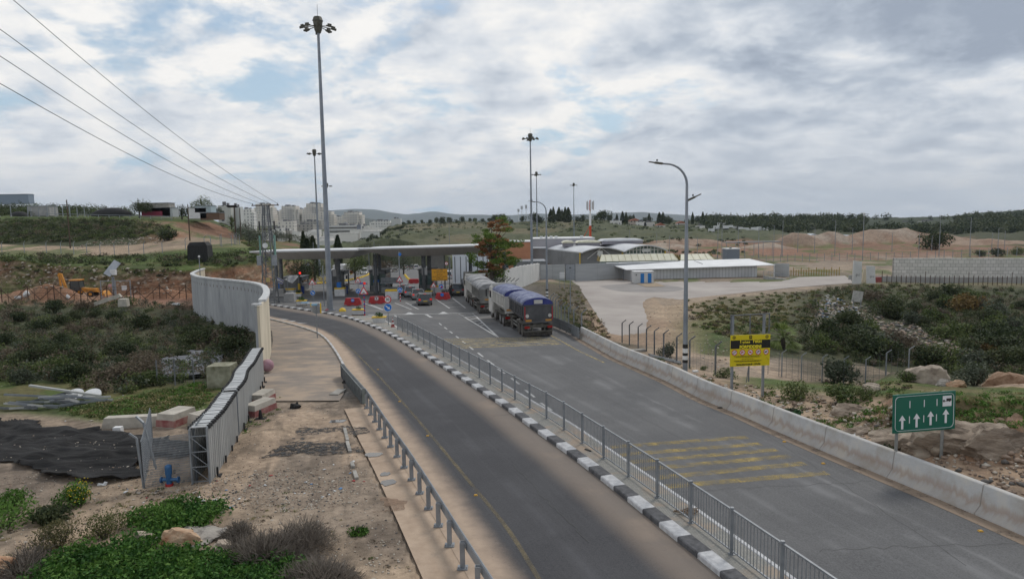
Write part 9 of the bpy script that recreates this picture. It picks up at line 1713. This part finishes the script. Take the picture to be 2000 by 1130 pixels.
def blobsheet(name,c,rx,ry,m,seed,lift=.006,n=40,wob=.5,rot=0):
 v=[];
 for i in range(n):t=2*math.pi*i/n;k_=1+(float(fbm(math.cos(t)*1.6+seed,math.sin(t)*1.6,3,seed))-.5)*2*wob;x=rx*k_*math.cos(t);y=ry*k_*math.sin(t);X=c.x+x*math.cos(rot)-y*math.sin(rot);Y=c.y+x*math.sin(rot)+y*math.cos(rot);v.append((X,Y,zp(Y,lift)))
 o=MB().add(v,[tuple(range(n))]).build(name,m,fix=False);fix_up(o);return tag(o,kind='structure')
for i,(x,y,rx,ry)in enumerate(((729,888,.34,.30),(752,925,.16,.2),(757,942,.28,.28),(660,822,.35,.25))):blobsheet('puddle_water',W(x,y),rx,ry,pud,i+3,.012)
crumb=worn('asphalt_crumbs_thin',(.045,.043,.042),.44,.56,4.0)
for i,(x,y,rx,ry,rot)in enumerate(((655,845,1.1,.8,0),(620,870,1.2,.7,.3),(545,868,1.5,.55,.5),(600,842,.6,.5,0),(520,885,1.6,.35,.2),(660,880,.9,.45,0),(560,880,1.3,.5,.4))):blobsheet('asphalt_crumbs',W(x,y),rx*1.15,ry*1.25,crumb,i+20,.010+.003*i,rot=rot)
blobsheet('damp_patch',W(745,985),.8,.6,worn('damp_sand',(.25,.165,.11),.40,.65,1.0),51,.008)
def scatter_stones(name,pts,smin,smax,mats_,label,cat,seed=1,flat=.6):
 bm=bmesh.new();bmesh.ops.create_icosphere(bm,subdivisions=1,radius=1);tv=np.array([v.co[:]for v in bm.verts]);tf=np.array([[v.index for v in f.verts]for f in bm.faces]);bm.free();rg_=np.random.RandomState(seed);V_,F_,M_=[],[],[]
 for i,p in enumerate(pts):s=rg_.uniform(smin,smax)*rg_.uniform(.5,1);q=tv*(1+rg_.uniform(-.55,.35,(len(tv),1)))*s*np.array([rg_.uniform(.7,1.3),rg_.uniform(.7,1.3),flat]);a=rg_.uniform(0,6.28);q=np.stack([q[:,0]*math.cos(a)-q[:,1]*math.sin(a),q[:,0]*math.sin(a)+q[:,1]*math.cos(a),q[:,2]],-1);V_.append(q+np.array(p)+np.array([0,0,s*.25]));F_.append(tf+i*len(tv));M_.append(np.full(len(tf),rg_.randint(len(mats_))))
 o=np_mesh(name,np.concatenate(V_),np.concatenate(F_),mats_);o.data.polygons.foreach_set('material_index',np.concatenate(M_).astype(np.int32));return tag(o,label,cat,kind='stuff')
pale_st=mat('pale_stone',(.36,.31,.25),(.50,.45,.38),scale=2,coord='POS');brown_st=mat('brown_stone',(.20,.14,.10),(.32,.24,.18),scale=2,coord='POS');dark_st=mat('dark_stone',(.07,.065,.06),(.13,.12,.11),scale=2,coord='POS')
rg=random.Random(21)
near_pts=[p for p,x,y in scatter([(440,925),(560,915),(700,940),(700,985),(560,1000),(400,985),(260,960),(300,940)],1500,rg,near=8)]+[p for p,x,y in scatter([(0,940),(260,950),(400,930),(560,920),(700,900),(820,1000),(880,1120),(700,1120),(0,1120)],1800,rg,lambda p,x,y:onroad(p),near=8)]
scatter_stones('gravel',near_pts,.012,.055,[pale_st,brown_st,dark_st,pale_st],'gravel and small stones strewn over the dirt lot','gravel',1)
scatter_stones('gravel',[p for p,x,y in scatter([(400,940),(480,800),(640,790),(740,900),(760,960),(560,960)],500,rg,lambda p,x,y:onroad(p),near=8)]+[p for p,x,y in scatter([(0,930),(280,900),(380,880),(390,900),(300,950),(0,960)],420,rg,near=8)],.012,.045,[brown_st,pale_st,dark_st],'gravel over the middle of the dirt lot','gravel',2)
def band(x,y):return 1600<x<1890 and abs((y-592)-(x-1600)*.38)<26
scatter_stones('gravel',[p+Vector((0,0,.12))for p,x,y in scatter([(0,850),(270,860),(370,880),(300,920),(100,930),(0,900)],260,rg,near=8)],.012,.05,[pale_st,pale_st,brown_st],'small pale stones lying on the black netting','gravel',12)
scatter_stones('rubble',[p for p,x,y in scatter([(1590,585),(1680,590),(1900,670),(1880,705),(1700,640),(1580,640)],1100,rg)],.08,.42,[brown_st,brown_st,dark_st,pale_st,dark_st],'slope of broken stone and building rubble in the ravine','rubble',3)
scatter_stones('litter',[p for p,x,y in scatter([(1598,580),(1625,575),(1680,600),(1690,625),(1640,630),(1590,615)],380,rg)],.07,.34,[white_p,pale_st,pale_st,mat('plastic_blue',(.12,.25,.45))],'white rubbish tipped down the ravine side','litter',4,.3)
scatter_stones('litter',[p for p,x,y in scatter([(150,770),(420,760),(400,830),(120,830)],90,rg)]+[p for p,x,y in scatter([(240,940),(700,900),(720,960),(420,1010),(230,990)],60,rg,near=8)],.03,.11,[white_p,pale_st,white_p,mat('plastic_blue',(.12,.25,.45)),mat('plastic_red',(.4,.05,.05)),pale_st],'scraps of plastic litter on the dirt lot and grass','litter',5,.3)
scatter_stones('stones',[p for p,x,y in scatter([(200,466),(330,462),(310,475),(230,480),(140,486)],170,rg,far=260)]+[p for p,x,y in scatter([(-20,510),(360,530),(360,575),(-20,560)],300,rg,far=150)]+[p for p,x,y in scatter([(-20,440),(330,440),(300,470),(-20,478)],60,rg,far=260)],.12,.4,[pale_st,brown_st,pale_st],'pale loose stones along the cutting and the dirt track','stones',6)
scatter_stones('stones',[p for p,x,y in scatter([(1200,680),(1300,690),(1400,745),(1600,770),(1700,800),(1780,790),(1700,870),(1560,810),(1350,745)],420,rg,lambda p,x,y:onroad(p))]+[p for p,x,y in scatter([(1260,600),(1340,590),(1400,640),(1480,690),(1400,720),(1280,640)],260,rg,lambda p,x,y:onroad(p))],.03,.15,[pale_st,brown_st,pale_st],'small stones on the sandy verge and gravel bank, right','stones',7)
scatter_stones('outcrop_rubble',[p for p,x,y in scatter([(1640,880),(1700,820),(1880,840),(2020,850),(2020,980),(1900,940),(1750,880)],420,rg,lambda p,x,y:onroad(p))],.03,.15,[brown_st,dark_st,pale_st,brown_st],'loose rock on the outcrop beside the barrier','rubble',8)
wb=thing('leaning_board','dirty white board standing tilted on thin legs in the rubbish','board',tuple(tp(1674,600)));MB().box((0,0,1.7),(1.6,.08,1.7),M=Matrix.Rotation(.15,3,'Y')).build('board',mat('dirty_white',(.32,.31,.28),(.50,.49,.46),scale=2),wb);MB().bar((-.6,0,-.3),(-.6,0,1.2),.08).bar((.6,0,-.3),(.5,0,1.2),.08).build('legs',steel,wb)
for(x,y,lb)in((1245,686,'grey slab of scrap lying behind the barrier, left of the lamp post'),):o=MB().box(tuple(tp(x,y,.1)),(1.3,.5,.16),rz=.1).build('concrete_slab',conc_w);tag(o,lb,'slab')
for k in range(3):a,b=tp(1267+k*2,694+k*2,.12),tp(1328+k,709+k*2,.12);o=MB().bar(a,b,.12,.08).build('steel_pole',steel_d);tag(o,['rear','middle','front'][k]+' of three dark steel poles lying behind the barrier','pole')
o=MB().box(tuple(tp(1358,727,.08)),(.35,.2,.1),rz=.3).build('plastic_bottle',white_p);tag(o,'white plastic scrap on the verge right of the lamp post','litter');
q=W(1327+0,1014);r_=thing('broken_branch','torn brown branch caught at the foot of the railing','debris',tuple(W(1332,1012)+Vector((0,0,.14))));m_=MB();rs=random.Random(3)
for k in range(16):a=rs.uniform(-.6,.6);x=rs.uniform(-.25,.25);y=rs.uniform(-.12,.12);m_.bar((x,y,.02+.1*rs.random()),(x+.3*math.cos(a),y+.2*math.sin(a),.03+.12*rs.random()),.03,.02)
m_.build('sticks',mat('dead_wood',(.12,.08,.05),(.2,.14,.09)),r_)
o=MB().box(tuple(W(1406,797)+Vector((0,0,.03))),(.22,.12,.05),rz=.4).build('shoe',black_r);tag(o,'black scrap on the road at the foot of the barrier','litter');o=MB().bar(W(1143,884)+Vector((0,0,.16)),W(1154,888)+Vector((0,0,.16)),.07,.03).build('strap',black_r);tag(o,'black strap lying on the median paving','litter')
for k,(x,y)in enumerate([(738,721.5),(780,784),(835,851),(929,967)]):o=MB().box(tuple(W(x,y)+Vector((0,0,.02))),(.13,.1,.035),taper=.7).build('road_stud',mat('stud_amber',(.5,.28,.04)));tag(o,'amber road stud beside the left edge line','road stud','amber studs beside the left edge line')
for k,(x,y)in enumerate([(1608,905.5),(1915,1037.5),(1532,863)]):o=MB().box(tuple(W(x,y)+Vector((0,0,.03))),(.13,.1,.035),taper=.7).build('road_stud',mat('stud_amber',(.5,.28,.04)));tag(o,'amber road stud beside the concrete barrier','road stud','amber studs beside the concrete barrier')
# ------------------------------------------------------------------ haze
hz=MB().box((0,7000,190),(26000,15200,600)).build('haze',mat('haze_surface',(1,1,1)));m=bpy.data.materials.new('haze');m.use_nodes=True;nt=m.node_tree;nt.nodes.remove(nt.nodes['Principled BSDF']);pv=nt.nodes.new('ShaderNodeVolumePrincipled');pv.inputs['Density'].default_value=6e-5;pv.inputs['Color'].default_value=(.76,.87,1,1);nt.links.new(pv.outputs[0],nt.nodes['Material Output'].inputs['Volume']);hz.data.materials.clear();hz.data.materials.append(m);tag(hz,'pale blue haze between the camera and the distant ridges','haze',kind='stuff')
